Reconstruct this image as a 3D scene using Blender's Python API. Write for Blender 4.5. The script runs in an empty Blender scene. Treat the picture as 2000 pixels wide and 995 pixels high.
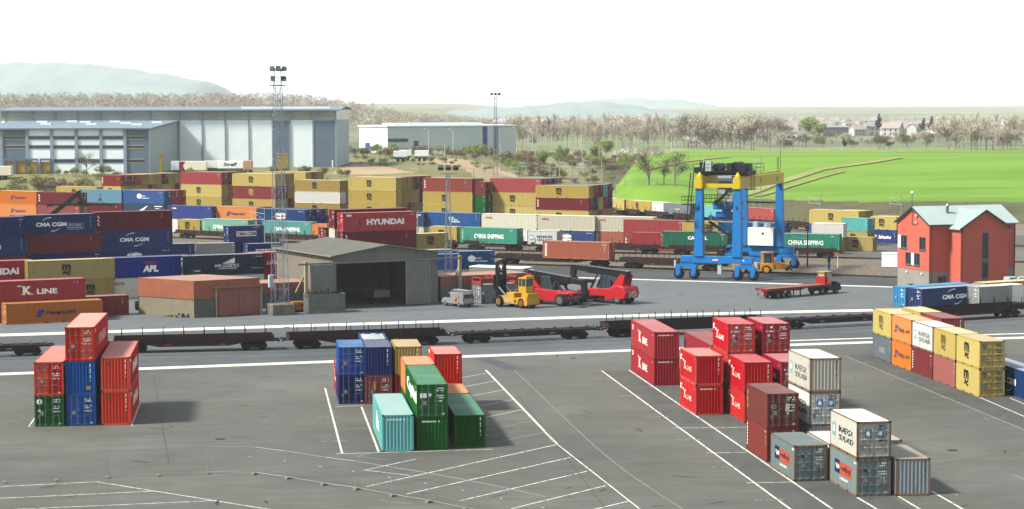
import bpy, bmesh, math, random
from mathutils import Vector, Matrix
R = math.radians
rng = random.Random(7)
SC = bpy.context.scene
COL = SC.collection

# ------------------------------------------------------------ camera, sky, sun, exposure
CF, CP, CR, CH = 3996.0, R(4.117), R(-0.147), 26.76
cam_d = bpy.data.cameras.new("camera")
cam_d.sensor_fit = 'HORIZONTAL'; cam_d.sensor_width = 36.0
cam_d.lens = CF / 2000.0 * 36.0
cam_d.clip_start = 1.0; cam_d.clip_end = 40000.0
cam = bpy.data.objects.new("camera", cam_d); COL.objects.link(cam)
cam.matrix_world = Matrix.Translation((0, 0, CH)) @ Matrix.Rotation(R(90) - CP, 4, 'X') @ Matrix.Rotation(CR, 4, 'Z')
SC.camera = cam

SUN_EL, SUN_AZ = 47.0, math.atan2(-0.31, -0.95)      # direction towards the sun, in the ground plane
world = bpy.data.worlds.new("World"); SC.world = world; world.use_nodes = True
wn = world.node_tree.nodes; wl = world.node_tree.links; wn.clear()
wo = wn.new('ShaderNodeOutputWorld'); wb = wn.new('ShaderNodeBackground'); ws = wn.new('ShaderNodeTexSky')
ws.sky_type = 'NISHITA'; ws.sun_disc = False
ws.sun_elevation = R(SUN_EL); ws.sun_rotation = math.pi / 2 - SUN_AZ
ws.air_density = 1.0; ws.dust_density = 2.0; ws.ozone_density = 1.0; ws.altitude = 100
wb.inputs['Strength'].default_value = 0.15
# a high thin veil of white cloud lies over the clear sky
wv = wn.new('ShaderNodeMix'); wv.data_type = 'RGBA'; wv.blend_type = 'MIX'; wv.inputs[0].default_value = .82
wv.inputs[7].default_value = (2.75, 2.95, 3.2, 1)
wl.new(ws.outputs[0], wv.inputs[6]); wl.new(wv.outputs[2], wb.inputs[0]); wl.new(wb.outputs[0], wo.inputs[0])
sun_d = bpy.data.lights.new("sun", 'SUN'); sun_d.energy = 4.5; sun_d.angle = R(8.0); sun_d.color = (1.0, 0.95, 0.87)
sun = bpy.data.objects.new("sun", sun_d); COL.objects.link(sun)
sdir = Vector((math.cos(SUN_AZ) * math.cos(R(SUN_EL)), math.sin(SUN_AZ) * math.cos(R(SUN_EL)), math.sin(R(SUN_EL))))
sun.rotation_euler = sdir.to_track_quat('Z', 'Y').to_euler()
sun.location = (-60, 60, 120)
SC.view_settings.view_transform = 'Standard'; SC.view_settings.look = 'None'
SC.view_settings.exposure = 1.32; SC.view_settings.gamma = 1.0
SC.render.engine = 'CYCLES'
SC.cycles.max_bounces = 6; SC.cycles.diffuse_bounces = 3; SC.cycles.glossy_bounces = 2
SC.cycles.transmission_bounces = 3; SC.cycles.volume_bounces = 1; SC.cycles.transparent_max_bounces = 6

# ------------------------------------------------------------ pixel -> world (photo pixels, 2000 wide)
_cp, _sp, _cr, _sr = math.cos(CP), math.sin(CP), math.cos(CR), math.sin(CR)
def ray(px, py):
    a = px - 1000.0; b = py - 497.5
    xx = a * _cr + b * _sr; up = a * _sr - b * _cr
    return Vector((xx, CF * _cp + up * _sp, -CF * _sp + up * _cp))
def at(px, py, z=0.0):
    d = ray(px, py); t = (z - CH) / d.z
    return Vector((d.x * t, d.y * t, z))
def at_y(px, py, Y):
    d = ray(px, py); t = Y / d.y
    return Vector((d.x * t, Y, CH + d.z * t))
ZS = {1: (0, 320, .3617), 2: (300, 320, .3617), 3: (600, 320, .3617), 4: (900, 320, .3617), 5: (1200, 270, .3617), 6: (1600, 320, .3617)}
def zp(z, X, Y):
    o = ZS[z]; return o[0] + X * o[2], o[1] + Y * o[2]

# ------------------------------------------------------------ mesh helpers
class MB:
    """collects quads, boxes, bars, tubes into one mesh"""
    def __init__(s): s.v = []; s.f = []; s.m = []
    def face(s, pts, m=0):
        b = len(s.v); s.v += [tuple(p) for p in pts]; s.f.append(tuple(range(b, b + len(pts)))); s.m.append(m)
    def box(s, x0, x1, y0, y1, z0, z1, m=0):
        b = len(s.v)
        s.v += [(x0, y0, z0), (x1, y0, z0), (x1, y1, z0), (x0, y1, z0), (x0, y0, z1), (x1, y0, z1), (x1, y1, z1), (x0, y1, z1)]
        for q in ((3, 2, 1, 0), (4, 5, 6, 7), (0, 1, 5, 4), (1, 2, 6, 5), (2, 3, 7, 6), (3, 0, 4, 7)):
            s.f.append(tuple(b + i for i in q)); s.m.append(m)
    def cbox(s, c, d, m=0):
        s.box(c[0] - d[0] / 2, c[0] + d[0] / 2, c[1] - d[1] / 2, c[1] + d[1] / 2, c[2] - d[2] / 2, c[2] + d[2] / 2, m)
    def bar(s, p, q, w, h=None, m=0, up=(0, 0, 1)):
        """rectangular bar from p to q"""
        p = Vector(p); q = Vector(q); h = h or w
        d = (q - p)
        if d.length < 1e-6: return
        d.normalize(); u = Vector(up)
        if abs(d.dot(u)) > 0.99: u = Vector((0, 1, 0))
        r = d.cross(u).normalized(); u = r.cross(d)
        b = len(s.v)
        for c in (p, q):
            for a, e in ((-1, -1), (1, -1), (1, 1), (-1, 1)):
                s.v.append(tuple(c + r * (a * w / 2) + u * (e * h / 2)))
        for k in range(4):
            s.f.append((b + k, b + (k + 1) % 4, b + 4 + (k + 1) % 4, b + 4 + k)); s.m.append(m)
        s.f.append((b + 3, b + 2, b + 1, b)); s.m.append(m); s.f.append((b + 4, b + 5, b + 6, b + 7)); s.m.append(m)
    def tube(s, p, q, r0, r1=None, n=8, m=0, cap=True):
        p = Vector(p); q = Vector(q); r1 = r0 if r1 is None else r1
        d = (q - p).normalized(); u = Vector((0, 0, 1)) if abs(d.z) < .95 else Vector((1, 0, 0))
        a = d.cross(u).normalized(); c = a.cross(d); b = len(s.v)
        for P, rr in ((p, r0), (q, r1)):
            for k in range(n):
                t = 2 * math.pi * k / n
                s.v.append(tuple(P + (a * math.cos(t) + c * math.sin(t)) * rr))
        for k in range(n):
            s.f.append((b + k, b + (k + 1) % n, b + n + (k + 1) % n, b + n + k)); s.m.append(m)
        if cap:
            s.f.append(tuple(b + k for k in reversed(range(n)))); s.m.append(m)
            s.f.append(tuple(b + n + k for k in range(n))); s.m.append(m)
    def lathe(s, c, axis, prof, n=20, m=0):
        """profile of (offset along axis, radius)"""
        c = Vector(c); d = Vector(axis).normalized(); u = Vector((0, 0, 1)) if abs(d.z) < .95 else Vector((1, 0, 0))
        a = d.cross(u).normalized(); e = a.cross(d); b = len(s.v); K = len(prof)
        for o, r in prof:
            for k in range(n):
                t = 2 * math.pi * k / n
                s.v.append(tuple(c + d * o + (a * math.cos(t) + e * math.sin(t)) * r))
        for i in range(K - 1):
            for k in range(n):
                s.f.append((b + i * n + k, b + i * n + (k + 1) % n, b + (i + 1) * n + (k + 1) % n, b + (i + 1) * n + k)); s.m.append(m)
        s.f.append(tuple(b + k for k in reversed(range(n)))); s.m.append(m)
        s.f.append(tuple(b + (K - 1) * n + k for k in range(n))); s.m.append(m)
    def prism(s, poly, axis, a0, a1, m=0):
        """poly = 2D outline; axis 'y': (x,z) outline extruded over y; 'x': (y,z); 'z': (x,y)"""
        def P(p, a):
            return (p[0], a, p[1]) if axis == 'y' else ((a, p[0], p[1]) if axis == 'x' else (p[0], p[1], a))
        n = len(poly); b = len(s.v)
        s.v += [P(p, a0) for p in poly] + [P(p, a1) for p in poly]
        s.f.append(tuple(range(b, b + n))); s.m.append(m)
        s.f.append(tuple(reversed(range(b + n, b + 2 * n)))); s.m.append(m)
        for k in range(n):
            s.f.append((b + k, b + n + k, b + n + (k + 1) % n, b + (k + 1) % n)); s.m.append(m)
    def mesh(s, name, mats=()):
        me = bpy.data.meshes.new(name); me.from_pydata(s.v, [], s.f)
        for x in (mats if isinstance(mats, (list, tuple)) else [mats]): me.materials.append(x)
        if len(set(s.m)) > 1 or (s.m and s.m[0]): me.polygons.foreach_set('material_index', s.m)
        bm = bmesh.new(); bm.from_mesh(me); bmesh.ops.recalc_face_normals(bm, faces=bm.faces); bm.to_mesh(me); bm.free()
        me.update(); return me
    def build(s, name, mats, parent=None, bevel=0):
        return link(name, s.mesh(name, mats), parent, bevel)
def link(name, me, parent=None, bevel=0):
    o = bpy.data.objects.new(name, me); COL.objects.link(o)
    if parent is not None: o.parent = parent
    if bevel:
        b = o.modifiers.new('bevel', 'BEVEL'); b.width = bevel; b.segments = 2; b.limit_method = 'ANGLE'; b.angle_limit = R(40)
    return o
def tag(o, label, cat, group=None):
    o['label'] = label; o['category'] = cat
    if group: o['group'] = group
    return o
def thing(name, label, cat, loc=(0, 0, 0), rz=0.0, group=None):
    o = bpy.data.objects.new(name, None); COL.objects.link(o)
    o.empty_display_size = 0.5
    o.location = loc; o.rotation_euler = (0, 0, rz)
    return tag(o, label, cat, group)
def struct(o, kind='structure'):
    o['kind'] = kind; return o
def kids(o): return [c for c in COL.objects if c.parent == o]
CH_CACHE = {}
def dup(root, loc, rz, label=None, scale=None):
    key = root.name
    if key not in CH_CACHE:
        CH_CACHE[key] = [(c, kids(c)) for c in kids(root)]
    r = root.copy(); COL.objects.link(r); r.location = loc; r.rotation_euler = (0, 0, rz)
    if scale is not None: r.scale = scale
    if label: r['label'] = label
    for c, gs in CH_CACHE[key]:
        cc = c.copy(); COL.objects.link(cc); cc.parent = r
        for g in gs:
            gg = g.copy(); COL.objects.link(gg); gg.parent = cc
    return r

# ------------------------------------------------------------ materials
def lin(c):
    k = .36
    if isinstance(c, str):
        if c[0] == '+': k = .78; c = c[1:]
        c = tuple(int(c[i:i + 2], 16) / 255 for i in (0, 2, 4))
    return tuple(k * (x / 12.92 if x <= .04045 else ((x + .055) / 1.055) ** 2.4) for x in c)      # sunlit swatch -> base colour
MATS = {}
def nd(nt, t, **kw):
    n = nt.nodes.new(t)
    for k, v in kw.items(): setattr(n, k, v)
    return n
def mat(name, col, rough=.6, metal=0.0, var=.12, scale=1.5, spec=.22, emit=None, bump=0.0):
    """plain painted or bare surface with soft tone variation"""
    if name in MATS: return MATS[name]
    m = bpy.data.materials.new(name); m.use_nodes = True; nt = m.node_tree; L = nt.links
    p = nt.nodes['Principled BSDF']; c = lin(col)
    p.inputs['Roughness'].default_value = rough; p.inputs['Metallic'].default_value = metal
    p.inputs['Specular IOR Level'].default_value = spec
    tc = nd(nt, 'ShaderNodeTexCoord'); nz = nd(nt, 'ShaderNodeTexNoise')
    nz.inputs['Scale'].default_value = scale; nz.inputs['Detail'].default_value = 6; nz.inputs['Roughness'].default_value = .6
    L.new(tc.outputs['Object'], nz.inputs['Vector'])
    mr = nd(nt, 'ShaderNodeMapRange'); mr.inputs[1].default_value = .3; mr.inputs[2].default_value = .7
    mr.inputs[3].default_value = 1 - var; mr.inputs[4].default_value = 1 + var
    L.new(nz.outputs[0], mr.inputs[0])
    mx = nd(nt, 'ShaderNodeMix', data_type='RGBA', blend_type='MULTIPLY'); mx.inputs[0].default_value = 1
    mx.inputs[6].default_value = (*c, 1); L.new(mr.outputs[0], mx.inputs[7])
    L.new(mx.outputs[2], p.inputs['Base Color'])
    if bump:
        b = nd(nt, 'ShaderNodeBump'); b.inputs['Strength'].default_value = bump; b.inputs['Distance'].default_value = .05
        L.new(nz.outputs[0], b.inputs['Height']); L.new(b.outputs[0], p.inputs['Normal'])
    if emit:
        p.inputs['Emission Color'].default_value = (*lin(emit[0]), 1); p.inputs['Emission Strength'].default_value = emit[1]
    MATS[name] = m; return m
def paint(col, wear=.35, fade=.07, rough=.6, key=''):
    """container paint: faded patches, dirt, vertical rust streaks, a shade of its own for each object"""
    name = 'paint_' + (col.replace('+', 'w') if isinstance(col, str) else '%02x%02x%02x' % tuple(int(255 * x) for x in col)) + '_%d_%d' % (wear * 100, fade * 100) + key
    if name in MATS: return MATS[name]
    m = bpy.data.materials.new(name); m.use_nodes = True; nt = m.node_tree; L = nt.links
    p = nt.nodes['Principled BSDF']; c = lin(col)
    p.inputs['Roughness'].default_value = rough; p.inputs['Specular IOR Level'].default_value = .09
    tc = nd(nt, 'ShaderNodeTexCoord'); oi = nd(nt, 'ShaderNodeObjectInfo')
    sc = nd(nt, 'ShaderNodeVectorMath', operation='SCALE'); sc.inputs[3].default_value = 37.0
    cx = nd(nt, 'ShaderNodeCombineXYZ')
    for i in range(3): L.new(oi.outputs['Random'], cx.inputs[i])
    L.new(cx.outputs[0], sc.inputs[0])
    ad = nd(nt, 'ShaderNodeVectorMath', operation='ADD'); L.new(tc.outputs['Object'], ad.inputs[0]); L.new(sc.outputs[0], ad.inputs[1])
    n1 = nd(nt, 'ShaderNodeTexNoise'); n1.inputs['Scale'].default_value = .45; n1.inputs['Detail'].default_value = 5
    L.new(ad.outputs[0], n1.inputs['Vector'])
    mp = nd(nt, 'ShaderNodeMapping'); mp.inputs['Scale'].default_value = (2.6, 2.6, .35); L.new(ad.outputs[0], mp.inputs['Vector'])
    n2 = nd(nt, 'ShaderNodeTexNoise'); n2.inputs['Scale'].default_value = 1.6; n2.inputs['Detail'].default_value = 8; n2.inputs['Roughness'].default_value = .7
    L.new(mp.outputs[0], n2.inputs['Vector'])
    hs = nd(nt, 'ShaderNodeHueSaturation'); hs.inputs['Color'].default_value = (*c, 1)
    rv = nd(nt, 'ShaderNodeMapRange'); rv.inputs[3].default_value = .80; rv.inputs[4].default_value = 1.12; L.new(oi.outputs['Random'], rv.inputs[0])
    L.new(rv.outputs[0], hs.inputs['Value'])
    hr_ = nd(nt, 'ShaderNodeMath', operation='MULTIPLY_ADD'); hr_.inputs[1].default_value = .014; hr_.inputs[2].default_value = .493; L.new(oi.outputs['Random'], hr_.inputs[0]); L.new(hr_.outputs[0], hs.inputs['Hue'])
    rs = nd(nt, 'ShaderNodeMapRange'); rs.inputs[1].default_value = 1; rs.inputs[2].default_value = 0; rs.inputs[3].default_value = .9; rs.inputs[4].default_value = 1.05
    L.new(oi.outputs['Random'], rs.inputs[0]); L.new(rs.outputs[0], hs.inputs['Saturation'])
    f1 = nd(nt, 'ShaderNodeMapRange'); f1.inputs[1].default_value = .42; f1.inputs[2].default_value = .72; f1.inputs[3].default_value = 0; f1.inputs[4].default_value = fade
    L.new(n1.outputs[0], f1.inputs[0])
    pale = tuple(.6 * x + .4 * .2 for x in c)
    m1 = nd(nt, 'ShaderNodeMix', data_type='RGBA'); L.new(f1.outputs[0], m1.inputs[0]); L.new(hs.outputs[0], m1.inputs[6]); m1.inputs[7].default_value = (*pale, 1)
    f2 = nd(nt, 'ShaderNodeMapRange'); f2.inputs[1].default_value = .56; f2.inputs[2].default_value = .74; f2.inputs[3].default_value = 0; f2.inputs[4].default_value = wear
    L.new(n2.outputs[0], f2.inputs[0])
    m2 = nd(nt, 'ShaderNodeMix', data_type='RGBA'); L.new(f2.outputs[0], m2.inputs[0]); L.new(m1.outputs[2], m2.inputs[6])
    rust = lin('5a3a26'); m2.inputs[7].default_value = (*[.65 * r + .35 * x * .6 for r, x in zip(rust, c)], 1)
    L.new(m2.outputs[2], p.inputs['Base Color'])
    MATS[name] = m; return m
# ------------------------------------------------------------ ground
def smooth(t):
    t = max(0.0, min(1.0, t)); return t * t * (3 - 2 * t)
def lerp_tab(tab, v):
    if v <= tab[0][0]: return tab[0][1]
    for (a, fa), (b, fb) in zip(tab, tab[1:]):
        if v <= b: return fa + (fb - fa) * (v - a) / (b - a)
    return tab[-1][1]
XT = [(300, 150), (400, 88), (441, 62), (496, 32), (540, 13), (600, -1), (700, -16), (900, -34), (1400, -60)]
def xtrack(y): return lerp_tab(XT, y)
XE = [(400, 95), (441, 70), (490, 40), (510, 28), (530, 25), (560, 26.5), (600, 29), (650, 34.5), (700, 43), (740, 54), (800, 72)]
def d_front(x, y): return (y - (478 - .32 * (x - 62))) / 1.05
def d_left(x, y): return x - lerp_tab(XE, y)
def d_right(x, y): return min(d_front(x, y), x - xtrack(y) - 6)
def height(x, y):
    if y < 425: return -.06
    xt = xtrack(y)
    hl = 8.0 * smooth((y - (482 - .40 * min(x, 40))) / 46) * smooth((xt - 4 - x) / 24)
    hl = max(hl, (8.3 - 3.4 * smooth((x + 22) / 26)) * smooth((y - 552 - 14 * smooth((x + 20) / 30)) / (80 + 70 * smooth((x + 20) / 30))))
    df = d_front(x, y); A = 6.5 - 2.7 * smooth((x - 40) / 22)
    hr = (A * smooth((df + 4) / 34) + (11.0 - A) * smooth((df - 26) / 170)) * smooth((x - lerp_tab(XE, y) + 1.5) / 8.5) ** .75
    hr *= 1 - .3 * smooth((y - 735) / 100) * smooth((x - 40) / 60)
    h = max(hl, hr)
    far = smooth((y - 800) / 400)
    h = h * (1 - far) + 5.0 * far
    h += 21 * smooth((-40 - x) / 150) * smooth((y - 1050) / 520) * (1 - .3 * smooth((y - 2200) / 1500))
    h += 22 * smooth((y - 3200) / 4500) - .06
    return h
def asphalt(name, col, dark=.35, streak=(1, 1), rot=0.0, lo=.72, hi=1.26):
    m = bpy.data.materials.new(name); m.use_nodes = True; nt = m.node_tree; L = nt.links
    p = nt.nodes['Principled BSDF']; c = lin(col); p.inputs['Roughness'].default_value = .88; p.inputs['Specular IOR Level'].default_value = .25
    tc = nd(nt, 'ShaderNodeTexCoord')
    def noise(scale, det, stretch=None, r=0.0, rough=.6):
        v = tc.outputs['Object']
        if stretch:
            mp = nd(nt, 'ShaderNodeMapping'); mp.inputs['Rotation'].default_value = (0, 0, r); L.new(v, mp.inputs['Vector'])
            mp2 = nd(nt, 'ShaderNodeMapping'); mp2.inputs['Scale'].default_value = (stretch[0], stretch[1], 1); L.new(mp.outputs[0], mp2.inputs['Vector']); v = mp2.outputs[0]
        n = nd(nt, 'ShaderNodeTexNoise'); n.inputs['Scale'].default_value = scale; n.inputs['Detail'].default_value = det; n.inputs['Roughness'].default_value = rough
        L.new(v, n.inputs['Vector']); return n.outputs[0]
    def rng_(o, a, b, c_, d):
        n = nd(nt, 'ShaderNodeMapRange'); n.inputs[1].default_value = a; n.inputs[2].default_value = b; n.inputs[3].default_value = c_; n.inputs[4].default_value = d
        L.new(o, n.inputs[0]); return n.outputs[0]
    def mul(a, b):
        n = nd(nt, 'ShaderNodeMath', operation='MULTIPLY'); L.new(a, n.inputs[0]); L.new(b, n.inputs[1]); return n.outputs[0]
    f = rng_(noise(.035, 4), .3, .7, lo, hi)
    f = mul(f, rng_(noise(.35, 6), .3, .7, .90, 1.10))
    f = mul(f, rng_(noise(9, 3), .25, .75, .93, 1.07))
    f = mul(f, rng_(noise(.5, 6, streak, rot, .65), .30, .7, .84, 1.12))
    f = mul(f, rng_(noise(.16, 8, None, 0, .72), .61, .74, 1.0, 1 - dark))
    f = mul(f, rng_(noise(.9, 5, (.25, 1.6), rot + .9, .7), .66, .78, 1.0, .72))
    mx = nd(nt, 'ShaderNodeMix', data_type='RGBA', blend_type='MULTIPLY'); mx.inputs[0].default_value = 1; mx.inputs[6].default_value = (*c, 1)
    L.new(f, mx.inputs[7])
    tint = nd(nt, 'ShaderNodeMix', data_type='RGBA'); L.new(rng_(noise(.06, 3), .35, .65, 0, 1.0), tint.inputs[0]); L.new(mx.outputs[2], tint.inputs[6])
    mx2 = nd(nt, 'ShaderNodeMix', data_type='RGBA', blend_type='MULTIPLY'); mx2.inputs[0].default_value = 1; L.new(mx.outputs[2], mx2.inputs[6]); mx2.inputs[7].default_value = (.93, 1.0, 1.06, 1)
    L.new(mx2.outputs[2], tint.inputs[7])
    L.new(tint.outputs[2], p.inputs['Base Color'])
    b = nd(nt, 'ShaderNodeBump'); b.inputs['Strength'].default_value = .25; b.inputs['Distance'].default_value = .02
    L.new(noise(14, 3), b.inputs['Height']); L.new(b.outputs[0], p.inputs['Normal'])
    return m
M_NEAR = asphalt('asphalt_near', '737268', .22, (.25, 1.6), R(-12))
M_APRON = asphalt('asphalt_apron', '7c8080', .2, (.3, 1.5), R(-16), .88, 1.1)
M_TRACKS = asphalt('asphalt_tracks', '6a6d6e', .25, (.06, 2.6), R(-17))
M_DARK = asphalt('asphalt_dark', '54585a', .2, (.1, 2.0), R(24))
M_BAY = asphalt('asphalt_bay', '656660', .3, (.3, 1.4), R(-80))
M_STRIP = mat('pale_concrete', '+b4b4a8', .85, var=.18, scale=.9)
M_KERB = mat('kerb_concrete', 'a8a89e', .9, var=.15, scale=1)
def veg(name, cols, scale, det=8, stretch=None, rough=.95):
    m = bpy.data.materials.new(name); m.use_nodes = True; nt = m.node_tree; L = nt.links
    p = nt.nodes['Principled BSDF']; p.inputs['Roughness'].default_value = rough; p.inputs['Specular IOR Level'].default_value = .1
    tc = nd(nt, 'ShaderNodeTexCoord'); mp = nd(nt, 'ShaderNodeMapping'); mp.inputs['Scale'].default_value = stretch or (1, 1, 1); L.new(tc.outputs['Object'], mp.inputs['Vector'])
    n = nd(nt, 'ShaderNodeTexNoise'); n.inputs['Scale'].default_value = scale; n.inputs['Detail'].default_value = det; n.inputs['Roughness'].default_value = .68; L.new(mp.outputs[0], n.inputs['Vector'])
    cr = nd(nt, 'ShaderNodeValToRGB'); L.new(n.outputs[0], cr.inputs[0])
    e = cr.color_ramp.elements
    while len(e) < len(cols): e.new(.5)
    for i, c in enumerate(cols):
        e[i].position = .32 + .36 * i / (len(cols) - 1); e[i].color = (*lin(c), 1)
    L.new(cr.outputs[0], p.inputs['Base Color'])
    return m
M_SCRUB = veg('scrub_ground', ['74784e', '8a8a5c', '9c9268', '8a9a56', 'a49470'], .05)
M_BANK = veg('bank_grass', ['56593c', '686a48', '767252', '7e7656'], .12)
M_EARTH = veg('bare_earth', ['b89c78', 'ccb48e', 'dcc6a0'], .06)
M_DITCH = veg('rail_ground', ['847c6c', '948a7a', 'a09484'], .3)
M_GREEN = veg('green_crop', ['6c962c', '7aa834', '8cb840', '74a036'], .022, 9, (.35, 1.6, 1))
M_MEADOW = veg('pale_meadow', ['8c9a66', '9aa678', 'a89f80', '94a06c'], .012)
def far_fields():
    m = bpy.data.materials.new('far_fields'); m.use_nodes = True; nt = m.node_tree; L = nt.links
    p = nt.nodes['Principled BSDF']; p.inputs['Roughness'].default_value = 1; p.inputs['Specular IOR Level'].default_value = 0
    tc = nd(nt, 'ShaderNodeTexCoord'); mp = nd(nt, 'ShaderNodeMapping'); mp.inputs['Scale'].default_value = (.0045, .0022, 1); L.new(tc.outputs['Object'], mp.inputs['Vector'])
    v = nd(nt, 'ShaderNodeTexVoronoi'); v.inputs['Scale'].default_value = 1; L.new(mp.outputs[0], v.inputs['Vector'])
    sp = nd(nt, 'ShaderNodeSeparateColor'); L.new(v.outputs['Color'], sp.inputs[0])
    cr = nd(nt, 'ShaderNodeValToRGB'); L.new(sp.outputs[0], cr.inputs[0]); e = cr.color_ramp.elements
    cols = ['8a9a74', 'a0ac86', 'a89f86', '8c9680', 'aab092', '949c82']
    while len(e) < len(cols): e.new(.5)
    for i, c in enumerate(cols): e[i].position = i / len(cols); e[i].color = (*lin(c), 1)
    cr.color_ramp.interpolation = 'CONSTANT'
    n = nd(nt, 'ShaderNodeTexNoise'); n.inputs['Scale'].default_value = .02; n.inputs['Detail'].default_value = 6; L.new(tc.outputs['Object'], n.inputs['Vector'])
    mr = nd(nt, 'ShaderNodeMapRange'); mr.inputs[1].default_value = .3; mr.inputs[2].default_value = .7; mr.inputs[3].default_value = .75; mr.inputs[4].default_value = 1.2; L.new(n.outputs[0], mr.inputs[0])
    mx = nd(nt, 'ShaderNodeMix', data_type='RGBA', blend_type='MULTIPLY'); mx.inputs[0].default_value = 1; L.new(cr.outputs[0], mx.inputs[6]); L.new(mr.outputs[0], mx.inputs[7])
    L.new(mx.outputs[2], p.inputs['Base Color']); return m
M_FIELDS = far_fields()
# field track: a pale earth lane across the green field, given by two world points
LANE_A, LANE_B = (42.0, 545.0), (155.0, 720.0)
def zone(x, y):
    j = 6 * math.sin(x * .13 + y * .05) + 4 * math.sin(x * .31 - y * .11)
    if y > 1000 + j * 6: return 4
    d = d_right(x, y)
    dl, df = d_left(x, y), d_front(x, y)
    if y > 748 + 2 * j and x > 10: return 6
    if dl > .12 * j and df > 12 + 16 * smooth((x - 44) / 16) + .3 * j: return 1
    if d > 0 and x > 30: return 3
    if y < 470: return 5
    if abs(x - xtrack(y)) < 12 and y < 560: return 5
    if -52 < x < -3 + .6 * j and 585 + j < y < 735 + 2 * j: return 2 if math.sin(x * .09 + y * .021) > -.5 else 0
    return 0
def build_terrain():
    ys = [-400, -60, 40, 120, 200, 280, 340, 380, 410, 426]
    y = 430.0
    while y < 700: ys.append(y); y += 3.5
    while y < 1100: ys.append(y); y += 9
    while y < 16000: ys.append(y); y *= 1.035
    N = 300; az = [math.tan(-.42 + .84 * i / N) for i in range(N + 1)]
    V = []; F = []; MI = []
    for yy in ys:
        for t in az:
            x = t * (yy + 460 if yy < 100 else yy + 360 * max(0, 1 - (yy - 100) / 330))
            V.append((x, yy, height(x, yy)))
    for j in range(len(ys) - 1):
        for i in range(N):
            a = j * (N + 1) + i
            F.append((a, a + 1, a + N + 2, a + N + 1))
            MI.append(zone((V[a][0] + V[a + N + 2][0]) / 2, (ys[j] + ys[j + 1]) / 2))
    me = bpy.data.meshes.new('ground'); me.from_pydata(V, [], F)
    for m in (M_SCRUB, M_GREEN, M_EARTH, M_BANK, M_FIELDS, M_DITCH, M_MEADOW): me.materials.append(m)
    me.polygons.foreach_set('material_index', MI); me.polygons.foreach_set('use_smooth', [True] * len(F))
    struct(link('ground', me))
build_terrain()
def sheet(name, pts, z, m):
    b = MB(); b.face([(p[0], p[1], z) for p in pts]); return struct(b.build(name, m))
def ribbon(name, pts, w, z, m, b=None):
    """flat band of width w along a polyline of (x,y)"""
    own = b is None; b = b or MB()
    P = [Vector((p[0], p[1], 0)) for p in pts]; L_, R_ = [], []
    for i, p in enumerate(P):
        d = ((P[min(i + 1, len(P) - 1)] - P[max(i - 1, 0)])).normalized(); n = Vector((-d.y, d.x, 0))
        L_.append(p + n * w / 2); R_.append(p - n * w / 2)
    for i in range(len(P) - 1):
        b.face([(R_[i].x, R_[i].y, z), (R_[i + 1].x, R_[i + 1].y, z), (L_[i + 1].x, L_[i + 1].y, z), (L_[i].x, L_[i].y, z)])
    return struct(b.build(name, m)) if own else b
def l1(x): return 220.4 + .292 * x - .0006 * x * x * (1 if x > 0 else 0)
def l2(x): return 257.6 + .275 * x - .0012 * x * x * (1 if x > 0 else 0)
def g1(x): return 324.8 - .395 * x
def g2(x): return 361.0 - .50 * x
sheet('yard', [(-180, 20), (180, 20), (260, 424), (-260, 424)], 0, M_NEAR)
xs = [-200, -120, -80, -40, 0, 20, 40, 60, 90, 130, 170]
sheet('track_lane', [(x, l1(x)) for x in xs] + [(x, l2(x)) for x in reversed(xs)], .004, M_TRACKS)
sheet('apron', [(x, l2(x)) for x in xs] + [(110, g1(110)), (40, g1(40)), (19, g1(19)), (-20, g1(-20)), (-40, 336), (-200, 300)], .004, M_APRON)
sheet('crane_lane', [(-20, g1(-20)), (19, g1(19)), (110, g1(110)), (110, g2(110)), (49, g2(49)), (8, g2(8)), (-20, g2(-20))], .006, M_DARK)
xs2 = [x for x in range(-200, 171, 10)]
ribbon('crane_runway', [(x, l1(x)) for x in xs2], 2.0, .010, M_STRIP)
ribbon('crane_runway', [(x, l2(x)) for x in xs2 if x < 90], 3.0, .010, M_STRIP)
ribbon('crane_runway', [(x, l1(x) + 4.0) for x in xs2 if x >= 30], .9, .010, M_STRIP)
ribbon('crane_runway', [(x, g1(x)) for x in range(2, 120, 8)], 1.7, .010, M_STRIP)
ribbon('crane_runway', [(x, g2(x)) for x in range(-10, 120, 8)], 1.5, .010, M_KERB)
M_PATCH = mat('patch_asphalt', '5a5f66', .85, var=.15, scale=.4)
sheet('asphalt_patch', [at(925, 701), at(987, 722.5), at(1024, 721), at(957, 699)], .004, M_PATCH)
sheet('bay_surface', [at(1174, 724), at(1229, 722), at(1330, 720), at(1780, 995), at(1545, 995)], .003, M_BAY)
sheet('bay_surface', [at(1649, 695), at(1716, 690), at(2060, 800), at(2060, 865)], .003, M_BAY)

# painted lines, worn
def worn_paint(name, col, keep):
    m = bpy.data.materials.new(name); m.use_nodes = True; nt = m.node_tree; L = nt.links
    p = nt.nodes['Principled BSDF']; p.inputs['Roughness'].default_value = .8
    tc = nd(nt, 'ShaderNodeTexCoord'); n = nd(nt, 'ShaderNodeTexNoise'); n.inputs['Scale'].default_value = 2.2; n.inputs['Detail'].default_value = 8; n.inputs['Roughness'].default_value = .75
    L.new(tc.outputs['Object'], n.inputs['Vector'])
    mr = nd(nt, 'ShaderNodeMapRange'); mr.inputs[1].default_value = keep - .06; mr.inputs[2].default_value = keep + .1; L.new(n.outputs[0], mr.inputs[0])
    mx = nd(nt, 'ShaderNodeMix', data_type='RGBA'); L.new(mr.outputs[0], mx.inputs[0]); mx.inputs[6].default_value = (*lin(col), 1); mx.inputs[7].default_value = (*lin('7d7f7a'), 1)
    L.new(mx.outputs[2], p.inputs['Base Color']); return m
M_LINE = worn_paint('line_paint', '+c0c0b4', .53)
M_LINEF = worn_paint('faded_line_paint', 'b4b4a8', .47)
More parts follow.
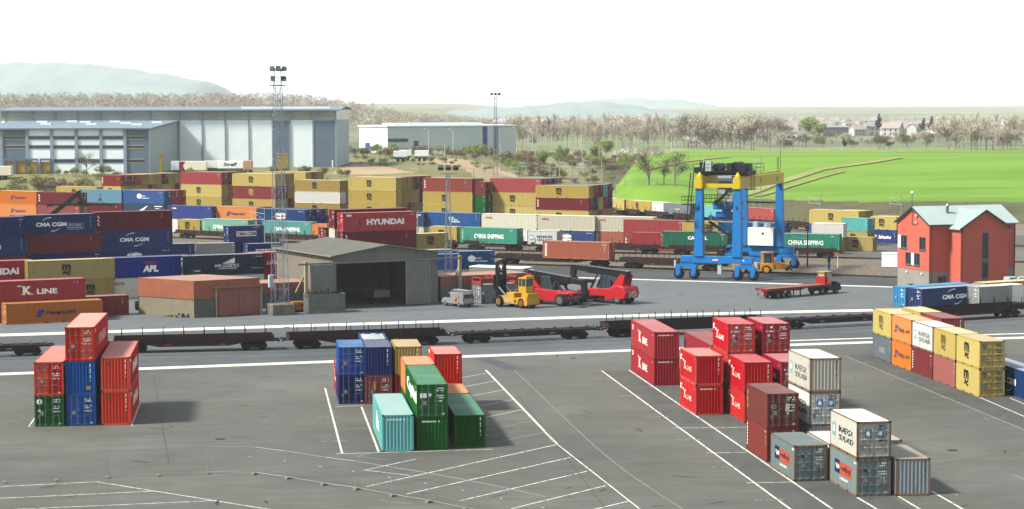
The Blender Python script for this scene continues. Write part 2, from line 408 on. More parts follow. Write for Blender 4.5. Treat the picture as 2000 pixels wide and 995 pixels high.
SEG = [  # photo pixels x0,y0,x1,y1, width m, faded?
 (1174.8, 724.3, 1548, 998, .20, 0), (1228, 723, 1632, 999, .20, 0), (1166, 723.7, 1230, 723, .15, 1), (1209, 756.5, 1277, 755, .15, 1),
 (1258, 793.4, 1268, 793, .15, 1), (1281, 793.4, 1326, 792.8, .15, 1), (1314, 836.3, 1457, 835, .15, 0), (1379, 885.2, 1458, 883.8, .15, 0), (1458, 943.5, 1550, 942, .15, 0),
 (1674, 972, 1716, 997, .2, 0), (1755, 970, 1800, 997, .2, 0), (1820, 960, 1884, 997, .2, 0),
 (1649.5, 695, 2010, 844, .2, 1), (1716, 692, 2010, 818, .16, 0), (1735, 725, 1771, 726, .15, 1), (1819, 759, 1855, 759, .15, 1), (1912, 797, 1968, 798, .15, 1),
 (1972, 777.5, 2004, 791, .16, 0), (1979, 928, 2004, 938, .16, 1),
 (634.9, 758.5, 668.6, 887, .2, 0), (706, 795, 739.5, 882.6, .2, 0), (655, 795, 711, 792.6, .15, 0), (644, 839, 721, 836.6, .15, 1), (626, 759, 637, 758.5, .15, 1),
 (657, 887, 836, 881.8, .16, 0), (836, 881.8, 963, 877.7, .16, 0), (695, 891.6, 740, 883, .14, 1), (695, 891.6, 758, 899.5, .14, 1),
 (712, 918.7, 813, 897, .14, 0), (712, 918.7, 801, 929, .14, 0),
 (715.5, 950.8, 1086.5, 869, .17, 0), (794, 965.5, 1114.5, 893.8, .17, 0), (897.5, 978.8, 1146, 921, .17, 0), (999, 994, 1182.8, 949, .17, 0), (1150, 998, 1230, 978.8, .17, 0),
 (948.8, 723, 1087, 867, .26, 0), (1087, 867, 1250, 995, .13, 0),
 (903, 737.8, 952, 729, .14, 0), (906, 756, 969, 744, .14, 0), (919, 774, 984, 762, .14, 0), (934, 794, 1002, 781, .14, 0), (948, 815.6, 1022.6, 800, .14, 0), (949, 841, 1041.7, 821.6, .14, 1), (951, 868, 1064.8, 844.8, .14, 1),
 (0, 951, 189, 941.5, .15, 0), (189, 941.5, 530, 996, .15, 0), (0, 973.7, 301, 959.7, .15, 0), (30, 995.2, 423.5, 978, .15, 0),
 (55, 835, 126, 833, .14, 1), (56, 834, 67, 818, .14, 0), (257, 832, 273.5, 788, .14, 0), (273, 788, 284, 788, .14, 1), (257, 831, 270, 830.5, .14, 1),
 (738, 977, 810, 985, .14, 1),
]
for fd, mm in ((0, M_LINE), (1, M_LINEF)):
    b = MB()
    for k, s in enumerate(SEG):
        if s[5] == fd:
            ribbon('', [at(s[0], s[1])[:2], at(s[2], s[3])[:2]], s[4] * .85, .006 + .0004 * (k % 5), None, b)
    struct(b.build('bay_markings', mm))
# stencilled bay numbers, too worn to read: clusters of short strokes
b = MB()
def stencil(px, py, k):
    o = at(px, py); a = R(7)
    for i in range(3):
        for (dx, dy, w, h) in ((0, 0, .45, .1), (0, .38, .45, .1), (-.18, .19, .1, .4), (.18, .2 * ((i + k) % 2), .1, .25)):
            cx = (i - 1) * .75 + dx; cy = dy
            q = [(cx - w / 2, cy - h / 2), (cx + w / 2, cy - h / 2), (cx + w / 2, cy + h / 2), (cx - w / 2, cy + h / 2)]
            b.face([(o.x + u * math.cos(a) - v * math.sin(a), o.y + u * math.sin(a) + v * math.cos(a), .0065 + .0004 * ((i * 4 + k) % 7)) for u, v in q])
for k, p in enumerate([(1187, 740), (1233, 774), (1286, 815), (1346, 860), (1418, 914), (1503, 978), (653, 863), (640, 816), (64, 817), (277, 812), (1680, 709), (1758, 741), (1842, 777), (1944, 818), (951, 851), (1845, 968)]):
    stencil(p[0], p[1], k)
struct(b.build('bay_numbers', M_LINEF))
# cut joint in the asphalt
M_JOINT = mat('joint_filler', 'a09f92', .9, var=.5, scale=3)
CR_ = [at(*p)[:2] for p in [(1004.5, 724), (1021, 739), (1077, 792.5), (1114, 827.7), (1141, 853), (1167, 877), (1222, 921), (1278, 959), (1340, 999)]]
ribbon('asphalt_joint', CR_, .10, .007, M_JOINT)
for q0, q1 in (((0, 872), (640, 822)), ((1010, 770), (1180, 990)), ((300, 735), (330, 905)), ((1690, 930), (2000, 880)), ((0, 640), (520, 622)), ((900, 640), (1500, 590))):
    ribbon('asphalt_joint', [at(*q0)[:2], at(*q1)[:2]], .05, .0068, mat('dark_seam', '46484a', .9, var=.3))
# drain gratings along the lanes
for k, (px, py) in enumerate(((430, 858), (1120, 700), (1660, 905), (1860, 880), (560, 640), (1330, 575))):
    q = at(px, py); b = MB(); b.box(-.35, .35, -.35, .35, 0, .012)
    for i in range(5): b.box(-.3, .3, -.28 + i * .13, -.22 + i * .13, .012, .016)
    o = struct(b.build('drain_cover', mat('cast_iron', '303234', .6))); o.location = (q.x, q.y, .004)
# tyre scuffs
b = MB()
for k in range(96):
    px, py = rng.uniform(-20, 2020), rng.uniform(690, 990) if k < 70 else rng.uniform(560, 640)
    o = at(px, py); r = rng.uniform(2.5, 11); a0 = rng.uniform(0, 6.28); da = rng.uniform(.15, .75) * 3 / r; w = rng.uniform(.10, .26)
    pts = [(o.x + r * (math.cos(a0 + da * i / 7) - math.cos(a0)), o.y + r * (math.sin(a0 + da * i / 7) - math.sin(a0))) for i in range(8)]
    for i in range(7):
        w0 = w * math.sin(math.pi * (i + .2) / 7.4); w1 = w * math.sin(math.pi * (i + 1.2) / 8.4)
        (x0, y0), (x1, y1) = pts[i], pts[i + 1]; n = Vector((-(y1 - y0), x1 - x0, 0)).normalized(); z = .0075 + .0002 * (k % 9)
        b.face([(x0 - n.x * w0 / 2, y0 - n.y * w0 / 2, z), (x1 - n.x * w1 / 2, y1 - n.y * w1 / 2, z), (x1 + n.x * w1 / 2, y1 + n.y * w1 / 2, z), (x0 + n.x * w0 / 2, y0 + n.y * w0 / 2, z)])
struct(b.build('tyre_marks', mat('rubber_scuff', '3a3c3c', .9, var=.35, scale=4)))

# ------------------------------------------------------------ railway tracks
M_RAIL = mat('rail_steel', '4a4038', .5, .3, var=.2)
M_RAILTOP = mat('rail_head', '6f6a62', .35, .6, var=.1)
M_BALLAST = veg('ballast', ['5c5246', '7c7264', '948a7a', 'a89c8a'], 1.6, 4)
M_SLEEPER = mat('sleeper', '5c564c', .9, var=.2)
TR_NEAR = [(-130, 196), (-90, 208.3), (-55.6, 220.6), (-28, 226.0), (-9.3, 230.6), (7.7, 236.2), (30, 244.2), (55.4, 255.4), (65.1, 260.5), (90, 275), (130, 302)]
TR_1 = [(-60, 380), (-25, 360.5), (8.6, 343.6), (20, 338.8), (40, 329), (60, 318.3), (90, 302)]
TR_2 = [(-110, 449), (-65, 419), (-30, 397.5), (.5, 380.2), (20, 373.5), (55.5, 361), (90, 348)]
TR_3 = [(9, 555), (15, 535), (32, 497.5), (62, 442.5), (88, 402), (130, 345)]
def curve_pts(tab, step=3.0):
    """smooth resample of a polyline (Catmull-Rom)"""
    P = [Vector((a, c, 0)) for a, c in tab]; out = []
    for i in range(len(P) - 1):
        p0, p1, p2, p3 = P[max(i - 1, 0)], P[i], P[i + 1], P[min(i + 2, len(P) - 1)]
        n = max(2, int((p2 - p1).length / step))
        for k in range(n):
            t = k / n
            out.append(.5 * ((2 * p1) + (p2 - p0) * t + (2 * p0 - 5 * p1 + 4 * p2 - p3) * t * t + (3 * p1 - p0 - 3 * p2 + p3) * t ** 3))
    out.append(P[-1]); return out
def offset(P, d):
    o = []
    for i, p in enumerate(P):
        t = (P[min(i + 1, len(P) - 1)] - P[max(i - 1, 0)]).normalized(); o.append(p + Vector((-t.y, t.x, 0)) * d)
    return o
def rails(name, tab, z, embedded):
    P = curve_pts(tab); b = MB()
    for s in (-.75, .75):
        Q = offset(P, s)
        for a, c in zip(Q, Q[1:]):
            if embedded:
                ribbon('', [a, c], .22, z + .009, None, b); b.m[-1] = 1
                b.bar((a.x, a.y, z + .012), (c.x, c.y, z + .012), .07, .02, 0)
            else:
                b.bar((a.x, a.y, z + .08), (c.x, c.y, z + .08), .09, .16, 0)
    struct(b.build(name, [M_RAIL, mat('flangeway', '3a3b3b', .9)]))
    return P
P_NEAR = rails('rails', TR_NEAR, 0, True)
P_1 = rails('rails', TR_1, .06, False)
P_2 = rails('rails', TR_2, .06, False)
P_3 = rails('rails', TR_3, .06, False)
ribbon('rails', [(p.x, p.y) for p in offset(P_NEAR, -7.2)], .09, .012, M_RAIL); ribbon('rails', [(p.x, p.y) for p in offset(P_NEAR, -8.7)], .09, .012, M_RAIL)
ribbon('dark_gutter', [(p.x, p.y) for p in offset(P_NEAR, -3.6)], .5, .011, mat('gutter', '54575a', .9, var=.3))
P2L = offset(P_2, 3.0); P1R = offset(P_1, -2.2)
b = MB(); Q1 = [p for p in P1R]; Q2 = [p for p in P2L]
n = 60
def samp(Q, t):
    f = t * (len(Q) - 1); i = min(int(f), len(Q) - 2); return Q[i].lerp(Q[i + 1], f - i)
for i in range(n):
    a, c = samp(Q1, i / n), samp(Q1, (i + 1) / n); e, g = samp(Q2, (i + 1) / n), samp(Q2, i / n)
    b.face([(a.x, a.y, .05), (c.x, c.y, .05), (e.x, e.y, .05), (g.x, g.y, .05)])
struct(b.build('ballast', M_BALLAST))
ribbon('ballast', [(p.x, p.y) for p in P_3], 5.0, .04, M_BALLAST)
def track_frame(P, x=None, s=None):
    """point and heading on a resampled track at world x"""
    for a, c in zip(P, P[1:]):
        if (a.x - x) * (c.x - x) <= 0 and a.x != c.x:
            t = (x - a.x) / (c.x - a.x); q = a.lerp(c, t); d = c - a
            return q, math.atan2(d.y, d.x)
    return P[-1], 0.0
# pale farm lane over the green hill, draped on the ground
def hit(px, py):
    d = ray(px, py); d = d / d.y; y = 430.0
    while y < 2500:
        z = CH + d.z * y
        if z <= height(d.x * y, y): return Vector((d.x * y, y, height(d.x * y, y)))
        y += 1.0
    return Vector((d.x * y, y, 8))
M_LANE = mat('farm_lane', 'a8a860', .95, var=.2, scale=.1)
for pts, w in (([(1440, 384), (1500, 365), (1600, 333), (1700, 319), (1762, 309)], 3.6), ([(1478, 385), (1540, 366), (1600, 348), (1650, 335)], 2.2), ([(1262, 333), (1330, 318), (1380, 312), (1430, 308)], 2.6)):
    H_ = [hit(*p) for p in pts]; P = []
    for u, v in zip(H_, H_[1:]):
        for k in range(12): P.append(u.lerp(v, k / 12))
    b = MB()
    for u, v in zip(P, P[1:]):
        d = (v - u).normalized(); n = Vector((-d.y, d.x, 0)).normalized() * w / 2
        b.face([(q.x, q.y, height(q.x, q.y) + .25) for q in (u - n, v - n, v + n, u + n)])
    struct(b.build('farm_lane', M_LANE))
# ------------------------------------------------------------ distant hills, haze painted into their pale colours
def hill(name, D, tab, depth, cols, sc=.01, base=5):
    V = []; F = []; K = 9; xsn = 60
    p0, p1 = tab[0][0], tab[-1][0]
    for i in range(xsn + 1):
        px = p0 + (p1 - p0) * i / xsn; y = lerp_tab(tab, px) + 1.2 * math.sin(px * .09) + .8 * math.sin(px * .23)
        for k in range(K + 1):
            u = -1 + 2 * k / K; g = max(0, 1 - u * u) ** .8
            YY = D + u * depth; z = CH + (210 - y) * D / CF
            V.append(((px - 1000) / CF * D, YY, base + (z - base) * g * (1 if 0 < i < xsn else .0)))
    for i in range(xsn):
        for k in range(K):
            a = i * (K + 1) + k; F.append((a, a + K + 1, a + K + 2, a + 1))
    me = bpy.data.meshes.new(name); me.from_pydata(V, [], F); me.polygons.foreach_set('use_smooth', [True] * len(F))
    me.materials.append(veg('hill_' + str(D), cols, sc)); o = link(name, me); struct(o)
HAZY_WOOD = ['8ea4a4', '9ab0ae', 'a4b8b2', '94aaa8']
hill('hills', 5600, [(-160, 150), (-60, 128), (40, 121), (150, 122), (220, 128), (300, 140), (370, 151), (420, 163), (470, 205)], 700, HAZY_WOOD, .006)
hill('hills', 4300, [(850, 219), (960, 212), (1052, 206), (1075, 203), (1150, 199), (1185, 200), (1230, 206), (1275, 214), (1320, 224), (1360, 232)], 420, HAZY_WOOD, .008)
hill('hills', 6600, [(860, 222), (1000, 212), (1130, 198), (1210, 192), (1330, 195), (1370, 203), (1430, 222)], 600, HAZY_WOOD, .006)
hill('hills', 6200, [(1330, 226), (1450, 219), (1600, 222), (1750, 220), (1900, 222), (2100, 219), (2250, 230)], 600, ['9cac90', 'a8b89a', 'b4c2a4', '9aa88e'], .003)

# ------------------------------------------------------------ hazy air
b = MB(); b.box(-9000, 9000, -420, 15000, -8, 260)
HZ = b.build('haze', None); HZ['kind'] = 'stuff'
hm = bpy.data.materials.new('haze'); hm.use_nodes = True; hn = hm.node_tree; hn.nodes.clear()
ho = hn.nodes.new('ShaderNodeOutputMaterial'); hv = hn.nodes.new('ShaderNodeVolumePrincipled')
hv.inputs['Color'].default_value = (.96, .98, 1.0, 1); hv.inputs['Density'].default_value = .00006; hv.inputs['Anisotropy'].default_value = .0
hn.links.new(hv.outputs[0], ho.inputs['Volume'])
HZ.data.materials.clear(); HZ.data.materials.append(hm)
# ------------------------------------------------------------ shipping containers
CW, STD, HC, L20, L40 = 2.438, 2.591, 2.896, 6.058, 12.192
def wave(x0, x1, pitch, depth):
    """trapezoid corrugation: list of (x, inset)"""
    n = max(1, round((x1 - x0) / pitch)); p = (x1 - x0) / n; out = [(x0, 0.0)]
    for i in range(n):
        a = x0 + i * p
        out += [(a + .28 * p, 0.0), (a + .5 * p, depth), (a + .78 * p, depth), (a + p, 0.0)]
    return out
def prof_at(P, x):
    for (a, fa), (c, fc) in zip(P, P[1:]):
        if x <= c: return fa + (fc - fa) * (x - a) / max(c - a, 1e-6) if x >= a else fa
    return P[-1][1]
SIDE = {L: wave(-L / 2 + .14, L / 2 - .14, .30, .040) for L in (L20, L40)}
ENDW = wave(-CW / 2 + .14, CW / 2 - .14, .27, .055)
MESH = {}
def cont_meshes(L, H):
    key = (L, H)
    if key in MESH: return MESH[key]
    x, y, d = L / 2, CW / 2, {}
    b = MB()                                            # corner posts, rails, castings, floor
    for sx in (-1, 1):
        for sy in (-1, 1):
            b.box(min(sx * x, sx * (x - .13)), max(sx * x, sx * (x - .13)), min(sy * y, sy * (y - .13)), max(sy * y, sy * (y - .13)), .118, H - .118)
            for z0, z1 in ((0, .118), (H - .118, H)):
                b.box(min(sx * (x + .006), sx * (x - .178)), max(sx * (x + .006), sx * (x - .178)), min(sy * (y + .006), sy * (y - .162)), max(sy * (y + .006), sy * (y - .162)), z0, z1, 1)
        b.box(min(sx * x, sx * (x - .1)), max(sx * x, sx * (x - .1)), -y + .162, y - .162, .02, .16)
        b.box(min(sx * x, sx * (x - .1)), max(sx * x, sx * (x - .1)), -y + .162, y - .162, H - .12, H - .008)
    for sy in (-1, 1):
        a, c = min(sy * y, sy * (y - .07)), max(sy * y, sy * (y - .07))
        b.box(-x + .178, x - .178, a, c, H - .075, H - .008)
        pk = 1.03                                      # fork pockets break the bottom rail
        xs_ = [-x + .178, -pk - .18, -pk + .18, pk - .18, pk + .18, x - .178]
        for i in (0, 2, 4): b.box(xs_[i], xs_[i + 1], a, c, .015, .165)
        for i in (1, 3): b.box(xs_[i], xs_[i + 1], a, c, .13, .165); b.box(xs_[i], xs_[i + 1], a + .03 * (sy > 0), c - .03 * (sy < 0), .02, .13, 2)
    b.box(-x + .18, x - .18, -y + .08, y - .08, .10, .16)
    d['frame'] = b.mesh('frame', [None, None, None])
    P = SIDE[L]; s = []
    for sy in (-1, 1):
        b = MB()
        for (a, da), (c, dc) in zip(P, P[1:]):
            b.face([(a, sy * (y - .006 - da), .16), (c, sy * (y - .006 - dc), .16), (c, sy * (y - .006 - dc), H - .07), (a, sy * (y - .006 - da), H - .07)])
        s.append(b.mesh('side_wall', [None]))
    d['side'] = s
    b = MB()
    for (a, da), (c, dc) in zip(ENDW, ENDW[1:]):
        b.face([(-x + .006 + da, a, .15), (-x + .006 + dc, c, .15), (-x + .006 + dc, c, H - .11), (-x + .006 + da, a, H - .11)])
    d['end'] = b.mesh('end_wall', [None])
    b = MB(); W = wave(-x + .1, x - .1, .42, .018)
    for (a, da), (c, dc) in zip(W, W[1:]):
        b.face([(a, -y + .06, H - .012 - da), (c, -y + .06, H - .012 - dc), (c, y - .06, H - .012 - dc), (a, y - .06, H - .012 - da)])
    for q in (-1, 1): b.box(min(q * (x - .1), q * (x - .178)), max(q * (x - .1), q * (x - .178)), -y + .17, y - .17, H - .03, H - .009)
    d['roof'] = b.mesh('roof', [None])
    dd = []; bars = []
    zb = [.17 + (H - .30) * k / 4 for k in range(5)]
    for s_ in (-1, 1):                                  # two leaves with pressed panels
        b = MB(); y0, y1 = (-y + .135, -.012) if s_ < 0 else (.012, y - .135); X = x - .012
        for k in range(4):
            z0, z1 = zb[k], zb[k + 1]; e = .10; q = .05
            r = [(y0, z0), (y1, z0), (y1, z1), (y0, z1)]; n_ = [(y0 + .07, z0 + e), (y1 - .07, z0 + e), (y1 - .07, z1 - e * .4), (y0 + .07, z1 - e * .4)]
            for i in range(4):
                j = (i + 1) % 4
                b.face([(X, *r[i]), (X, *r[j]), (X - .035, *n_[j]), (X - .035, *n_[i])])
            b.face([(X - .035, *p) for p in n_])
        b.box(X - .045, X - .04, y0, y1, zb[0], zb[4])
        dd.append(b.mesh('door', [None]))
        b = MB()
        for u in (.27, .73):
            yy = y0 + (y1 - y0) * u
            b.tube((x + .028, yy, .06), (x + .028, yy, H - .05), .024, n=6)
            for zz in (.14, .62, 1.25, H - .62, H - .12): b.box(x - .02, x + .045, yy - .05, yy + .05, zz - .035, zz + .035)
            b.box(x + .02, x + .05, min(yy, yy + .34 * (1 if u < .5 else -1)), max(yy, yy + .34 * (1 if u < .5 else -1)), .93, .975)
        bars.append(b.mesh('locking_bar', [None]))
    d['door'] = dd; d['bars'] = bars
    MESH[key] = d; return d

# ---- lettering: text turned into flat mesh, cut and pressed onto the corrugation
_T = {}
def text_geo(s, bold=0.0, shear=0.0):
    k = (s, bold, shear)
    if k in _T: return _T[k]
    cu = bpy.data.curves.new('t', 'FONT'); cu.body = s; cu.size = 1; cu.offset = bold; cu.shear = shear; cu.resolution_u = 2; cu.fill_mode = 'FRONT'
    o = bpy.data.objects.new('t', cu); COL.objects.link(o); dg = bpy.context.evaluated_depsgraph_get()
    me = bpy.data.meshes.new_from_object(o.evaluated_get(dg))
    v = [(q.co.x, q.co.y) for q in me.vertices]; f = [tuple(p.vertices) for p in me.polygons]
    bpy.data.objects.remove(o); bpy.data.curves.remove(cu); bpy.data.meshes.remove(me)
    x0, x1 = min(p[0] for p in v), max(p[0] for p in v); y0, y1 = min(p[1] for p in v), max(p[1] for p in v)
    v = [((p[0] - x0) / (x1 - x0) - .5, (p[1] - y0) / (y1 - y0) - .5) for p in v]
    _T[k] = (v, f); return _T[k]
def T(s, cx, cz, w, h, col, bold=.02, shear=0.0, lay=0):
    v, f = text_geo(s, bold, shear)
    return ([(cx + a * w, cz + c * h) for a, c in v], f, col, lay)
def TV(s, cx, cz, w, h, col, bold=.02):
    """letters stacked downwards"""
    out = []; n = len(s)
    for i, ch in enumerate(s):
        if ch != ' ': out.append(T(ch, cx, cz + h * (.5 - (i + .5) / n), w, h / n * .72, col, bold))
    return out
def Pg(pts, col, lay=0): return (list(pts), [tuple(range(len(pts)))], col, lay)
def Rc(cx, cz, w, h, col, lay=0): return Pg([(cx - w / 2, cz - h / 2), (cx + w / 2, cz - h / 2), (cx + w / 2, cz + h / 2), (cx - w / 2, cz + h / 2)], col, lay)
def Dk(cx, cz, r, col, lay=0, n=16, sq=1.0): return Pg([(cx + r * math.cos(6.2832 * k / n) * sq, cz + r * math.sin(6.2832 * k / n)) for k in range(n)], col, lay)
def Arc(cx, cz, r, a0, a1, w, col, lay=0, n=10, sq=1.0):
    v = []; f = []
    for i in range(n + 1):
        a = R(a0 + (a1 - a0) * i / n); ww = w * (.35 + .65 * i / n)
        v += [(cx + sq * r * math.cos(a), cz + r * math.sin(a)), (cx + sq * (r - ww) * math.cos(a), cz + (r - ww) * math.sin(a))]
    for i in range(n): f.append((2 * i, 2 * i + 2, 2 * i + 3, 2 * i + 1))
    return (v, f, col, lay)
def Star(cx, cz, r, col, lay=0, n=7):
    v = [(cx + (r if k % 2 == 0 else r * .38) * math.sin(math.pi * k / n), cz + (r if k % 2 == 0 else r * .38) * math.cos(math.pi * k / n)) for k in range(2 * n)]
    v.append((cx, cz)); return (v, [(k, (k + 1) % (2 * n), 2 * n) for k in range(2 * n)], col, lay)
def codes(cx, cz, n, dx, col, vert=False, w=.09, h=.13, seed=1):
    """worn identification marks: a run of unreadable strokes"""
    q = random.Random(seed); out = []
    for k in range(n):
        if q.random() < .16: continue
        a, c = (cx, cz - k * dx) if vert else (cx + k * dx, cz)
        out.append(Rc(a, c, w * q.uniform(.7, 1.1), h * q.uniform(.75, 1.1), col))
    return out
WHT, BLK, YEL = '+e6e4dc', '15161a', 'e2b52c'
LM = {}
def lmat(c): return mat('lettering_' + c.replace('+', 'w'), c, .55, var=.10, scale=3)
def msc(L, H, c=BLK, cx=-.06, k=1.18):
    X = cx * L; z = H * .52
    return [T('m', X, z + .36 * k, 1.05 * k, .62 * k, c, .06), Rc(X, z - .03 * k, 1.35 * k, .08 * k, c), T('sc', X, z - .38 * k, .98 * k, .5 * k, c, .06)] + codes(-.44 * L, H * .8, 9, .16, c, True, .07, .1, 3)
def cma(L, H, c=WHT, cx=0.0):
    k = 1.0 if L > 7 else .62; X = cx * L; z = H * .5
    return [T('CMA CGM', X, z, 4.6 * k, .62 * k, c, .045), Arc(X - .1, z + .1, .95 * k, 150, 85, .12, c, sq=1.5), Arc(X + .1, z - .1, .95 * k, -30, -95, .12, c, sq=1.5)] + codes(.44 * L, H * .86, 9, .18, c, True, .06, .1, 5)
def cma_box(L, H):
    z = H * .5
    return [Rc(0, z, 3.4, .82, WHT), T('CMA', -.78, z, 1.6, .6, 'b8202c', .04, lay=1), T('CGM', .86, z, 1.5, .6, '1c2f66', .04, lay=1)] + codes(.18 * L, H * .88, 8, .16, WHT, seed=8)
def cma_globe(L, H):
    z = H * .52; out = [Dk(0, z, .78, WHT, 0, 18, 1.7)]
    for k, (a, c, r) in enumerate(((-1.2, .2, .42), (1.25, .15, .45), (-.5, -.45, .5), (.6, .5, .45))): out.append(Dk(a, z + c, r, WHT, 0, 10, 1.3))
    return out[:1] + [T('CMA', -.85, z, 1.5, .5, 'b8202c', .04, lay=1), T('CGM', .85, z, 1.5, .5, '1c2f66', .04, lay=1)] + [Arc(0, z + .05, .7, 40, 140, .2, '2f5f96', 1, sq=1.5), Arc(0, z - .05, .7, 220, 320, .2, '2f5f96', 1, sq=1.5)] + codes(.36 * L, H * .86, 8, .16, WHT, seed=9)
def kline(L, H, big=False):
    k = 1.0 if L > 7 else .64; z = H * .5; X = .02 * L if L > 7 else -.02 * L
    out = [T('K', X - 1.55 * k, z + .05, 1.15 * k, 1.05 * k, WHT, .05), T('LINE', X + .95 * k, z - .12, 2.6 * k, .68 * k, WHT, .035)]
    for dx in (-2.05, -1.05): out.append(Rc(X + dx * k, z - .45 * k, .5 * k, .09, WHT)); 
    out += [Rc(X - 2.05 * k, z + .56 * k, .5 * k, .09, WHT), Rc(X - 2.45 * k, z + .62 * k, .16, .2, WHT), Rc(X - 2.7 * k, z + .62 * k, .16, .2, WHT)]
    q = -.43 * L
    out += [Pg([(q - .3, H * .62), (q + .35, H * .66), (q + .35, H * .84), (q - .3, H * .8)], WHT), Rc(q + .05, H * .73, .2, .2, 'a01c26', 1), Rc(.44 * L, .42, .2, .2, '3a5a9a')]
    return out + codes(.38 * L, H * .84, 4, .16, WHT, seed=4)
def hyundai(L, H):
    z = H * .5
    return [Pg([(-3.95, z - .42), (-3.35, z - .42), (-3.42, z + .5)], 'd8a62a'), Pg([(-3.75, z - .42), (-3.0, z - .42), (-3.42, z + .5)], '1d6a3c', 1), T('HYUNDAI', .9, z, 6.2, .92, WHT, .05)] + codes(.42 * L, H * .86, 4, .16, WHT, seed=2) + [Rc(-.42 * L, H * .86, .8, .3, WHT)]
def hapag(L, H):
    k = 1.0 if L > 7 else .95; z = H * .48; c = '1a2a6c' if L > 7 else '24222e'; X = -1.85 * k
    g = '23409a'
    return [Pg([(X - .62 * k, z - .42 * k), (X + .1 * k, z - .42 * k), (X + .35 * k, z - .05 * k), (X - .35 * k, z - .05 * k)], g), Pg([(X - .4 * k, z + .02 * k), (X + .42 * k, z + .02 * k), (X + .62 * k, z + .45 * k), (X - .15 * k, z + .45 * k)], g), T('Hapag-Lloyd', .75 * k, z, 3.6 * k, .66 * k, c, .045)]
def apl(L, H):
    z = H * .42; r = 'c32a30'
    out = [T('APL', .1, z, 2.3, .95, WHT, .07, .12)]
    for k in range(3): out.append(Pg([(-1.25 + .2 * k, z + 1.12 - .16 * k), (-.2, z + .98 - .16 * k), (-.2, z + .86 - .16 * k), (-1.1 + .2 * k, z + 1.02 - .16 * k)], r)); out.append(Pg([(1.45 - .2 * k, z + 1.12 - .16 * k), (.4, z + .98 - .16 * k), (.4, z + .86 - .16 * k), (1.3 - .2 * k, z + 1.02 - .16 * k)], r))
    out.append(Rc(.1, z + .84, .62, .4, r))
    return out + codes(.44 * L, H * .88, 8, .17, WHT, True, .06, .1, 3)
def nyk(L, H):
    z = H * .46; out = [T('NYK LOGISTICS', .4, z, 3.6, .42, WHT, .02), T('& MEGACARRIER', .5, z - .38, 2.7, .22, WHT, .01)]
    for k in range(4): out.append(Pg([(-.3 + .15 * k, z + .34 + .02 * k), (1.55, z + 1.1 - .2 * k), (1.6, z + .92 - .2 * k), (.1 + .2 * k, z + .28)], WHT))
    return out + [T('NYK', -4.0, H * .24, .9, .22, WHT, .02), Rc(-4.75, H * .25, .3, .22, 'c32a30')] + codes(.36 * L, H * .87, 9, .16, WHT, seed=4) + codes(.34 * L, H * .3, 12, .15, WHT, h=.1, seed=6)
def china(L, H):
    z = H * .46
    return [T('CHINA SHIPPING', .1 if L > 7 else 0, z, 6.3, .84, WHT, .025)] + TV('CSCLU', -.455 * L, H * .52, .22, H * .62, WHT) + codes(.38 * L, H * .86, 5, .16, WHT, seed=11)
def oocl(L, H): return [T('OOCL', -.36 * L, H * .74, 1.5, .42, 'c02028', .05), Rc(-.40 * L, H * .74, .0, .0, 'c02028')][:1]
def maersk(L, H):
    z = H * .5; X = -.36 * L
    return [Rc(X, z + .05, .72, .95, '8fcfd0'), Star(X, z + .05, .34, WHT, 1), T('MAERSK', .55, z + .24, 3.2, .46, '20242c', .03), T('SEALAND', .55, z - .34, 3.2, .42, '20242c', .02)]
def ponl(L, H):
    z = H * .54
    return [Rc(-1.35, z, 1.15, .95, '1d2a63'), T('P&O', -1.35, z + .02, .85, .42, WHT, .03, lay=1), Rc(.55, z - .03, 2.6, .9, 'e0653a'), T('Nedlloyd', .55, z - .03, 2.3, .5, '4a1f4a', .03, lay=1), T('containers', .1, z - .72, 1.8, .22, WHT, .01)] + codes(.32 * L, H * .87, 6, .16, WHT, seed=12)
def plain(L, H, c=WHT, sd=1): return codes(.40 * L, H * .86, 5, .16, c, seed=sd) + codes(.43 * L, H * .74, 5, .17, c, True, .06, .1, sd + 1)
def side_strip(L, H, bg, fg):
    out = [Rc(-.45 * L, H * .5, .34, H * .74, bg)] if bg else []
    for k in range(7): out.append(Rc(-.45 * L, H * (.8 - .1 * k), .2, .17, fg, 1 if bg else 0))
    return out + plain(L, H, WHT, 5)
def vert_tex(L, H, fg):
    out = []
    for k in range(3): out += [Rc(-.46 * L, H * (.76 - .2 * k), .16, .36, fg), Rc(-.445 * L, H * (.70 - .2 * k), .24, .1, fg)]
    return out + codes(.36 * L, H * .82, 4, .16, WHT, True, .1, .12, 7)
def world_cont(L, H):
    z = H * .52; return [Dk(-.9, z + .15, .55, WHT, 0, 14, 1.2), T('ECO', .15, z + .2, 1.3, .3, WHT, .03), T('container', .7, z - .25, 2.4, .26, WHT, .02)] + plain(L, H, WHT, 3)
def bird(L, H):
    z = H * .6; return [Pg([(-.9, z - .35), (1.2, z + .7), (1.5, z + .75), (.7, z + .05), (.1, z - .3)], WHT), Rc(.36 * L, H * .82, 2.1, .16, WHT), Rc(.34 * L, H * .66, 1.1, .12, WHT)]
def capital(L, H): return [T('CAPITAL', .6 if L > 7 else 0, H * .62, 3.6, .62, WHT, .04)] + plain(L, H, WHT, 9)
def capital_big(L, H): return [T('Capital', .3, H * .52, 10.6, 1.35, WHT, .05)] + codes(.40 * L, H * .86, 6, .16, WHT, seed=3)
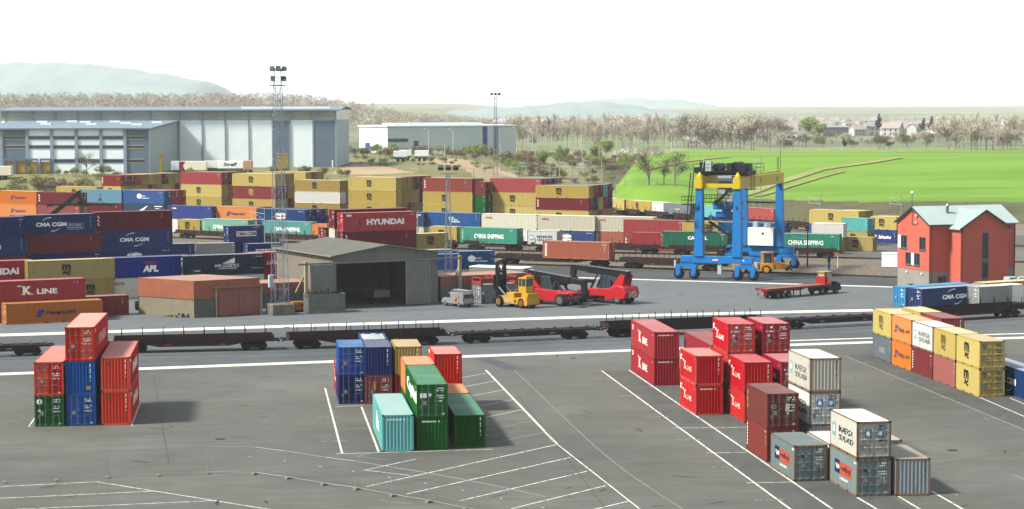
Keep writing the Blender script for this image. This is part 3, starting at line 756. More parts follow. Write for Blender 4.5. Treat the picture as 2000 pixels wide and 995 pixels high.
def inkpot(L, H):
    z = H * .5; return [Pg([(-1.6 + .9 * k, z - .6), (-1.1 + .9 * k, z - .6), (-.7 + .9 * k, z + .75 - .25 * k), (-1.2 + .9 * k, z + .75 - .25 * k)], WHT) for k in range(3)] + [Arc(-.2, z - .1, .75, 20, 130, .3, WHT, sq=1.2), Pg([(1.5, z - .6), (2.0, z - .6), (1.3, z + .3), (.9, z + .1)], WHT)] + codes(.28 * L, H * .3, 6, .3, WHT, h=.16, seed=5)
def safm(L, H):
    z = H * .46; return [T('Safmarine', .35, z, 2.9, .7, WHT, .03, .3), Dk(-1.75, z + .05, .3, WHT, 0, 12), Dk(-1.75, z + .05, .17, '8a2030', 1, 10)] + plain(L, H, WHT, 4)
def red_small(L, H): return [T('P&O', -.36 * L, H * .82, .001, .001, WHT)][:0] + [Rc(-.40 * L, H * .82, .5, .22, 'c23040'), Rc(-.34 * L, H * .8, 1.0, .2, WHT)] + codes(.42 * L, H * .86, 3, .2, WHT, seed=5)
def cma_eco(L, H): return cma(L, H, WHT, -.05) + [T('ECO container', .25 * L, H * .44, 1.9, .2, WHT, .02), T('bamboo flooring', .25 * L, H * .31, 2.0, .2, WHT, .02)] + [Rc(.25 * L, H * .52, 2.4, .03, WHT), Rc(.25 * L, H * .22, 2.4, .03, WHT), Rc(.25 * L - 1.2, H * .37, .03, .8, WHT), Rc(.25 * L + 1.2, H * .37, .03, .8, WHT)]
def eco_end(L, H):
    z = H * .52; return [T('ECO', -.3, z + .42, 1.2, .3, WHT, .03), T('floor line', .1, z + .05, 2.0, .28, WHT, .03), T('container', .5, z - .34, 2.3, .28, WHT, .03)] + codes(.43 * L, H * .86, 6, .18, WHT, True, .06, .1, 5)
def ponl2(L, H): z = H * .5; return [Rc(-.9, z, .9, .5, '1d2a63'), Rc(.5, z, 1.9, .5, 'd8c66a'), T('P&O', -.9, z, .7, .25, WHT, lay=1)]
# kind: (colour, roof colour, design, short look for the label)
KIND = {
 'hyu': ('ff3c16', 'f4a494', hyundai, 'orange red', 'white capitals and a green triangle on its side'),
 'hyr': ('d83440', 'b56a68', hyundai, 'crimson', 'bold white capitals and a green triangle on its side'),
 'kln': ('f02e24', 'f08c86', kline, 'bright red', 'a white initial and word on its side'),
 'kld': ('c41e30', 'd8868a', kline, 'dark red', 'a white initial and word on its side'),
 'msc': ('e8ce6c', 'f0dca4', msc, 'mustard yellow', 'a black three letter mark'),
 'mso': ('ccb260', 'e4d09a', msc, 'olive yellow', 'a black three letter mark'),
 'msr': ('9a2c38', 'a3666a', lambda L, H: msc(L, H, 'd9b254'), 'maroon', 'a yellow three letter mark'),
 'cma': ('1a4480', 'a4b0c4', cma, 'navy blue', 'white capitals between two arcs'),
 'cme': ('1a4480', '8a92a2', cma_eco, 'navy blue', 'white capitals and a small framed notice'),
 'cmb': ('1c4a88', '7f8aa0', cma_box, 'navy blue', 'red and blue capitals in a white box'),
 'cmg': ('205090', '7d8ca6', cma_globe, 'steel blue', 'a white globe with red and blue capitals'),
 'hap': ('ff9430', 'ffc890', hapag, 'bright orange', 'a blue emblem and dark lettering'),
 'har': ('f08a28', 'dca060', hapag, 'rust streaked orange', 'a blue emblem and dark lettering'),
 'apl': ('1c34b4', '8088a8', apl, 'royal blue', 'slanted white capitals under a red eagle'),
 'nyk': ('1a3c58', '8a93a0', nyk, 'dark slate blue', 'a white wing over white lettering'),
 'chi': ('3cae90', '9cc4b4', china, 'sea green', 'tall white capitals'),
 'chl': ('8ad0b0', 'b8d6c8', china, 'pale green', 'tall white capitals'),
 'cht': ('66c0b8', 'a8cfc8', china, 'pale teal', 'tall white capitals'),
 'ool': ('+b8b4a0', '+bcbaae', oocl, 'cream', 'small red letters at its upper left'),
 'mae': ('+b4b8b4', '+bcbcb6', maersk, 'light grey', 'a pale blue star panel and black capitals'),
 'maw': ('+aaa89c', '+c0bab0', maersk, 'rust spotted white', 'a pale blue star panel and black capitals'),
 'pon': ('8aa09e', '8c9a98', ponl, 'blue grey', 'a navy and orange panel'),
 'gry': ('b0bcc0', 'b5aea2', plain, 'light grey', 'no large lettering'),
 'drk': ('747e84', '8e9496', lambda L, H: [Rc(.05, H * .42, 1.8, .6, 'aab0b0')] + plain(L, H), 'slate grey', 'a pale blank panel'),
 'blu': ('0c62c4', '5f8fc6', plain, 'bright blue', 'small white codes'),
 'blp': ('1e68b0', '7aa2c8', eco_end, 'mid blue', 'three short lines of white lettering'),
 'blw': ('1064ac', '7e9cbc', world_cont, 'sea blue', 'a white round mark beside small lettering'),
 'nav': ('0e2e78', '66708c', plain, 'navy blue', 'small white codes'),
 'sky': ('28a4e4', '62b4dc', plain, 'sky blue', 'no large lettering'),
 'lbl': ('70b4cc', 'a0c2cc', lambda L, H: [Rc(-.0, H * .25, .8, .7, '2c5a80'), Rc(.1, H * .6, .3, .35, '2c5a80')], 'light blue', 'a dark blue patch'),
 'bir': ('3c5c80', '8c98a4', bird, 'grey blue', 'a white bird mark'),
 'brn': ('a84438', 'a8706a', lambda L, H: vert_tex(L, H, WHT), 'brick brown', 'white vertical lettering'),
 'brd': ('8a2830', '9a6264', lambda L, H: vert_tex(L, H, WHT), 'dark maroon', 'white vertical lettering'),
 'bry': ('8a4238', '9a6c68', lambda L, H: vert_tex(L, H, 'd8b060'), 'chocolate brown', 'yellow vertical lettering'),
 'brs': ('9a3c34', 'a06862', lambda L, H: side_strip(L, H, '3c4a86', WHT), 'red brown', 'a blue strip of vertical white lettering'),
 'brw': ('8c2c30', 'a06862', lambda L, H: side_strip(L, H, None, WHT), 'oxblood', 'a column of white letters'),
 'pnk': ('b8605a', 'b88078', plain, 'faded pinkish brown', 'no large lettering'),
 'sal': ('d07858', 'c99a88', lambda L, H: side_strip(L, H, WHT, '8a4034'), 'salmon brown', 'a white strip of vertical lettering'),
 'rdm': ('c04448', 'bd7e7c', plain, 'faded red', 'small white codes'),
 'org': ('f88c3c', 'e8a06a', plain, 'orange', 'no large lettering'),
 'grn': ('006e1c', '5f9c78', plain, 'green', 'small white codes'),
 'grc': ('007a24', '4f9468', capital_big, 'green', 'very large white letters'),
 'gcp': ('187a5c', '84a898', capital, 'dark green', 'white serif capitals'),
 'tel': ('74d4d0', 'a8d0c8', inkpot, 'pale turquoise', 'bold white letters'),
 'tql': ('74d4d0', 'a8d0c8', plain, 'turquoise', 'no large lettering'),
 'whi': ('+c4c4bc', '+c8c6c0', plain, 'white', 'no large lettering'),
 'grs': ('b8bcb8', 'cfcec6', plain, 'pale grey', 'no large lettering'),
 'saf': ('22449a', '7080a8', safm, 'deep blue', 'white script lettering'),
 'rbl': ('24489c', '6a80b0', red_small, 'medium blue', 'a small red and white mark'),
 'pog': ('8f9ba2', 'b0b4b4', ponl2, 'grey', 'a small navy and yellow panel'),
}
M_CAST = {}
M_BAR = mat('locking_bar_steel', '9a9ca0', .45, .5, var=.2)
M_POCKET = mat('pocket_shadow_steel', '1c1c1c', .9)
DEC = {}
def decal(kind, L, H, side, near):
    """one mesh holding a side's lettering, pressed onto the wall"""
    key = (kind, L, H, side, near)
    if key in DEC: return DEC[key]
    items = KIND[kind][2](L, H)
    if not items: DEC[key] = None; return None
    P = SIDE[L]; y = CW / 2; cols = []
    bm = bmesh.new()
    for v, f, c, lay in items:
        if c not in cols: cols.append(c)
        mi = cols.index(c); vs = [bm.verts.new((a, 0, z)) for a, z in v]
        for q in f:
            try: fc = bm.faces.new([vs[i] for i in q]); fc.material_index = mi + 16 * lay
            except ValueError: pass
    lim = L / 2 - .16
    if near:
        x0, x1 = min(v.co.x for v in bm.verts), max(v.co.x for v in bm.verts)
        for a, _ in P:
            if x0 < a < x1: bmesh.ops.bisect_plane(bm, geom=bm.verts[:] + bm.edges[:] + bm.faces[:], plane_co=(a, 0, 0), plane_no=(1, 0, 0))
    lay = {}
    for fc in bm.faces:
        l_ = fc.material_index // 16; fc.material_index %= 16
        for v in fc.verts: lay[v] = max(lay.get(v, 0), l_)
    for v in bm.verts:
        a = max(-lim, min(lim, v.co.x)); dd = prof_at(P, a) if near else 0
        v.co = (a, -(y - .006 - dd + .004 + .004 * lay.get(v, 0)), v.co.z)
        if side > 0: v.co.x *= -1; v.co.y *= -1
    for fc in bm.faces:
        fc.normal_update()
        if fc.normal.y * side < 0: fc.normal_flip()
    me = bpy.data.meshes.new('lettering'); bm.to_mesh(me); bm.free()
    for c in cols: me.materials.append(lmat(c))
    DEC[key] = me; return me
def marks_door(H, var):
    """plates and code lines on the doors, local yz at +x end"""
    key = ('door', H, var)
    if key in DEC: return DEC[key]
    col = BLK if var in ('msc', 'light') else WHT
    it = []
    q = random.Random(var + str(H))
    for r in range(2): it += codes(.32, H * .88 - r * .17, 5, .14, col, w=.10, h=.11, seed=q.randint(0, 99))
    for r in range(6): it += codes(.30 + .35 * (r % 2), H * .66 - .17 * (r // 2) - (.1 if r > 3 else 0), 3, .11, col, w=.09, h=.10, seed=q.randint(0, 99))
    if var != 'msc': it.append(Rc(-.62, H * .44, .3, .3, 'c8c8c0'))
    it += [Rc(-.85, H * .32, .22, .3, '8a8a80'), Rc(.85, H * .1, .2, .12, WHT)]
    if var == 'hyu': it += [Pg([(-.95, H * .78), (-.6, H * .78), (-.78, H * .9)], '1d6a3c'), Dk(-.35, H * .86, .09, '3a5a9a')]
    if var == 'grn': it += [Dk(-.8, H * .82, .24, WHT), Dk(-.8, H * .82, .08, '2a6a44', 1), Dk(-.8, H * .52, .12, WHT)]
    if var == 'grc': it += [Rc(-.7, H * .66, .5, .36, WHT), Dk(-.2, H * .68, .14, WHT)]
    if var == 'msc': it += [T('m', -.75, H * .84, .34, .2, BLK, .04), T('sc', -.75, H * .76, .3, .16, BLK, .04), Dk(-.3, H * .82, .08, WHT), Rc(-.85, H * .42, .26, .3, '9a9a90'), Pg([(-.4, H * .42), (-.2, H * .42), (-.3, H * .36)], WHT)]
    if var == 'kln': it += [T('K LINE', -.55, H * .74, .75, .16, WHT, .03), Dk(-.45, H * .88, .1, WHT), Rc(-.7, H * .6, .24, .18, WHT), Rc(-.45, H * .5, .28, .3, '2c2c34')]
    if var == 'light': it += [Rc(-.42, H * .68, .5, .58, '2f9fd8'), Star(-.42, H * .68, .26, WHT, 1), Rc(.42, H * .68, .5, .58, '2f9fd8'), Star(.42, H * .68, .26, WHT, 1)]
    if var == 'pon': it += [Rc(-.75, H * .7, .36, .18, 'b83a30'), Rc(-.58, H * .7, .12, .18, '20304a', 1), Rc(-.3, H * .7, .2, .2, 'a8c8e0')] + [Rc(a, H * c, .3, .22, 'd8d8c0') for a in (.4, .8) for c in (.48, .38)]
    if var == 'brn': it += [Dk(-.72, H * .62, .2, 'a8b08a', sq=1.2), Dk(-.3, H * .85, .07, '4a80b8'), Pg([(.25, H * .44), (.5, H * .44), (.38, H * .35)], WHT)] + [Rc(.35, H * c, .26, .2, WHT) for c in (.66, .58, .5)]
    if var == 'sal': it += [Rc(-.35, H * .66, .42, .62, 'e06a28'), Pg([(-.42, H * .5), (-.28, H * .5), (-.35, H * .85)], 'f0e6dc', 1)]
    b = MB(); cols = []
    for v, f, c, lay in it:
        if c not in cols: cols.append(c)
        for q_ in f: b.face([(L40 + .004 + .003 * lay, v[i][0], v[i][1]) for i in q_], cols.index(c))
    me = b.mesh('door_marks', [lmat(c) for c in cols])
    DEC[key] = me; return me
def marks_end(H, kind):
    key = ('end', H, kind)
    if key in DEC: return DEC[key]
    col = '30343a' if kind in ('gry', 'maw', 'mae', 'whi') else WHT
    it = codes(.82, H * .9, 11, .135, col, True, .08, .1, 5) if kind not in ('kld', 'tel', 'grn') else codes(-.75, H * .87, 11, .14, col, w=.1, h=.12, seed=6)
    if kind == 'hyu': it += [Pg([(-.72, H * .77), (-.4, H * .77), (-.56, H * .88)], '1d6a3c')]
    if kind == 'nav2': it += [Rc(.66, H * .22, .34, .3, 'd8b030')]
    b = MB(); cols = []
    for v, f, c, lay in it:
        if c not in cols: cols.append(c)
        for q_ in f: b.face([(-L40 - .008, -v[i][0], v[i][1]) for i in q_], cols.index(c))
    me = b.mesh('end_marks', [lmat(c) for c in cols])
    DEC[key] = me; return me
def setmat(o, ms):
    for s, m in zip(o.material_slots, ms): s.link = 'OBJECT'; s.material = m
NCONT = 0
def container(kind, L, H, center, rz, label, group, near=False, doors=None, lettering=True, endm=None, seen=('f', 'b')):
    """a container on its base centre; local +x end carries the doors"""
    global NCONT; NCONT += 1
    col, rcol, _, look, dlook = KIND[kind]
    wear = .85 if kind in ('maw', 'har', 'mso', 'gry', 'mae') else .5
    M = paint(col, wear); MF = paint('a0836c' if kind in ('pon', 'maw', 'mae', 'gry') else col, .9, .1, key='f'); MR = paint(rcol, .45, .5, .65)  # roofs paler than walls: dust fade, with bright skylight painted into the colour
    ms = cont_meshes(L, H)
    t = thing('shipping_container', label, 'shipping container', center, rz, group)
    fr = link('frame', ms['frame'], t); setmat(fr, [MF, paint('5e4634', .5, .1), M_POCKET])
    for k in (0, 1):
        w = link('side_wall', ms['side'][k], t); setmat(w, [M])
        if lettering:
            me = decal(kind, L, H, -1 if k == 0 else 1, near)
            if me: link('lettering', me, w)
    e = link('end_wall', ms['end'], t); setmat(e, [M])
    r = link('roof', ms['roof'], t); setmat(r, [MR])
    for k in (0, 1):
        d = link('door', ms['door'][k], t); setmat(d, [M])
        if near or doors:
            q = link('locking_bar', ms['bars'][k], d); setmat(q, [M_BAR if near else MF])
    if near or doors:
        var = doors or 'std'
        m = link('door_marks', marks_door(H, var), t); m.location.x = L / 2 - L40
    if near:
        m = link('end_marks', marks_end(H, endm or kind), t); m.location.x = -L / 2 + L40
    return t
def by_side(corner, th, L): 
    """centre from front-left base corner when a long side faces the camera"""
    c, s = math.cos(th), math.sin(th)
    return Vector((corner[0] + c * L / 2 - s * CW / 2, corner[1] + s * L / 2 + c * CW / 2, 0))
def by_end(corner, th, L, k=0, u=0.0):
    """centre from front-left base corner when an end faces the camera; k columns right, u metres back"""
    c, s = math.cos(th), math.sin(th)
    return Vector((corner[0] + c * (CW / 2 + k) - s * (L / 2 + u), corner[1] + s * (CW / 2 + k) + c * (L / 2 + u), 0))
LEVEL = {1: 'on the ground', 2: 'second level up', 3: 'third level up', 4: 'fourth level up'}
def end_stack(corner, th, items, where, group, u=0.0):
    """items bottom to top: (kind, L, H, doors?, doorvariant, label)"""
    z = 0
    for (kind, L, H, dfront, dv, lab) in items:
        c = by_end(corner, th, L, 0, u); c.z = z
        rz = th + R(90) + (R(180) if dfront else 0)
        container(kind, L, H, c, rz, lab, group, True, dv, endm=dv if not dfront else None)
        z += H
# ------------------------------------------------------------ near stacks (end walls towards the camera)
S_, H_ = STD, HC
GA = 'containers in the left front stack'
end_stack((-34.74, 171.62), R(7.1), [('hyu', L40, H_, 0, 'hyu', 'orange red container with a ribbed end, lower right in the left front stack'),
                                      ('hyu', L40, H_, 0, 'hyu', 'orange red container with a ribbed end, upper right in the left front stack')], '', GA)
end_stack((-37.64, 171.27), R(5.9), [('blu', L40, S_, 1, 'std', 'bright blue container with doors forward, at the foot beside the green one'),
                                      ('blu', L40, H_, 0, 'nav2', 'blue container with a yellow square sticker, in the middle of the left front stack'),
                                      ('hyu', L40, H_, 1, 'hyu', 'orange red container with closed doors on the very top of the left front stack')], '', GA)
end_stack((-40.23, 170.87), R(5.6), [('grn', L40, S_, 1, 'grn', 'green container with a white round emblem at the foot of the left front stack'),
                                      ('hyu', L40, H_, 1, 'hyu', 'red container with doors forward lying on the green container in the left front stack')], '', GA)
GB = 'containers in the middle front cluster'
def b_at(k0, u): th = R(7); return (k0[0] - math.sin(th) * u, k0[1] + math.cos(th) * u)
c0, c1, c2, c3 = (-15.7, 183.7), (-10.13, 157.82), (-7.47, 158.55), (-4.55, 159.7)
TH = R(7)
end_stack(c1, R(7.4), [('tel', L40, H_, 0, 'tel', 'pale turquoise container standing foremost in the middle front cluster')], '', GB)
end_stack(c2, R(6.9), [('grn', L40, S_, 0, 'grn', 'green container with a ribbed end, carrying another green one in the middle front cluster'),
                       ('grc', L40, S_, 1, 'grc', 'green container with doors forward and huge white letters on its side')], '', GB)
end_stack(c3, R(6.8), [('grn', L40, S_, 0, 'gr3', 'single green container with an open roof view, right foremost in the middle front cluster')], '', GB)
end_stack(b_at(c3, 12.5), TH, [('org', L20, S_, 0, 'std', 'orange container lying behind the single green one, roof visible')], '', GB)
end_stack(b_at(c3, 18.75), TH, [('rdm', L20, S_, 0, 'std', 'faded red container hidden under the orange red one behind the orange roof'),
                                ('hyu', L20, S_, 0, 'hyu', 'orange red container with a green triangle, raised behind the orange roof')], '', GB)
end_stack(b_at(c2, 12.5), TH, [('grn', L20, S_, 0, 'std', 'green container under the orange one behind the big lettered green pair'),
                               ('org', L20, S_, 0, 'std', 'light orange container lying on a green one behind the big lettered green pair')], '', GB)
end_stack(b_at(c2, 25.6), TH, [('brn', L20, S_, 0, 'std', 'brick brown container under the mustard one in the middle cluster'),
                               ('mso', L20, S_, 0, 'std', 'mustard container with a ribbed end raised at the back of the middle cluster')], '', GB)
end_stack(b_at(c1, 26.0), TH, [('pnk', L20, S_, 1, 'sal', 'reddish brown container with an orange panel on its doors'),
                               ('nav', L20, S_, 0, 'std', 'dark navy container with a ribbed end, resting on the one with the orange door panel')], '', GB)
end_stack(c0, TH, [('nav', L20, S_, 1, 'std', 'navy container with doors forward at the left foot of the middle cluster'),
                   ('blu', L20, S_, 1, 'std', 'bright blue container with doors forward on the navy one in the middle cluster')], '', GB)
end_stack(b_at(c0, 6.3), TH, [('kld', L20, S_, 0, 'std', 'dark red container peeping out at the far left behind the navy and blue pair')], '', GB)
end_stack(b_at(c1, 32.2), TH, [('blu', L20, S_, 0, 'std', 'blue container under the open topped one at the back of the middle cluster')], '', GB)
# the open-topped box with a slack tarpaulin
t = container('blu', L20, S_, by_end(b_at(c1, 32.2), TH, L20) + Vector((0, 0, S_)), TH + R(90), 'blue open topped container with a slack white tarpaulin over its load', GB, True)
for c in kids(t):
    if c.name.startswith('roof'): bpy.data.objects.remove(c)
b = MB(); nx, ny = 22, 10
for i in range(nx):
    for j in range(ny):
        q = []
        for a, c in ((i, j), (i + 1, j), (i + 1, j + 1), (i, j + 1)):
            X = -2.92 + 5.84 * a / nx; Y = -1.1 + 2.2 * c / ny
            zz = 2.44 + .30 * math.exp(-((X - .5) / 1.1) ** 2 - (Y / .7) ** 2) - .20 * math.exp(-((X + 1.9) / .8) ** 2) + .03 * math.sin(X * 4 + Y * 3) + .02 * math.sin(X * 9 - Y * 7)
            q.append((X, Y, zz))
        b.face(q)
b.build('tarpaulin', mat('tarpaulin', 'cfd2d0', .6, var=.2, scale=2), t)
GC = 'red containers in the right front block'
K2 = 'bright red container '
end_stack((13.65, 195.48), R(7.2), [('kld', L40, S_, 0, 'kld', 'dark red container at the foot of the long pair, leftmost of the red block'), ('kld', L40, S_, 0, 'kld', 'dark red container on top of the long pair, leftmost of the red block')], '', GC)
end_stack((15.94, 176.55), R(8.2), [('kln', L20, S_, 0, 'kld', 'bright red container at the foot of the short pair beside the leftmost red pair'), ('kln', L20, S_, 0, 'kln', 'bright red container on top of the short pair beside the leftmost red pair')], '', GC)
k3 = (19.65, 171.9); k4 = (22.75, 172.2)
end_stack(k3, TH, [('kln', L20, S_, 0, 'kld', 'bright red container with a pale patch on its side, beside the brown pair'), ('kln', L20, S_, 0, 'kln', 'bright red container with a dark square on its ribbed end, behind the brown pair')], '', GC)
end_stack(b_at(k3, 6.3), TH, [('kln', L20, S_, 0, 'kln', 'bright red container at ground level below the raised left one of the red block'), ('kln', L20, S_, 0, 'kln', 'bright red container in the middle below the raised left one of the red block'),
                              ('kln', L20, S_, 1, 'kln', 'bright red container with doors forward, left of the two raised highest in the red block')], '', GC)
end_stack(b_at(k3, 12.7), TH, [('pnk', L40, S_, 0, 'kld', 'faded red container under the peach roofed one in the red block'), ('rdm', L40, S_, 0, 'kld', 'faded red container with a peach roof at the back of the red block')], '', GC)
end_stack(k4, TH, [('kld', L20, S_, 1, 'kln', 'dark red container at ground level behind the rusty white pair'), ('kld', L20, S_, 1, 'kln', 'dark red container with doors forward half hidden by the rusty white container')], '', GC)
end_stack(b_at(k4, 6.3), TH, [('kld', L20, S_, 0, 'kln', 'dark red container at ground level below the raised right one of the red block'), ('kld', L20, S_, 0, 'kln', 'dark red container in the middle below the raised right one of the red block'),
                              ('kld', L20, S_, 1, 'kln', 'dark red container with doors forward, right of the two raised highest in the red block')], '', GC)
GD = 'containers in the right foremost block'
end_stack((19.2, 152.9), R(8.2), [('brs', L20, S_, 0, 'std', 'red brown container with a blue strip of letters, under the chocolate brown one'), ('bry', L20, S_, 1, 'brn', 'chocolate brown container with doors forward and yellow marks on its side')], '', GD)
end_stack((20.15, 144.78), R(9.0), [('pon', L20, S_, 1, 'pon', 'blue grey container with a navy and orange panel, standing alone before the brown pair')], '', GD)
end_stack((23.63, 139.04), R(8.6), [('pon', L20, S_, 1, 'pon', 'blue grey container with a navy and orange panel, under the white one'), ('maw', L20, S_, 1, 'light', 'white container with blue star panels on its doors, foremost in the right block')], '', GD)
end_stack((26.35, 139.2), R(5.5), [('gry', L20, S_, 0, 'gry', 'light grey container with a ribbed end, at the right front corner of the block')], '', GD)
end_stack((25.9, 147.0), R(7), [('grs', L20, S_, 0, 'gry', 'pale grey container lying behind the light grey one, only its roof showing')], '', GD)
end_stack((22.75, 145.4), R(7.6), [('maw', L20, S_, 0, 'gry', 'white container with a pale roof, low behind the foremost white one')], '', GD)
end_stack((22.5, 153.6), R(8), [('grs', L20, S_, 0, 'gry', 'pale grey container at the foot of the rusty white stack'), ('mae', L20, S_, 1, 'light', 'grey container with blue star panels, under the rust streaked white one'),
                                ('maw', L20, S_, 0, 'maw', 'rust streaked white container with a ribbed end, on top of the grey star panelled one')], '', GD)
GE = 'containers in the right hand row'
th = R(8.05); e1 = (43.0, 187.04)
lo = [('msc', 'msc', 'mustard container with doors forward, lower of the end pair of the right hand row'), ('pnk', 'std', 'faded pinkish brown container, second along the foot of the right hand row'),
      ('brw', 'std', 'oxblood container with a column of white letters, at the foot of the right hand row'), ('hap', 'std', 'bright orange container at the foot of the right hand row'), ('drk', 'std', 'slate grey container with a pale panel, far end foot of the right hand row')]
hi = [('msc', 'msc', 'mustard container with doors forward, upper of the end pair of the right hand row'), ('msc', 'std', 'mustard container second along the top of the right hand row'),
      ('mae', 'light', 'white container with a faded star panel on top of the right hand row'), ('hap', 'std', 'bright orange container on top of the right hand row'), ('msc', 'std', 'mustard container at the far end of the top of the right hand row')]
for k in range(5):
    end_stack((e1[0] - math.sin(th) * 6.3 * k, e1[1] + math.cos(th) * 6.3 * k), th, [(lo[k][0], L20, S_, k == 0, lo[k][1], lo[k][2]), (hi[k][0], L20, S_, k == 0, hi[k][1], hi[k][2])], '', GE)
for k, (ka, kb, la, lb) in enumerate([('rdm', 'brn', 'faded red container at the ground behind the right hand row', 'red brown container raised behind the right hand row'), ('mso', 'msc', 'olive container at the ground at the back corner behind the right hand row', 'mustard container raised at the back corner behind the right hand row')]):
    end_stack((43.75 - math.sin(th) * 6.3 * k, 207.5 + math.cos(th) * 6.3 * k), th, [(ka, L20, S_, 0, 'std', la), (kb, L20, S_, 0, 'std', lb)], '', GE)
end_stack((46.95, 183.6), R(8), [('cma', L40, S_, 0, 'std', 'navy blue container with white capitals beside the mustard end pair at the right edge')], '', GE)
end_stack((45.8, 198.2), R(8), [('grs', L20, S_, 0, 'gry', 'pale container with only a roof corner showing beyond the navy one at the right edge')], '', GE)

# ------------------------------------------------------------ yard stacks seen by their long sides
def side_stack(px, py, ztop, thd, rows, where, group, anchor='R', doors='R', hs=None):
    """rows: front to back, each a list top to bottom of kinds ('40kind' / '20kind'); anchor pixel is the front top corner on side L or R"""
    p = at(px, py, ztop); th = R(thd); c, s = math.cos(th), math.sin(th)
    for ri, levels in enumerate(rows):
        # an empty entry leaves the level out
        z = ztop; n = len(levels)
        for li, k in enumerate(levels):
            hh = (hs[li] if hs else HC); z -= hh
            if not k: continue
            L = L40 if k[:2] == '40' else L20; kind = k[2:5]
            off = float(k[5:]) if len(k) > 5 else 0.0
            cx, cy = p.x - s * (CW + .12) * ri, p.y + c * (CW + .12) * ri
            if anchor == 'R': cx -= c * L; cy -= s * L
            cx += c * off; cy += s * off
            ctr = by_side((cx, cy), th, L); ctr.z = max(z, 0)
            lev = 'topmost' if li == 0 else ('lowest' if li == n - 1 else ('second down' if li == 1 else 'third down'))
            row = '' if len(rows) == 1 else (' front row of' if ri == 0 else ' %s row of' % ('second third fourth fifth sixth seventh eighth ninth tenth'.split()[ri - 1]))
            lab = '%s container, %s %s %s' % (KIND[kind][3], lev, row + ('' if row else 'in'), where)
            lab = ' '.join(lab.split())
            container(kind, L, hh, ctr, th + (0 if doors == 'R' else math.pi), lab, group, False, 'msc' if kind in ('msc', 'mso') else 'std', lettering=(ri == 0))
GL = 'containers in the left yard'
LTH = 27
S4 = [STD] * 5
# row one
def base_stack(px, py, thd, L, kind, label, anchor='R', z=0.0, H=STD, doors='L', group=GL):
    p = at(px, py, z); th = R(thd); c, s = math.cos(th), math.sin(th)
    cx, cy = p.x, p.y
    if anchor == 'R': cx -= c * L; cy -= s * L
    ctr = by_side((cx, cy), th, L); ctr.z = z
    return container(kind, L, H, ctr, th + (0 if doors == 'R' else math.pi), label, group, False, 'msc' if kind in ('msc', 'mso') else 'std')
q = zp(1, 34, 871); base_stack(q[0], q[1], 27, L40, 'har', 'rust streaked orange container on the ground at the front left of the yard', 'L')
q = zp(1, 697, 817); base_stack(q[0], q[1], 27, L20, 'brn', 'brick brown container on the ground behind the rust streaked orange one')
side_stack(*zp(1, 460, 619), 5.18, 27, [['40kld', '40rdm']], 'the pair behind the rust streaked orange container', GL, hs=S4, doors='L')
side_stack(*zp(1, 620, 511), 5.79, 26, [['40mso', '20mso-0.1']], 'the pair left of the royal blue container', GL, doors='L')
side_stack(*zp(1, 183, 520), 5.79, 26, [['40hyr', '40rdm']], 'the left edge pair beside the olive one', GL, doors='L')
side_stack(*zp(1, 1033, 495), 5.79, 26.5, [['40apl', '40ool']], 'the middle pair of the third yard row', GL, doors='L')
side_stack(*zp(2, 600, 484.5), 5.79, 26, [['40nyk', '40mae']], 'the pair behind the brown and grey shed', GL, doors='L')
side_stack(*zp(2, 640, 478), 5.6, 26, [['20kld2.6', '20kld2.6']], 'the red pair just behind the tall lattice mast', GL, doors='L')
side_stack(*zp(1, 930, 252), 10.97, 27, [['40brd', '40cma', '40cmg', '40nav']], 'the tall maroon topped stack at the left', GL, hs=[HC, HC, STD, STD], doors='L')
side_stack(*zp(1, 513, 269.5), 10.97, 28, [['40cme', '40brd1.0', '40nav1.0', '40rdm1.0']], 'the tall stack left of the maroon topped one', GL, hs=[HC, HC, STD, STD], doors='L')
side_stack(*zp(1, 140, 286), 10.97, 30, [['40nav', '40cma', '40brd', '40rdm']], 'the tall stack at the left yard edge', GL, hs=[HC, HC, STD, STD], doors='L')
side_stack(*zp(2, 405, 338), 7.77, 28, [['20cmb', '20nav', '20rdm']], 'the small navy topped stack behind the slate one', GL, 'L', hs=S4, doors='L')
side_stack(*zp(2, 508, 434), 5.18, 25, [['20cmb', '20nav']], 'the low pair just left of the lattice mast', GL, 'L', hs=S4, doors='L')
side_stack(*zp(2, 440, 428), 5.18, 14, [['20grs', '20gry']], 'the grey pair behind the slate blue container', GL, hs=S4, doors='L')
side_stack(*zp(2, 222, 431), 5.18, 14, [['40cma', '40nav']], 'the navy pair behind the royal blue container', GL, hs=S4, doors='L')
side_stack(*zp(3, 193, 268), 10.7, 26, [['40hyr', '40brd', '40kld', '40rdm']], 'the crimson topped stack behind the hangar', GL, 'L', hs=[HC, STD, STD, STD], doors='L')
side_stack(*zp(3, 147, 249.5), 11.1, 26, [['40brd', '40ool', '40kld', '40rdm']], 'the maroon topped stack behind the crimson one', GL, 'L', hs=[HC, HC, HC, 2.3 + .1], doors='L')
side_stack(*zp(3, 88, 345), 7.77, 26, [['20brn', '20brn', '20rdm']], 'the low stack left of the crimson topped one', GL, 'L', hs=S4, doors='L')
side_stack(*zp(3, 590, 379), 5.18, 27, [['20mso', '20mso']], 'the olive pair right behind the hangar roof', GL, 'L', hs=S4, doors='L')
GR = 'containers in the back stacks'
B4 = [HC] * 4
side_stack(*zp(1, 652, 64), 10.5, -30, [['20brn', '20msc', '20brn', '20msc']] + [['20' + k, '20' + j, '20mso', '20rdm'] for k, j in (('brd', 'mso'), ('kld', 'msc'), ('mso', 'mso'), ('msc', 'brd'), ('mso', 'mso'), ('brd', 'msc'), ('mso', 'msc'), ('mso', 'brd'))], 'the first back stack from the left', GR, hs=[2.625] * 4)
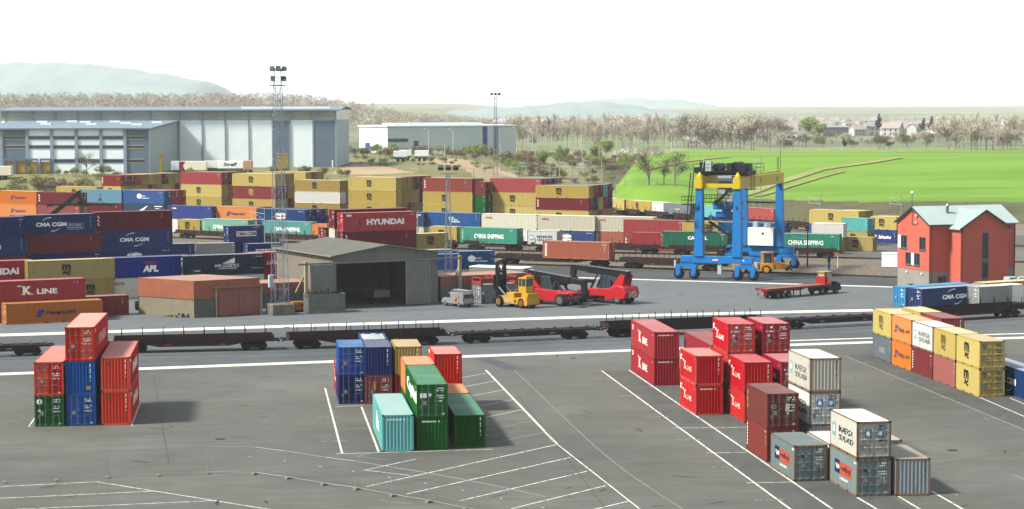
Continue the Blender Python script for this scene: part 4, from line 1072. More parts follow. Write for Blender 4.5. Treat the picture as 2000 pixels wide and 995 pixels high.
side_stack(432, 337.5, 11.58, -30, [['40rdm', '40msc', '40msc', '40brn'], ['40brd', '40mso', '40mso', '40rdm'], ['40mso', '40mso', '40brd', '40mso']], 'the second back stack from the left', GR)
side_stack(537, 340.5, 11.58, -29, [['40msc', '40msr', '40msc', '40rdm'], ['40mso', '40brd', '40mso', '40rdm'], ['40mso', '40mso', '40brd', '40mso']], 'the third back stack from the left', GR)
side_stack(597, 337, 11.58, -29, [['40msc', '40brd', '40mso', '40rdm'], ['40brn', '40mso', '40mso', '40mso'], ['40mso', '40mso', '40mso', '40mso']], 'the deep yellow back stack', GR)
side_stack(*zp(2, 1005, 92), 10.36, -28, [['40mso', '40whi', '40mso', '40brd'], ['40mso', '40grs', '40mso', '40mso']], 'the white banded back stack', GR, hs=S4)
side_stack(690, 372, 7.8, -28, [['40mae', '40brd', '40msc']], 'the stack beside the white banded one', GR, hs=[2.6] * 3)
side_stack(773, 347.5, 11.58, -28, [['40msc', '40msc', '40msc', '40brn'], ['40mso', '40mso', '40mso', '40mso'], ['40mso', '40mso', '40brd', '40mso'], ['40brd', '40msc', '40mso', '40rdm'], ['40brd', '40nav', '40mso', '40rdm'], ['40mso', '40grn', '40mso', '40rdm']], 'the broad yellow back stack', GR)
side_stack(922, 349.5, 11.58, -28, [['40brn', '40msc', '40msc', '40rdm'], ['40mso', '40mso', '40mso', '40rdm']], 'the back stack behind the thin mast', GR)
side_stack(948, 356, 10.9, -28, [['20brd', '20grn', '20grn', '20rdm'], ['20mso', '20grn', '20nav', '20rdm']], 'the narrow green backed stack', GR, hs=[2.725] * 4)
side_stack(1057, 350.3, 11.58, -27, [['40rdm', '40msc', '40msc', '40rdm'], ['40drk', '40mso', '40mso', '40rdm'], ['40nav', '40mso', '40mso', '40rdm'], ['40mso', '40mso', '40mso', '40rdm']], 'the red topped back stack', GR)
side_stack(*zp(4, 690, 121), 10.36, -26, [['40msc', '40brd', '40msc', '40mso'], ['40brn', '40nav', '40mso', '40rdm'], ['40brd', '40msc', '40brn', '40rdm'], ['40tql', '40brn', '40mso', '40rdm'], ['40brd', '40nav', '40mso', '40rdm']], 'the back stack at the right end', GR, hs=S4)
GF = 'containers in the far left yard'
B3 = [HC] * 3
side_stack(*zp(1, 195, 151), 8.69, -36, [['40hap', '40hap', '40brn']], 'the orange stack at the far left', GF, hs=B3)
side_stack(*zp(1, 428, 158), 8.69, -31, [['40brd', '40pnk', '40brn']], 'the maroon stack beside the far left orange one', GF, hs=B3)
side_stack(*zp(1, 655, 143), 8.69, -29, [['40lbl', '40brd', '40rdm']], 'the light blue topped stack at the left', GF, hs=B3)
side_stack(*zp(1, 885, 148), 8.69, -30, [['40blw', '40bir', '40nav'], ['40kld', '40rdm', '40kld'], ['40kld', '40kld', '40rdm']], 'the sea blue stack at far left', GF, hs=B3)
side_stack(*zp(1, 520, 126), 8.69, -30, [['40msc', '40msc', '40mso']], 'the yellow stack behind the light blue one', GF, hs=B3)
GM = 'containers in the middle yard row'
side_stack(*zp(2, 313, 232), 5.79, -31, [['40rbl', '40whi']], 'the blue over white middle pair', GM)
side_stack(*zp(2, 563, 237), 5.79, -31, [['40hap', '40ool'], ['40brn', '40whi']], 'the orange over cream middle pair', GM)
side_stack(*zp(2, 818, 250), 5.79, -28, [['40cmg', '40nav'], ['40nav', '40kld']], 'the globe marked middle pair', GM)
side_stack(*zp(2, 905, 246), 5.79, -28, [['40nav', '40brn']], 'the navy pair left of the crimson stack', GM)
side_stack(*zp(3, 628, 264), 5.79, -27, [['40bir', '40ool']], 'the grey blue over cream middle pair', GM)
side_stack(*zp(3, 932, 269.5), 5.79, -27, [['40blp', '40ool']], 'the mid blue over cream middle pair', GM)
side_stack(*zp(4, 410, 277), 5.79, -27, [['40ool', '40whi']], 'the cream over white middle pair', GM)
side_stack(*zp(4, 722, 284.5), 5.79, -27, [['40ool', '40cmg']], 'the cream over globe marked middle pair', GM)
side_stack(*zp(4, 1040, 290), 5.79, -25, [['40ool', '40sal']], 'the cream over salmon middle pair', GM)
side_stack(*zp(5, 378, 447), 5.79, -26, [['40rdm', '40brn']], 'the faded red pair right of the cream pairs', GM)
side_stack(*zp(5, 540, 450), 5.79, -26, [['20msc', '20mso']], 'the short mustard pair behind the crane', GM)
side_stack(*zp(5, 706, 455), 5.79, -26, [['40msc', '40mso']], 'the long mustard pair behind the crane', GM)
side_stack(*zp(5, 905, 462), 5.79, -26, [['40blw', '40nav'], ['40nav', '40nav']], 'the pair behind the white cabin', GM)
GQ = 'containers in the right hand yard'
side_stack(1677, 413, 5.79, -45, [['40msc', '40blu'], ['20mso', '20grn']], 'the right mustard over blue pair', GQ)
side_stack(1694.5, 427.5, 5.18, -45, [['20tql', '20mso']], 'the turquoise pair between the mustard stacks', GQ, hs=S4)
side_stack(1751, 424.5, 5.18, -43, [['20msc', '20saf'], ['20mso', '20nav']], 'the pair beside the red house', GQ, hs=S4)
side_stack(1647, 437.5, 5.18, -27, [['20whi', '20mso']], 'the dented white pair right of the crane', GQ, hs=S4)
base_stack(*zp(6, 290, 475), -27, L20, 'mso', 'olive yellow container standing alone on the ground right of the crane', 'R', doors='R', group=GQ)
base_stack(1640, 497, -26, L20, 'org', 'orange brown container behind the end of the sea green one', 'R', doors='R', group=GQ)
# beside the red house, beyond the near track
HG = 'containers beside the red house'
base_stack(1800, 603, 33, L40, 'cma', 'navy blue container with white capitals and one arc, before the red house', 'L', group=HG)
base_stack(1768, 599.5, 33, L40, 'sky', 'sky blue container lying behind the navy one before the red house', 'L', group=HG)
base_stack(1936, 597, 31, L20, 'whi', 'white ribbed container right of the navy one before the red house', 'L', group=HG)
base_stack(1925, 590, 31, L40, 'msc', 'pale yellow container behind the white ribbed one before the red house', 'L', group=HG)
base_stack(1912, 599, 31, L20, 'grs', 'pale grey container wedged between the navy and the white ribbed one', 'L', group=HG)
# ------------------------------------------------------------ buildings
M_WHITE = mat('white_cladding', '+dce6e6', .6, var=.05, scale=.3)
M_BLUEG = mat('blue_grey_cladding', '7c94a8', .6, var=.08, scale=.3)
M_COLUMN = mat('grey_blue_column', '+7c8c98', .6, var=.05)
M_ROOFBL = mat('blue_grey_roof', '8ca0b0', .55, var=.08, scale=.2)
M_YFRAME = mat('pale_yellow_frame', 'd8d2a0', .6)
M_GLASS = mat('dark_glass', '2c3640', .12, spec=.6, var=.1)
M_TRANSL = mat('translucent_panel', '+8c9488', .25, var=.28, scale=.12, spec=.6)
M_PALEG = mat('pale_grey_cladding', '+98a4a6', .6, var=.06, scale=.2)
M_YDOOR = mat('yellow_dock_door', 'd0a830', .6)
def zt(py, px, Y): return at_y(px, py, Y).z
def wx(px, Y): return (px - 1000) / CF * Y
# tall store hall
Y1, GZ = 640.0, 5.5
hall = thing('warehouse', 'tall long white warehouse with a glazed strip under the roof and two dark bays', 'warehouse')
xl, xr = wx(4, Y1), wx(657, Y1); zt_, zb_ = 26.1, 22.9
b = MB(); b.box(xl, xr, Y1, Y1 + 52, GZ, zb_); b.build('wall', M_WHITE, hall)
b = MB(); b.box(xl + .05, xr - .05, Y1 + .05, Y1 + 51.9, zb_ + .003, zt_); b.build('clerestory', M_TRANSL, hall)
b = MB(); bays = [-0.2, 14.5, 67, 110, 154, 197, 244, 296, 351, 397, 442, 488, 534, 568, 613, 657]
for px in bays: b.box(wx(px, Y1) - .25, wx(px, Y1) + .25, Y1 - .25, Y1 - .003, GZ, zt_)
b.box(xl, xr, Y1 - .18, Y1 - .003, zb_ + 1.35, zb_ + 1.5)
b.build('column', M_COLUMN, hall)
for a, c in ((534.5, 567.5), (613.5, 656.5)):
    b = MB(); b.box(wx(a, Y1), wx(c, Y1), Y1 - .12, Y1 - .004, GZ, zb_ - .05); b.build('dark_bay', M_BLUEG, hall)
b = MB(); b.box(wx(649, Y1), wx(651.5, Y1), Y1 - .2, Y1 - .125, 8.0, 10.4); b.build('door', M_WHITE, hall)
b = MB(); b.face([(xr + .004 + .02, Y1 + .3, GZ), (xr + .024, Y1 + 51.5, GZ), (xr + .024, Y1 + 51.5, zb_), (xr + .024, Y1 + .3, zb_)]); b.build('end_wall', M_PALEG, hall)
b = MB(); e = 1.4; zr = zt_ + 1.1
b.face([(xl - e, Y1 - e, zt_ + .003), (xr + e, Y1 - e, zt_ + .003), (xr + e, Y1 + 26, zr), (xl - e, Y1 + 26, zr)]); b.face([(xl - e, Y1 + 53, zt_ + .003), (xr + e, Y1 + 53, zt_ + .003), (xr + e, Y1 + 26.01, zr), (xl - e, Y1 + 26.01, zr)])
b.box(xl - e, xr + e, Y1 - e - .05, Y1 - e, zt_ - .3, zt_ + .1); b.face([(xr + .5, Y1 - e, zt_), (xr + .5, Y1 + 53, zt_), (xr + .5, Y1 + 26, zr - .02)])
b.build('roof', M_ROOFBL, hall)
b = MB(); b.box(wx(465, Y1), wx(640, Y1), Y1 + 10, Y1 + 11, zt_ + .3, zt_ + 1.0); b.build('roof_light', M_WHITE, hall)
# lower hall in front
Y2 = 590.0
low = thing('warehouse', 'lower white warehouse with yellow framed window bands and yellow loading doors', 'warehouse')
xl, xr = wx(-40, Y2), wx(293, Y2); zf, zk = 20.75, 22.6
b = MB(); b.prism([(Y2, GZ), (Y1 - .3, GZ), (Y1 - .3, zk), (Y2, zf)], 'x', xl, xr); b.build('wall', M_WHITE, low)
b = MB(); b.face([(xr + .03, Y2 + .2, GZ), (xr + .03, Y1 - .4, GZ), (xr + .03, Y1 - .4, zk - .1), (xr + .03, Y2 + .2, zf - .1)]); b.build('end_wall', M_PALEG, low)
b = MB(); b.prism([(Y2 - 1, zf), (Y1 - .35, zk + .02), (Y1 - .35, zk + .4), (Y2 - 1, zf + .35)], 'x', xl - 1, xr + .8); b.build('roof', M_ROOFBL, low)
for i, (px, f) in enumerate([(30, .25), (60, .55), (88, .2), (123, .3), (155, .6), (180, .25), (215, .45), (249, .65), (273, .35)]):
    b = MB(); yy = Y2 + 48 * (1 - f); z = zf + (zk - zf) * (1 - f) + .3
    b.box(wx(px, Y2) - 1.6, wx(px, Y2) + 1.6, yy - 1, yy + 1, z, z + .55); b.build('roof_light', M_WHITE, low)
for px in (4, 55, 103, 151, 199, 246):
    b = MB(); b.box(wx(px, Y2) - .45, wx(px, Y2) + .45, Y2 - .35, Y2 - .003, GZ, zf - .05); b.build('column', M_COLUMN, low)
for a, c in ((8, 52), (248.5, 292.5)):
    b = MB(); b.box(wx(a, Y2), wx(c, Y2), Y2 - .018, Y2 - .004, GZ, zf - .1); b.build('dark_bay', M_BLUEG, low)
for y0, y1 in ((267, 272), (285, 290), (312, 318)):
    for a, c in ((8, 53), (57, 101), (105, 149), (153, 197), (201, 244), (248, 283)):
        if y0 == 312 and a < 100: continue
        z0, z1 = zt(y1, a, Y2), zt(y0, a, Y2)
        b = MB(); b.box(wx(a, Y2), wx(c, Y2), Y2 - .06, Y2 - .02, z0, z1); f = b.build('window', M_GLASS, low)
        b = MB(); b.box(wx(a, Y2) - .1, wx(c, Y2) + .1, Y2 - .09, Y2 - .015, z1, z1 + .22); b.box(wx(a, Y2) - .1, wx(c, Y2) + .1, Y2 - .09, Y2 - .015, z0 - .22, z0)
        b.build('frame', M_YFRAME if a in (8, 248) else M_COLUMN, f)
for k, px in enumerate((12, 34, 57, 82)):
    d = MB(); d.box(wx(px, Y2), wx(px + 17, Y2), Y2 - .6, Y2 - .36, 8.2, 11.4); o = d.build('loading_door', M_YDOOR, low)
    d = MB(); d.box(wx(px - 2, Y2), wx(px, Y2), Y2 - 1.0, Y2 - .36, 6, 11.8); d.box(wx(px + 17, Y2), wx(px + 19, Y2), Y2 - 1, Y2 - .36, 6, 11.8); d.box(wx(px - 2, Y2), wx(px + 19, Y2), Y2 - 1, Y2 - .36, 11.82, 12.4); d.build('dock_shelter', M_BLUEG, o)
# grey hall at the centre
ctr = at_y(757, 297, 838); th = R(26)
mid = thing('warehouse', 'long pale grey flat roofed hall with two blue stripes beyond the shrubs', 'warehouse', (ctr.x, ctr.y, ctr.z - 1), th)
LW, DW, HW = 58.5, 31.0, 11.2
b = MB(); b.box(0, LW, 0, DW, 0, HW); b.build('wall', mat('grey_hall', '+b2beba', .7, var=.05, scale=.1), mid)
b = MB(); b.face([(-.02, 0.1, 0), (-.02, DW, 0), (-.02, DW, HW - .1), (-.02, .1, HW - .1)]); b.build('end_wall', M_WHITE, mid)  # sunlit end painted white, the front in shade painted grey
b = MB(); b.box(-.6, LW + .4, -.5, DW + .5, HW + .003, HW + .5); b.box(6, LW - 12, 8, 20, HW + .5, HW + 1.4); b.build('roof', M_WHITE, mid)
M_SBLUE = mat('signal_blue', '2c5aa8', .5)
for a in (.735, .82):
    b = MB(); b.box(LW * a, LW * (a + .037), -.12, -.004, 1.5, HW - .05); b.build('stripe', M_SBLUE, mid)
b = MB(); b.box(LW * .2, LW * .235, -.15, -.004, 0, 5.4); b.build('door', M_SBLUE, mid)
b = MB(); b.box(.2, LW * .155, -.15, -.004, 5.0, 6.4); f = b.build('window', M_GLASS, mid)
b = MB(); b.box(LW * .07, LW * .16, -.15, -.004, 1.0, 2.2); b.build('window', M_GLASS, mid)
b = MB(); b.box(-.2, -.03, 19, 24, 0, 4.4); b.build('loading_door', M_SBLUE, mid)
# trailers on the upper road
def box_trailer(px, py, Y, L, colr, label, stripe=None, text=None, rz=0.0, legs=False):
    p = at_y(px, py, Y); p.z = height(p.x, p.y) 
    t = thing('box_trailer', label, 'trailer', p, rz)
    b = MB(); b.box(-L / 2, L / 2, -1.25, 1.25, 1.15, 3.75); body = b.build('body', mat('trailer_' + colr, '+' + colr, .5, var=.06), t, .04)
    if stripe:
        b = MB(); b.box(-L / 2 - .02, L / 2 + .02, -1.28, -1.255, 1.16, 1.75); b.build('stripe', mat('trailer_' + stripe, stripe, .5), body)
    if text:
        v, f = text_geo(text[0], .03, .25); b = MB(); b2 = MB()
        for q in f: b.face([(v[i][0] * L * .55, -1.27, 2.85 + v[i][1] * 1.0) for i in q])
        b.build('lettering', mat('trailer_text_' + text[1], text[1], .5), body)
    b = MB()
    for x in ((-L * .30, -L * .12) if L > 6 else (-.8, .8)):
        for y in (-1.0, 1.0): b.lathe((x, y - .15, .5), (0, 1, 0), [(0, .5), (.3, .5)], 12)
    b.bar((L * .3, -.9, .1), (L * .3, -.9, 1.15), .12); b.bar((L * .3, .9, .1), (L * .3, .9, 1.15), .12); b.box(-L / 2 + .3, L / 2 - .3, -.9, .9, .9, 1.148)
    b.build('running_gear', mat('dark_rubber', '20211f', .8), t); return t
t = box_trailer(378, 330, 583, 7.6, 'd8d2bc', 'cream box trailer with a red end panel parked before the tall warehouse')
b = MB(); b.prism([(-3.82, 1.2), (-2.2, 1.2), (-2.9, 2.45), (-2.2, 3.7), (-3.82, 3.7)], 'y', -1.3, -1.26); b.build('arrow_panel', mat('arrow_red', 'a82230', .5), t)
box_trailer(417, 330, 586, 4.4, 'd4d4cc', 'plain white box trailer between the cream and the lettered one', '2f7a5a')
box_trailer(451, 331, 582, 7.2, 'e4e4de', 'white box trailer with green script lettering and a green skirt', '1c7a52', ('Streff', '1a5a44'))
box_trailer(484, 331, 588, 2.6, 'b08a70', 'short brownish trailer at the right of the lettered white one')
box_trailer(343, 331, 584, 2.2, 'b8c4cc', 'small pale blue trailer beside the cream one')
box_trailer(782, 323, 700, 4.6, 'dfe2dc', 'white box trailer on the earth road, left in front', '2a8a70')
box_trailer(792, 320, 716, 4.2, 'd4dad4', 'white box trailer on the earth road, right behind the first', '2a8a70')
box_trailer(824, 321, 708, 4.8, 'dfe2dc', 'white box trailer standing apart on the earth road', '2a8a70')
box_trailer(3, 331, 575, 6.0, 'cfc8b8', 'beige trailer backed to the loading doors at the left edge')
def slab(name, px0, px1, y0, y1, Y, d, colr, label, cat):
    a = at_y(px0, y1, Y); c = at_y(px1, y0, Y); gz = height((a.x + c.x) / 2, Y)
    b = MB(); b.box(a.x, c.x, Y, Y + d, gz, max(c.z, gz + 1)); b.box(a.x - .1, c.x + .1, Y - .1, Y + d + .1, max(c.z, gz + 1) + .003, max(c.z, gz + 1) + .25)
    tag(b.build(name, mat('slab_' + colr, colr, .6, var=.1)), label, cat)
slab('storage_silo', 540, 562, 302, 331, 600, 3, 'cfae34', 'yellow steel silo box standing before the dark warehouse bay', 'silo')
slab('storage_silo', 311, 317, 303, 331, 580, 1.6, 'b4a244', 'slender yellow post box at the corner of the lower warehouse', 'silo')

# ---------------- hangar
M_HSIDE = mat('beige_ribbed_steel', 'a59c88', .65, var=.10, scale=.8)
M_HFRONT = mat('grey_ribbed_steel', '989c90', .6, var=.14, scale=.6)
M_HROOF = mat('weathered_roof', '767568', .7, var=.18, scale=.5)
M_CREAM = mat('cream_steel', 'cdbf9c', .6, var=.12)
def ribbed(b, p, q, z0, z1, pitch=.33, depth=.05, m=0, ztop=None):
    """upright corrugated sheet between two ground points, ribs outwards to the right of p->q; ztop(t) optional"""
    p = Vector((p[0], p[1], 0)); q = Vector((q[0], q[1], 0)); d = q - p; L = d.length; d.normalize(); n = Vector((d.y, -d.x, 0))
    W = wave(0, L, pitch, depth)
    for (a, fa), (c, fc) in zip(W, W[1:]):
        A = p + d * a - n * fa; B = p + d * c - n * fc
        b.face([(A.x, A.y, z0), (B.x, B.y, z0), (B.x, B.y, ztop(c / L) if ztop else z1), (A.x, A.y, ztop(a / L) if ztop else z1)], m)
th = R(29)
HG_ = thing('hangar', 'grey steel hangar with a wide open front and a shallow pitched roof', 'hangar', (-23.8, 271.2, 0), th)
HWD, HDP, EV, AP = 15.6, 19.5, 7.05, 8.25
b = MB(); ribbed(b, (0, HDP), (0, 0), 0, EV); b.build('side_wall', M_HSIDE, HG_)
b = MB(); ribbed(b, (HWD, 0), (HWD, HDP), 0, EV); b.build('side_wall', M_HSIDE, HG_)
b = MB(); ribbed(b, (HWD, HDP), (0, HDP), 0, EV); b.build('back_wall', M_HSIDE, HG_)
b = MB(); ribbed(b, (0, -.02), (HWD, -.02), 6.2, 7, ztop=lambda t: EV + (AP - EV) * (1 - abs(2 * t - 1))); b.build('gable', M_HFRONT, HG_)
b = MB(); ribbed(b, (HWD - 1.3, -.02), (HWD, -.02), 0, 6.2); b.build('front_wall', M_HFRONT, HG_)
def roofp(b, x0, x1, z0, z1):
    n = 40
    for i in range(n):
        ya, yb_ = -.5 + (HDP + 1) * i / n, -.5 + (HDP + 1) * (i + 1) / n; da, db = .04 * (i % 2), .04 * ((i + 1) % 2)
        b.face([(x0, ya, z0 + da), (x1, ya, z1 + da), (x1, yb_, z1 + db), (x0, yb_, z0 + db)])
b = MB(); roofp(b, -.5, HWD / 2, EV, AP + .05); roofp(b, HWD / 2, HWD + .5, AP + .05, EV); r = b.build('roof', M_HROOF, HG_)
b = MB(); b.bar((-.5, -.52, EV + .02), (HWD / 2, -.52, AP + .08), .06, .14); b.bar((HWD / 2, -.52, AP + .08), (HWD + .5, -.52, EV + .02), .06, .14); b.bar((-.5, -.5, EV), (-.5, HDP + .5, EV), .12, .14); b.build('roof_trim', mat('trim_pale', 'a9a898', .6), r)
b = MB(); b.box(-5.2, HWD + 3.6, -.45, -.2, 6.05, 6.3); b.build('door_rail', M_HFRONT, HG_)
for x0, x1 in ((-3.4, .2), (HWD - 5.0, HWD - 1.35)):
    b = MB(); ribbed(b, (x0, -.42), (x1, -.42), .1, 6.0, .3, .04); b.box(x0, x1, -.34, -.30, .1, 6.0); d = b.build('sliding_door', M_HFRONT, HG_)
    for xx in (x0 - .04, x1 - .08):
        b = MB(); b.box(xx, xx + .12, -.48, -.29, .05, 6.04); b.build('edge_frame', M_CREAM if x0 > 0 else mat('trim_pale', 'a9a898'), d)
for x in (-3.9, HWD + 3.4):
    b = MB(); b.box(x - .2, x + .2, -.2, .2, 0, 6.5); b.bar((x, .2, 5.0), (x - .1, 3.2, .3 if x > 0 else 2.2), .22); b.build('rail_post', M_CREAM, HG_)
b = MB(); b.box(.1, HWD - .1, .05, HDP - .1, .01, .03); b.build('floor_slab', mat('hangar_floor', '6a6a66', .9, var=.2), HG_)
b = MB()
for y in (4, 9, 14):
    for x in (.3, HWD - .3): b.bar((x, y, .03), (x, y, EV - .1), .22)
    b.bar((.3, y, EV - .15), (HWD / 2, y, AP - .2), .2); b.bar((HWD / 2, y, AP - .2), (HWD - .3, y, EV - .15), .2)
b.build('portal_frame', mat('dark_steel', '2e322e', .6), HG_)
# parked inside
ca, sa = math.cos(th), math.sin(th)
def hloc(x, y): return (-23.8 + ca * x - sa * y, 271.2 + sa * x + ca * y, .03)
t = thing('flatbed_trailer', 'pale flat trailer parked in the dark inside the hangar on the right', 'trailer', hloc(8.6, 6), th)
b = MB(); b.box(-1.2, 1.2, -3, 3, .9, 1.9); b.build('body', mat('pale_body', '8a8e88', .6), t, .03)
b = MB()
for x in (-1.0, 1.0):
    for y in (-1.8, -.6): b.lathe((x - .15, y, .48), (1, 0, 0), [(0, .48), (.3, .48)], 14)
b.build('wheel', mat('dark_rubber', '20211f'), t)
t = thing('forklift', 'small forklift with lime green lamps standing in the dark hangar', 'forklift', hloc(3.6, 7), th)
b = MB(); b.box(-.6, .6, -1.1, 1.1, .35, 1.2); b.build('body', mat('dark_green', '2a3422', .5), t, .06)
b = MB(); b.box(-.5, .5, -.9, -.8, .1, 2.4); b.bar((-.5, .9, 1.2), (-.5, .9, 2.1), .07); b.bar((.5, .9, 1.2), (.5, .9, 2.1), .07); b.box(-.56, .56, -.8, 1.0, 2.1, 2.18); b.build('mast', mat('dark_steel', '2e322e'), t)
for x in (-.55, .35):
    b = MB(); b.box(x, x + .2, -1.16, -1.1, .95, 1.2); b.build('headlight', mat('lime_lens', 'a8c43a', .3), t)
b = MB()
for x in (-.55, .55):
    for y in (-.75, .75): b.lathe((x - .12, y, .33), (1, 0, 0), [(0, .33), (.24, .33)], 12)
b.build('wheel', mat('dark_rubber', '20211f'), t)

# ---------------- brown and beige shed (skewed plan)
M_BRNC = mat('brown_cladding', 'c07250', .6, var=.12, scale=.6)
M_BRND = mat('brown_ribbed', 'b47264', .6, var=.12, scale=.6)
M_PINKR = mat('faded_pink_roof', 'c79c88', .75, var=.12, scale=.5)
M_BEIGE = mat('beige_panel', 'a39a80', .7, var=.12, scale=.6)
A_ = Vector((-40.6, 259.9, 0)); B_ = A_ + Vector((.839, .545, 0)) * 9.3; C_ = A_ + Vector((-.819, .574, 0)) * 9.9; D_ = B_ + (C_ - A_)
shed = thing('shed', 'brown topped shed with beige lower walls and brown sliding doors', 'shed', A_)
def rel(p): return p - A_
b = MB(); ribbed(b, rel(C_), rel(A_), 2.36, 4.75, .3, .03); ribbed(b, rel(A_), rel(B_), 2.36, 4.75, .3, .03); b.face([(*rel(D_)[:2], 0), (*rel(C_)[:2], 0), (*rel(C_)[:2], 4.75), (*rel(D_)[:2], 4.75)]); b.face([(*rel(B_)[:2], 0), (*rel(D_)[:2], 0), (*rel(D_)[:2], 4.75), (*rel(B_)[:2], 4.75)]); b.build('upper_wall', M_BRNC, shed)
inn = lambda p: rel(p) * .985 + Vector((-.02, .12, 0))
b = MB(); ribbed(b, inn(C_), inn(A_), 0, 2.357, .6, .012); b.build('lower_wall', M_BEIGE, shed)
d = (B_ - A_).normalized(); n_ = Vector((d.y, -d.x, 0))
b = MB(); p = inn(A_) ; ribbed(b, p, p + d * 2.9, 0, 2.357, .28, .05)
for z in (.5, 1.0, 1.5, 2.0): b.bar(p + n_ * .03 + Vector((0, 0, z)), p + d * 2.9 + n_ * .03 + Vector((0, 0, z)), .05, .12)
b.build('container_end', mat('grey_end', '7d8478', .6, var=.15), shed)
b = MB(); b.face([(*rel(A_)[:2], 4.76), (*rel(B_)[:2], 4.76), (*rel(D_)[:2], 4.76), (*rel(C_)[:2], 4.76)]); b.build('roof', M_PINKR, shed)
for a, c in ((3.35, 6.2), (6.25, 9.2)):
    b = MB(); ribbed(b, rel(A_ + d * a + n_ * .12), rel(A_ + d * c + n_ * .12), .08, 3.6, .3, .03); b.build('sliding_door', M_BRND, shed)
b = MB(); b.bar(rel(A_ + d * 2.7 + n_ * .2) + Vector((0, 0, 3.75)), rel(A_ + d * 9.5 + n_ * .2) + Vector((0, 0, 3.75)), .25, .25); b.build('door_rail', M_BRND, shed)
for s in (3.1, 9.45):
    b = MB(); b.bar(rel(A_ + d * s + n_ * .1), rel(A_ + d * s + n_ * .1) + Vector((0, 0, 3.6)), .22); b.build('door_post', M_CREAM, shed)
# low sheds on both sides of the hangar
def low_shed(p, thd, L, W, zl, zh, lower, label):
    t = thing('shed', label, 'shed', (p[0], p[1], 0), R(thd))
    b = MB(); ribbed(b, (0, 0), (L, 0), zl, zh, .3, .03); ribbed(b, (0, W), (0, 0), zl, zh, .3, .03); ribbed(b, (L, 0), (L, W), zl, zh, .3, .03); ribbed(b, (L, W), (0, W), 0, zh, .3, .03); b.build('upper_wall', M_BRND, t)
    b = MB(); ribbed(b, (.05, .06), (L - .05, .06), 0, zl - .003, .28, .05); ribbed(b, (.05, W), (.05, .06), 0, zl - .003, .28, .05); ribbed(b, (L - .05, .06), (L - .05, W), 0, zl - .003, .28, .05); b.build('lower_wall', lower, t)
    b = MB(); b.face([(0, 0, zh + .01), (L, 0, zh + .01), (L, W, zh + .01), (0, W, zh + .01)]); b.build('roof', M_PINKR, t); return t
q = at(500, 604); low_shed((q.x, q.y), 24, 7.2, 5.5, 2.0, 3.4, mat('teal_grey_ribbed', '6f8288', .6, var=.1), 'low brown banded shed behind the foot of the tall mast')
q = at(856, 592.5); low_shed((q.x + .3, q.y + .4), 28, 13.5, 5.0, 2.2, 3.6, mat('grey_ribbed_low', '7d8584', .6, var=.1), 'low brown banded shed with grey ribbed base behind the van')
# beige store box behind the forklift
q = at(1022, 561); th2 = R(-27); t = thing('storage_cabin', 'long beige ribbed cabin with a white roof behind the yellow lift truck', 'cabin', (q.x - 9.1 * math.cos(th2) , q.y - 9.1 * math.sin(th2), 0), th2)
b = MB(); ribbed(b, (0, 0), (9.1, 0), 0, 2.7, .3, .03); ribbed(b, (0, 3), (0, 0), 0, 2.7, .3, .03); ribbed(b, (9.1, 0), (9.1, 3), 0, 2.7, .3, .03); ribbed(b, (9.1, 3), (0, 3), 0, 2.7, .3, .03); b.build('wall', mat('beige_box', 'a79d8a', .65, var=.08), t)
b = MB(); b.box(-.05, 9.15, -.05, 3.05, 2.703, 2.82); b.build('roof', M_WHITE, t)
base_stack(966, 524, 14, L20, 'blw', 'sea blue container on the ground beyond the long beige cabin', 'R', 0.0, HC, group='containers beyond the long beige cabin')
base_stack(900, 527, 14, L20, 'blu', 'bright blue container seen between the hangar and the thin mast', 'R', 0.0, STD, group='containers beyond the long beige cabin')
base_stack(884, 521, 14, L20, 'grs', 'pale grey container just right of the hangar roof edge', 'R', 0.0, HC, group='containers beyond the long beige cabin')
# scrap bin
q = at(603, 613.5); th3 = R(22); t = thing('scrap_bin', 'grey ribbed steel bin filled with dark scrap before the hangar', 'bin', q, th3)
b = MB(); ribbed(b, (0, 0), (5.0, 0), .7, 2.45, .28, .05); ribbed(b, (0, 2.4), (0, 0), 0, 2.45, .28, .05); ribbed(b, (5, 0), (5, 2.4), 0, 2.45, .28, .05); ribbed(b, (5, 2.4), (0, 2.4), 0, 2.45, .28, .05); b.box(.02, 4.98, .03, .08, .02, .69)
b.bar((0, -.03, .7), (5, -.03, .7), .08, .12); b.bar((0, -.03, 2.45), (5, -.03, 2.45), .12); b.bar((0, 0, 2.45), (0, 2.4, 2.45), .12); b.bar((5, 0, 2.45), (5, 2.4, 2.45), .12); b.bar((0, 2.4, 2.45), (5, 2.4, 2.45), .12); b.build('body', mat('galvanised_grey', '8d9488', .6, var=.2, scale=1.2), t)
b = MB(); q2 = random.Random(5)
for k in range(46):
    c = (q2.uniform(.3, 4.7), q2.uniform(.2, 2.2), q2.uniform(2.2, 2.6)); a = q2.uniform(0, 3.1); l = q2.uniform(.2, .9)
    b.bar(c, (c[0] + l * math.cos(a), c[1] + l * math.sin(a), c[2] + q2.uniform(-.15, .3)), q2.uniform(.08, .3), q2.uniform(.03, .2))
b.bar((3.0, 1.0, 2.5), (2.9, .9, 3.2), .12); b.box(.1, 4.9, .1, 2.3, 2.1, 2.25)
b.build('scrap', mat('dark_scrap', '25241f', .8, var=.5, scale=3), t)
q = at(570, 611); t = thing('site_generator', 'orange yellow generator box beside the mast foot', 'generator', q, R(24))
b = MB(); b.box(0, 1.9, 0, 1.1, .3, 1.25); b.box(.15, 1.75, .06, 1.05, 1.255, 1.4); b.build('housing', mat('warning_orange', 'd6920f', .5), t, .05)
b = MB(); b.box(.05, 1.85, .05, 1.05, .08, .298); b.box(.5, .56, -.012, -.002, .4, 1.2); b.box(1.3, 1.7, -.012, -.002, .75, 1.1); b.build('louvre', mat('dark_steel', '2e322e'), t)
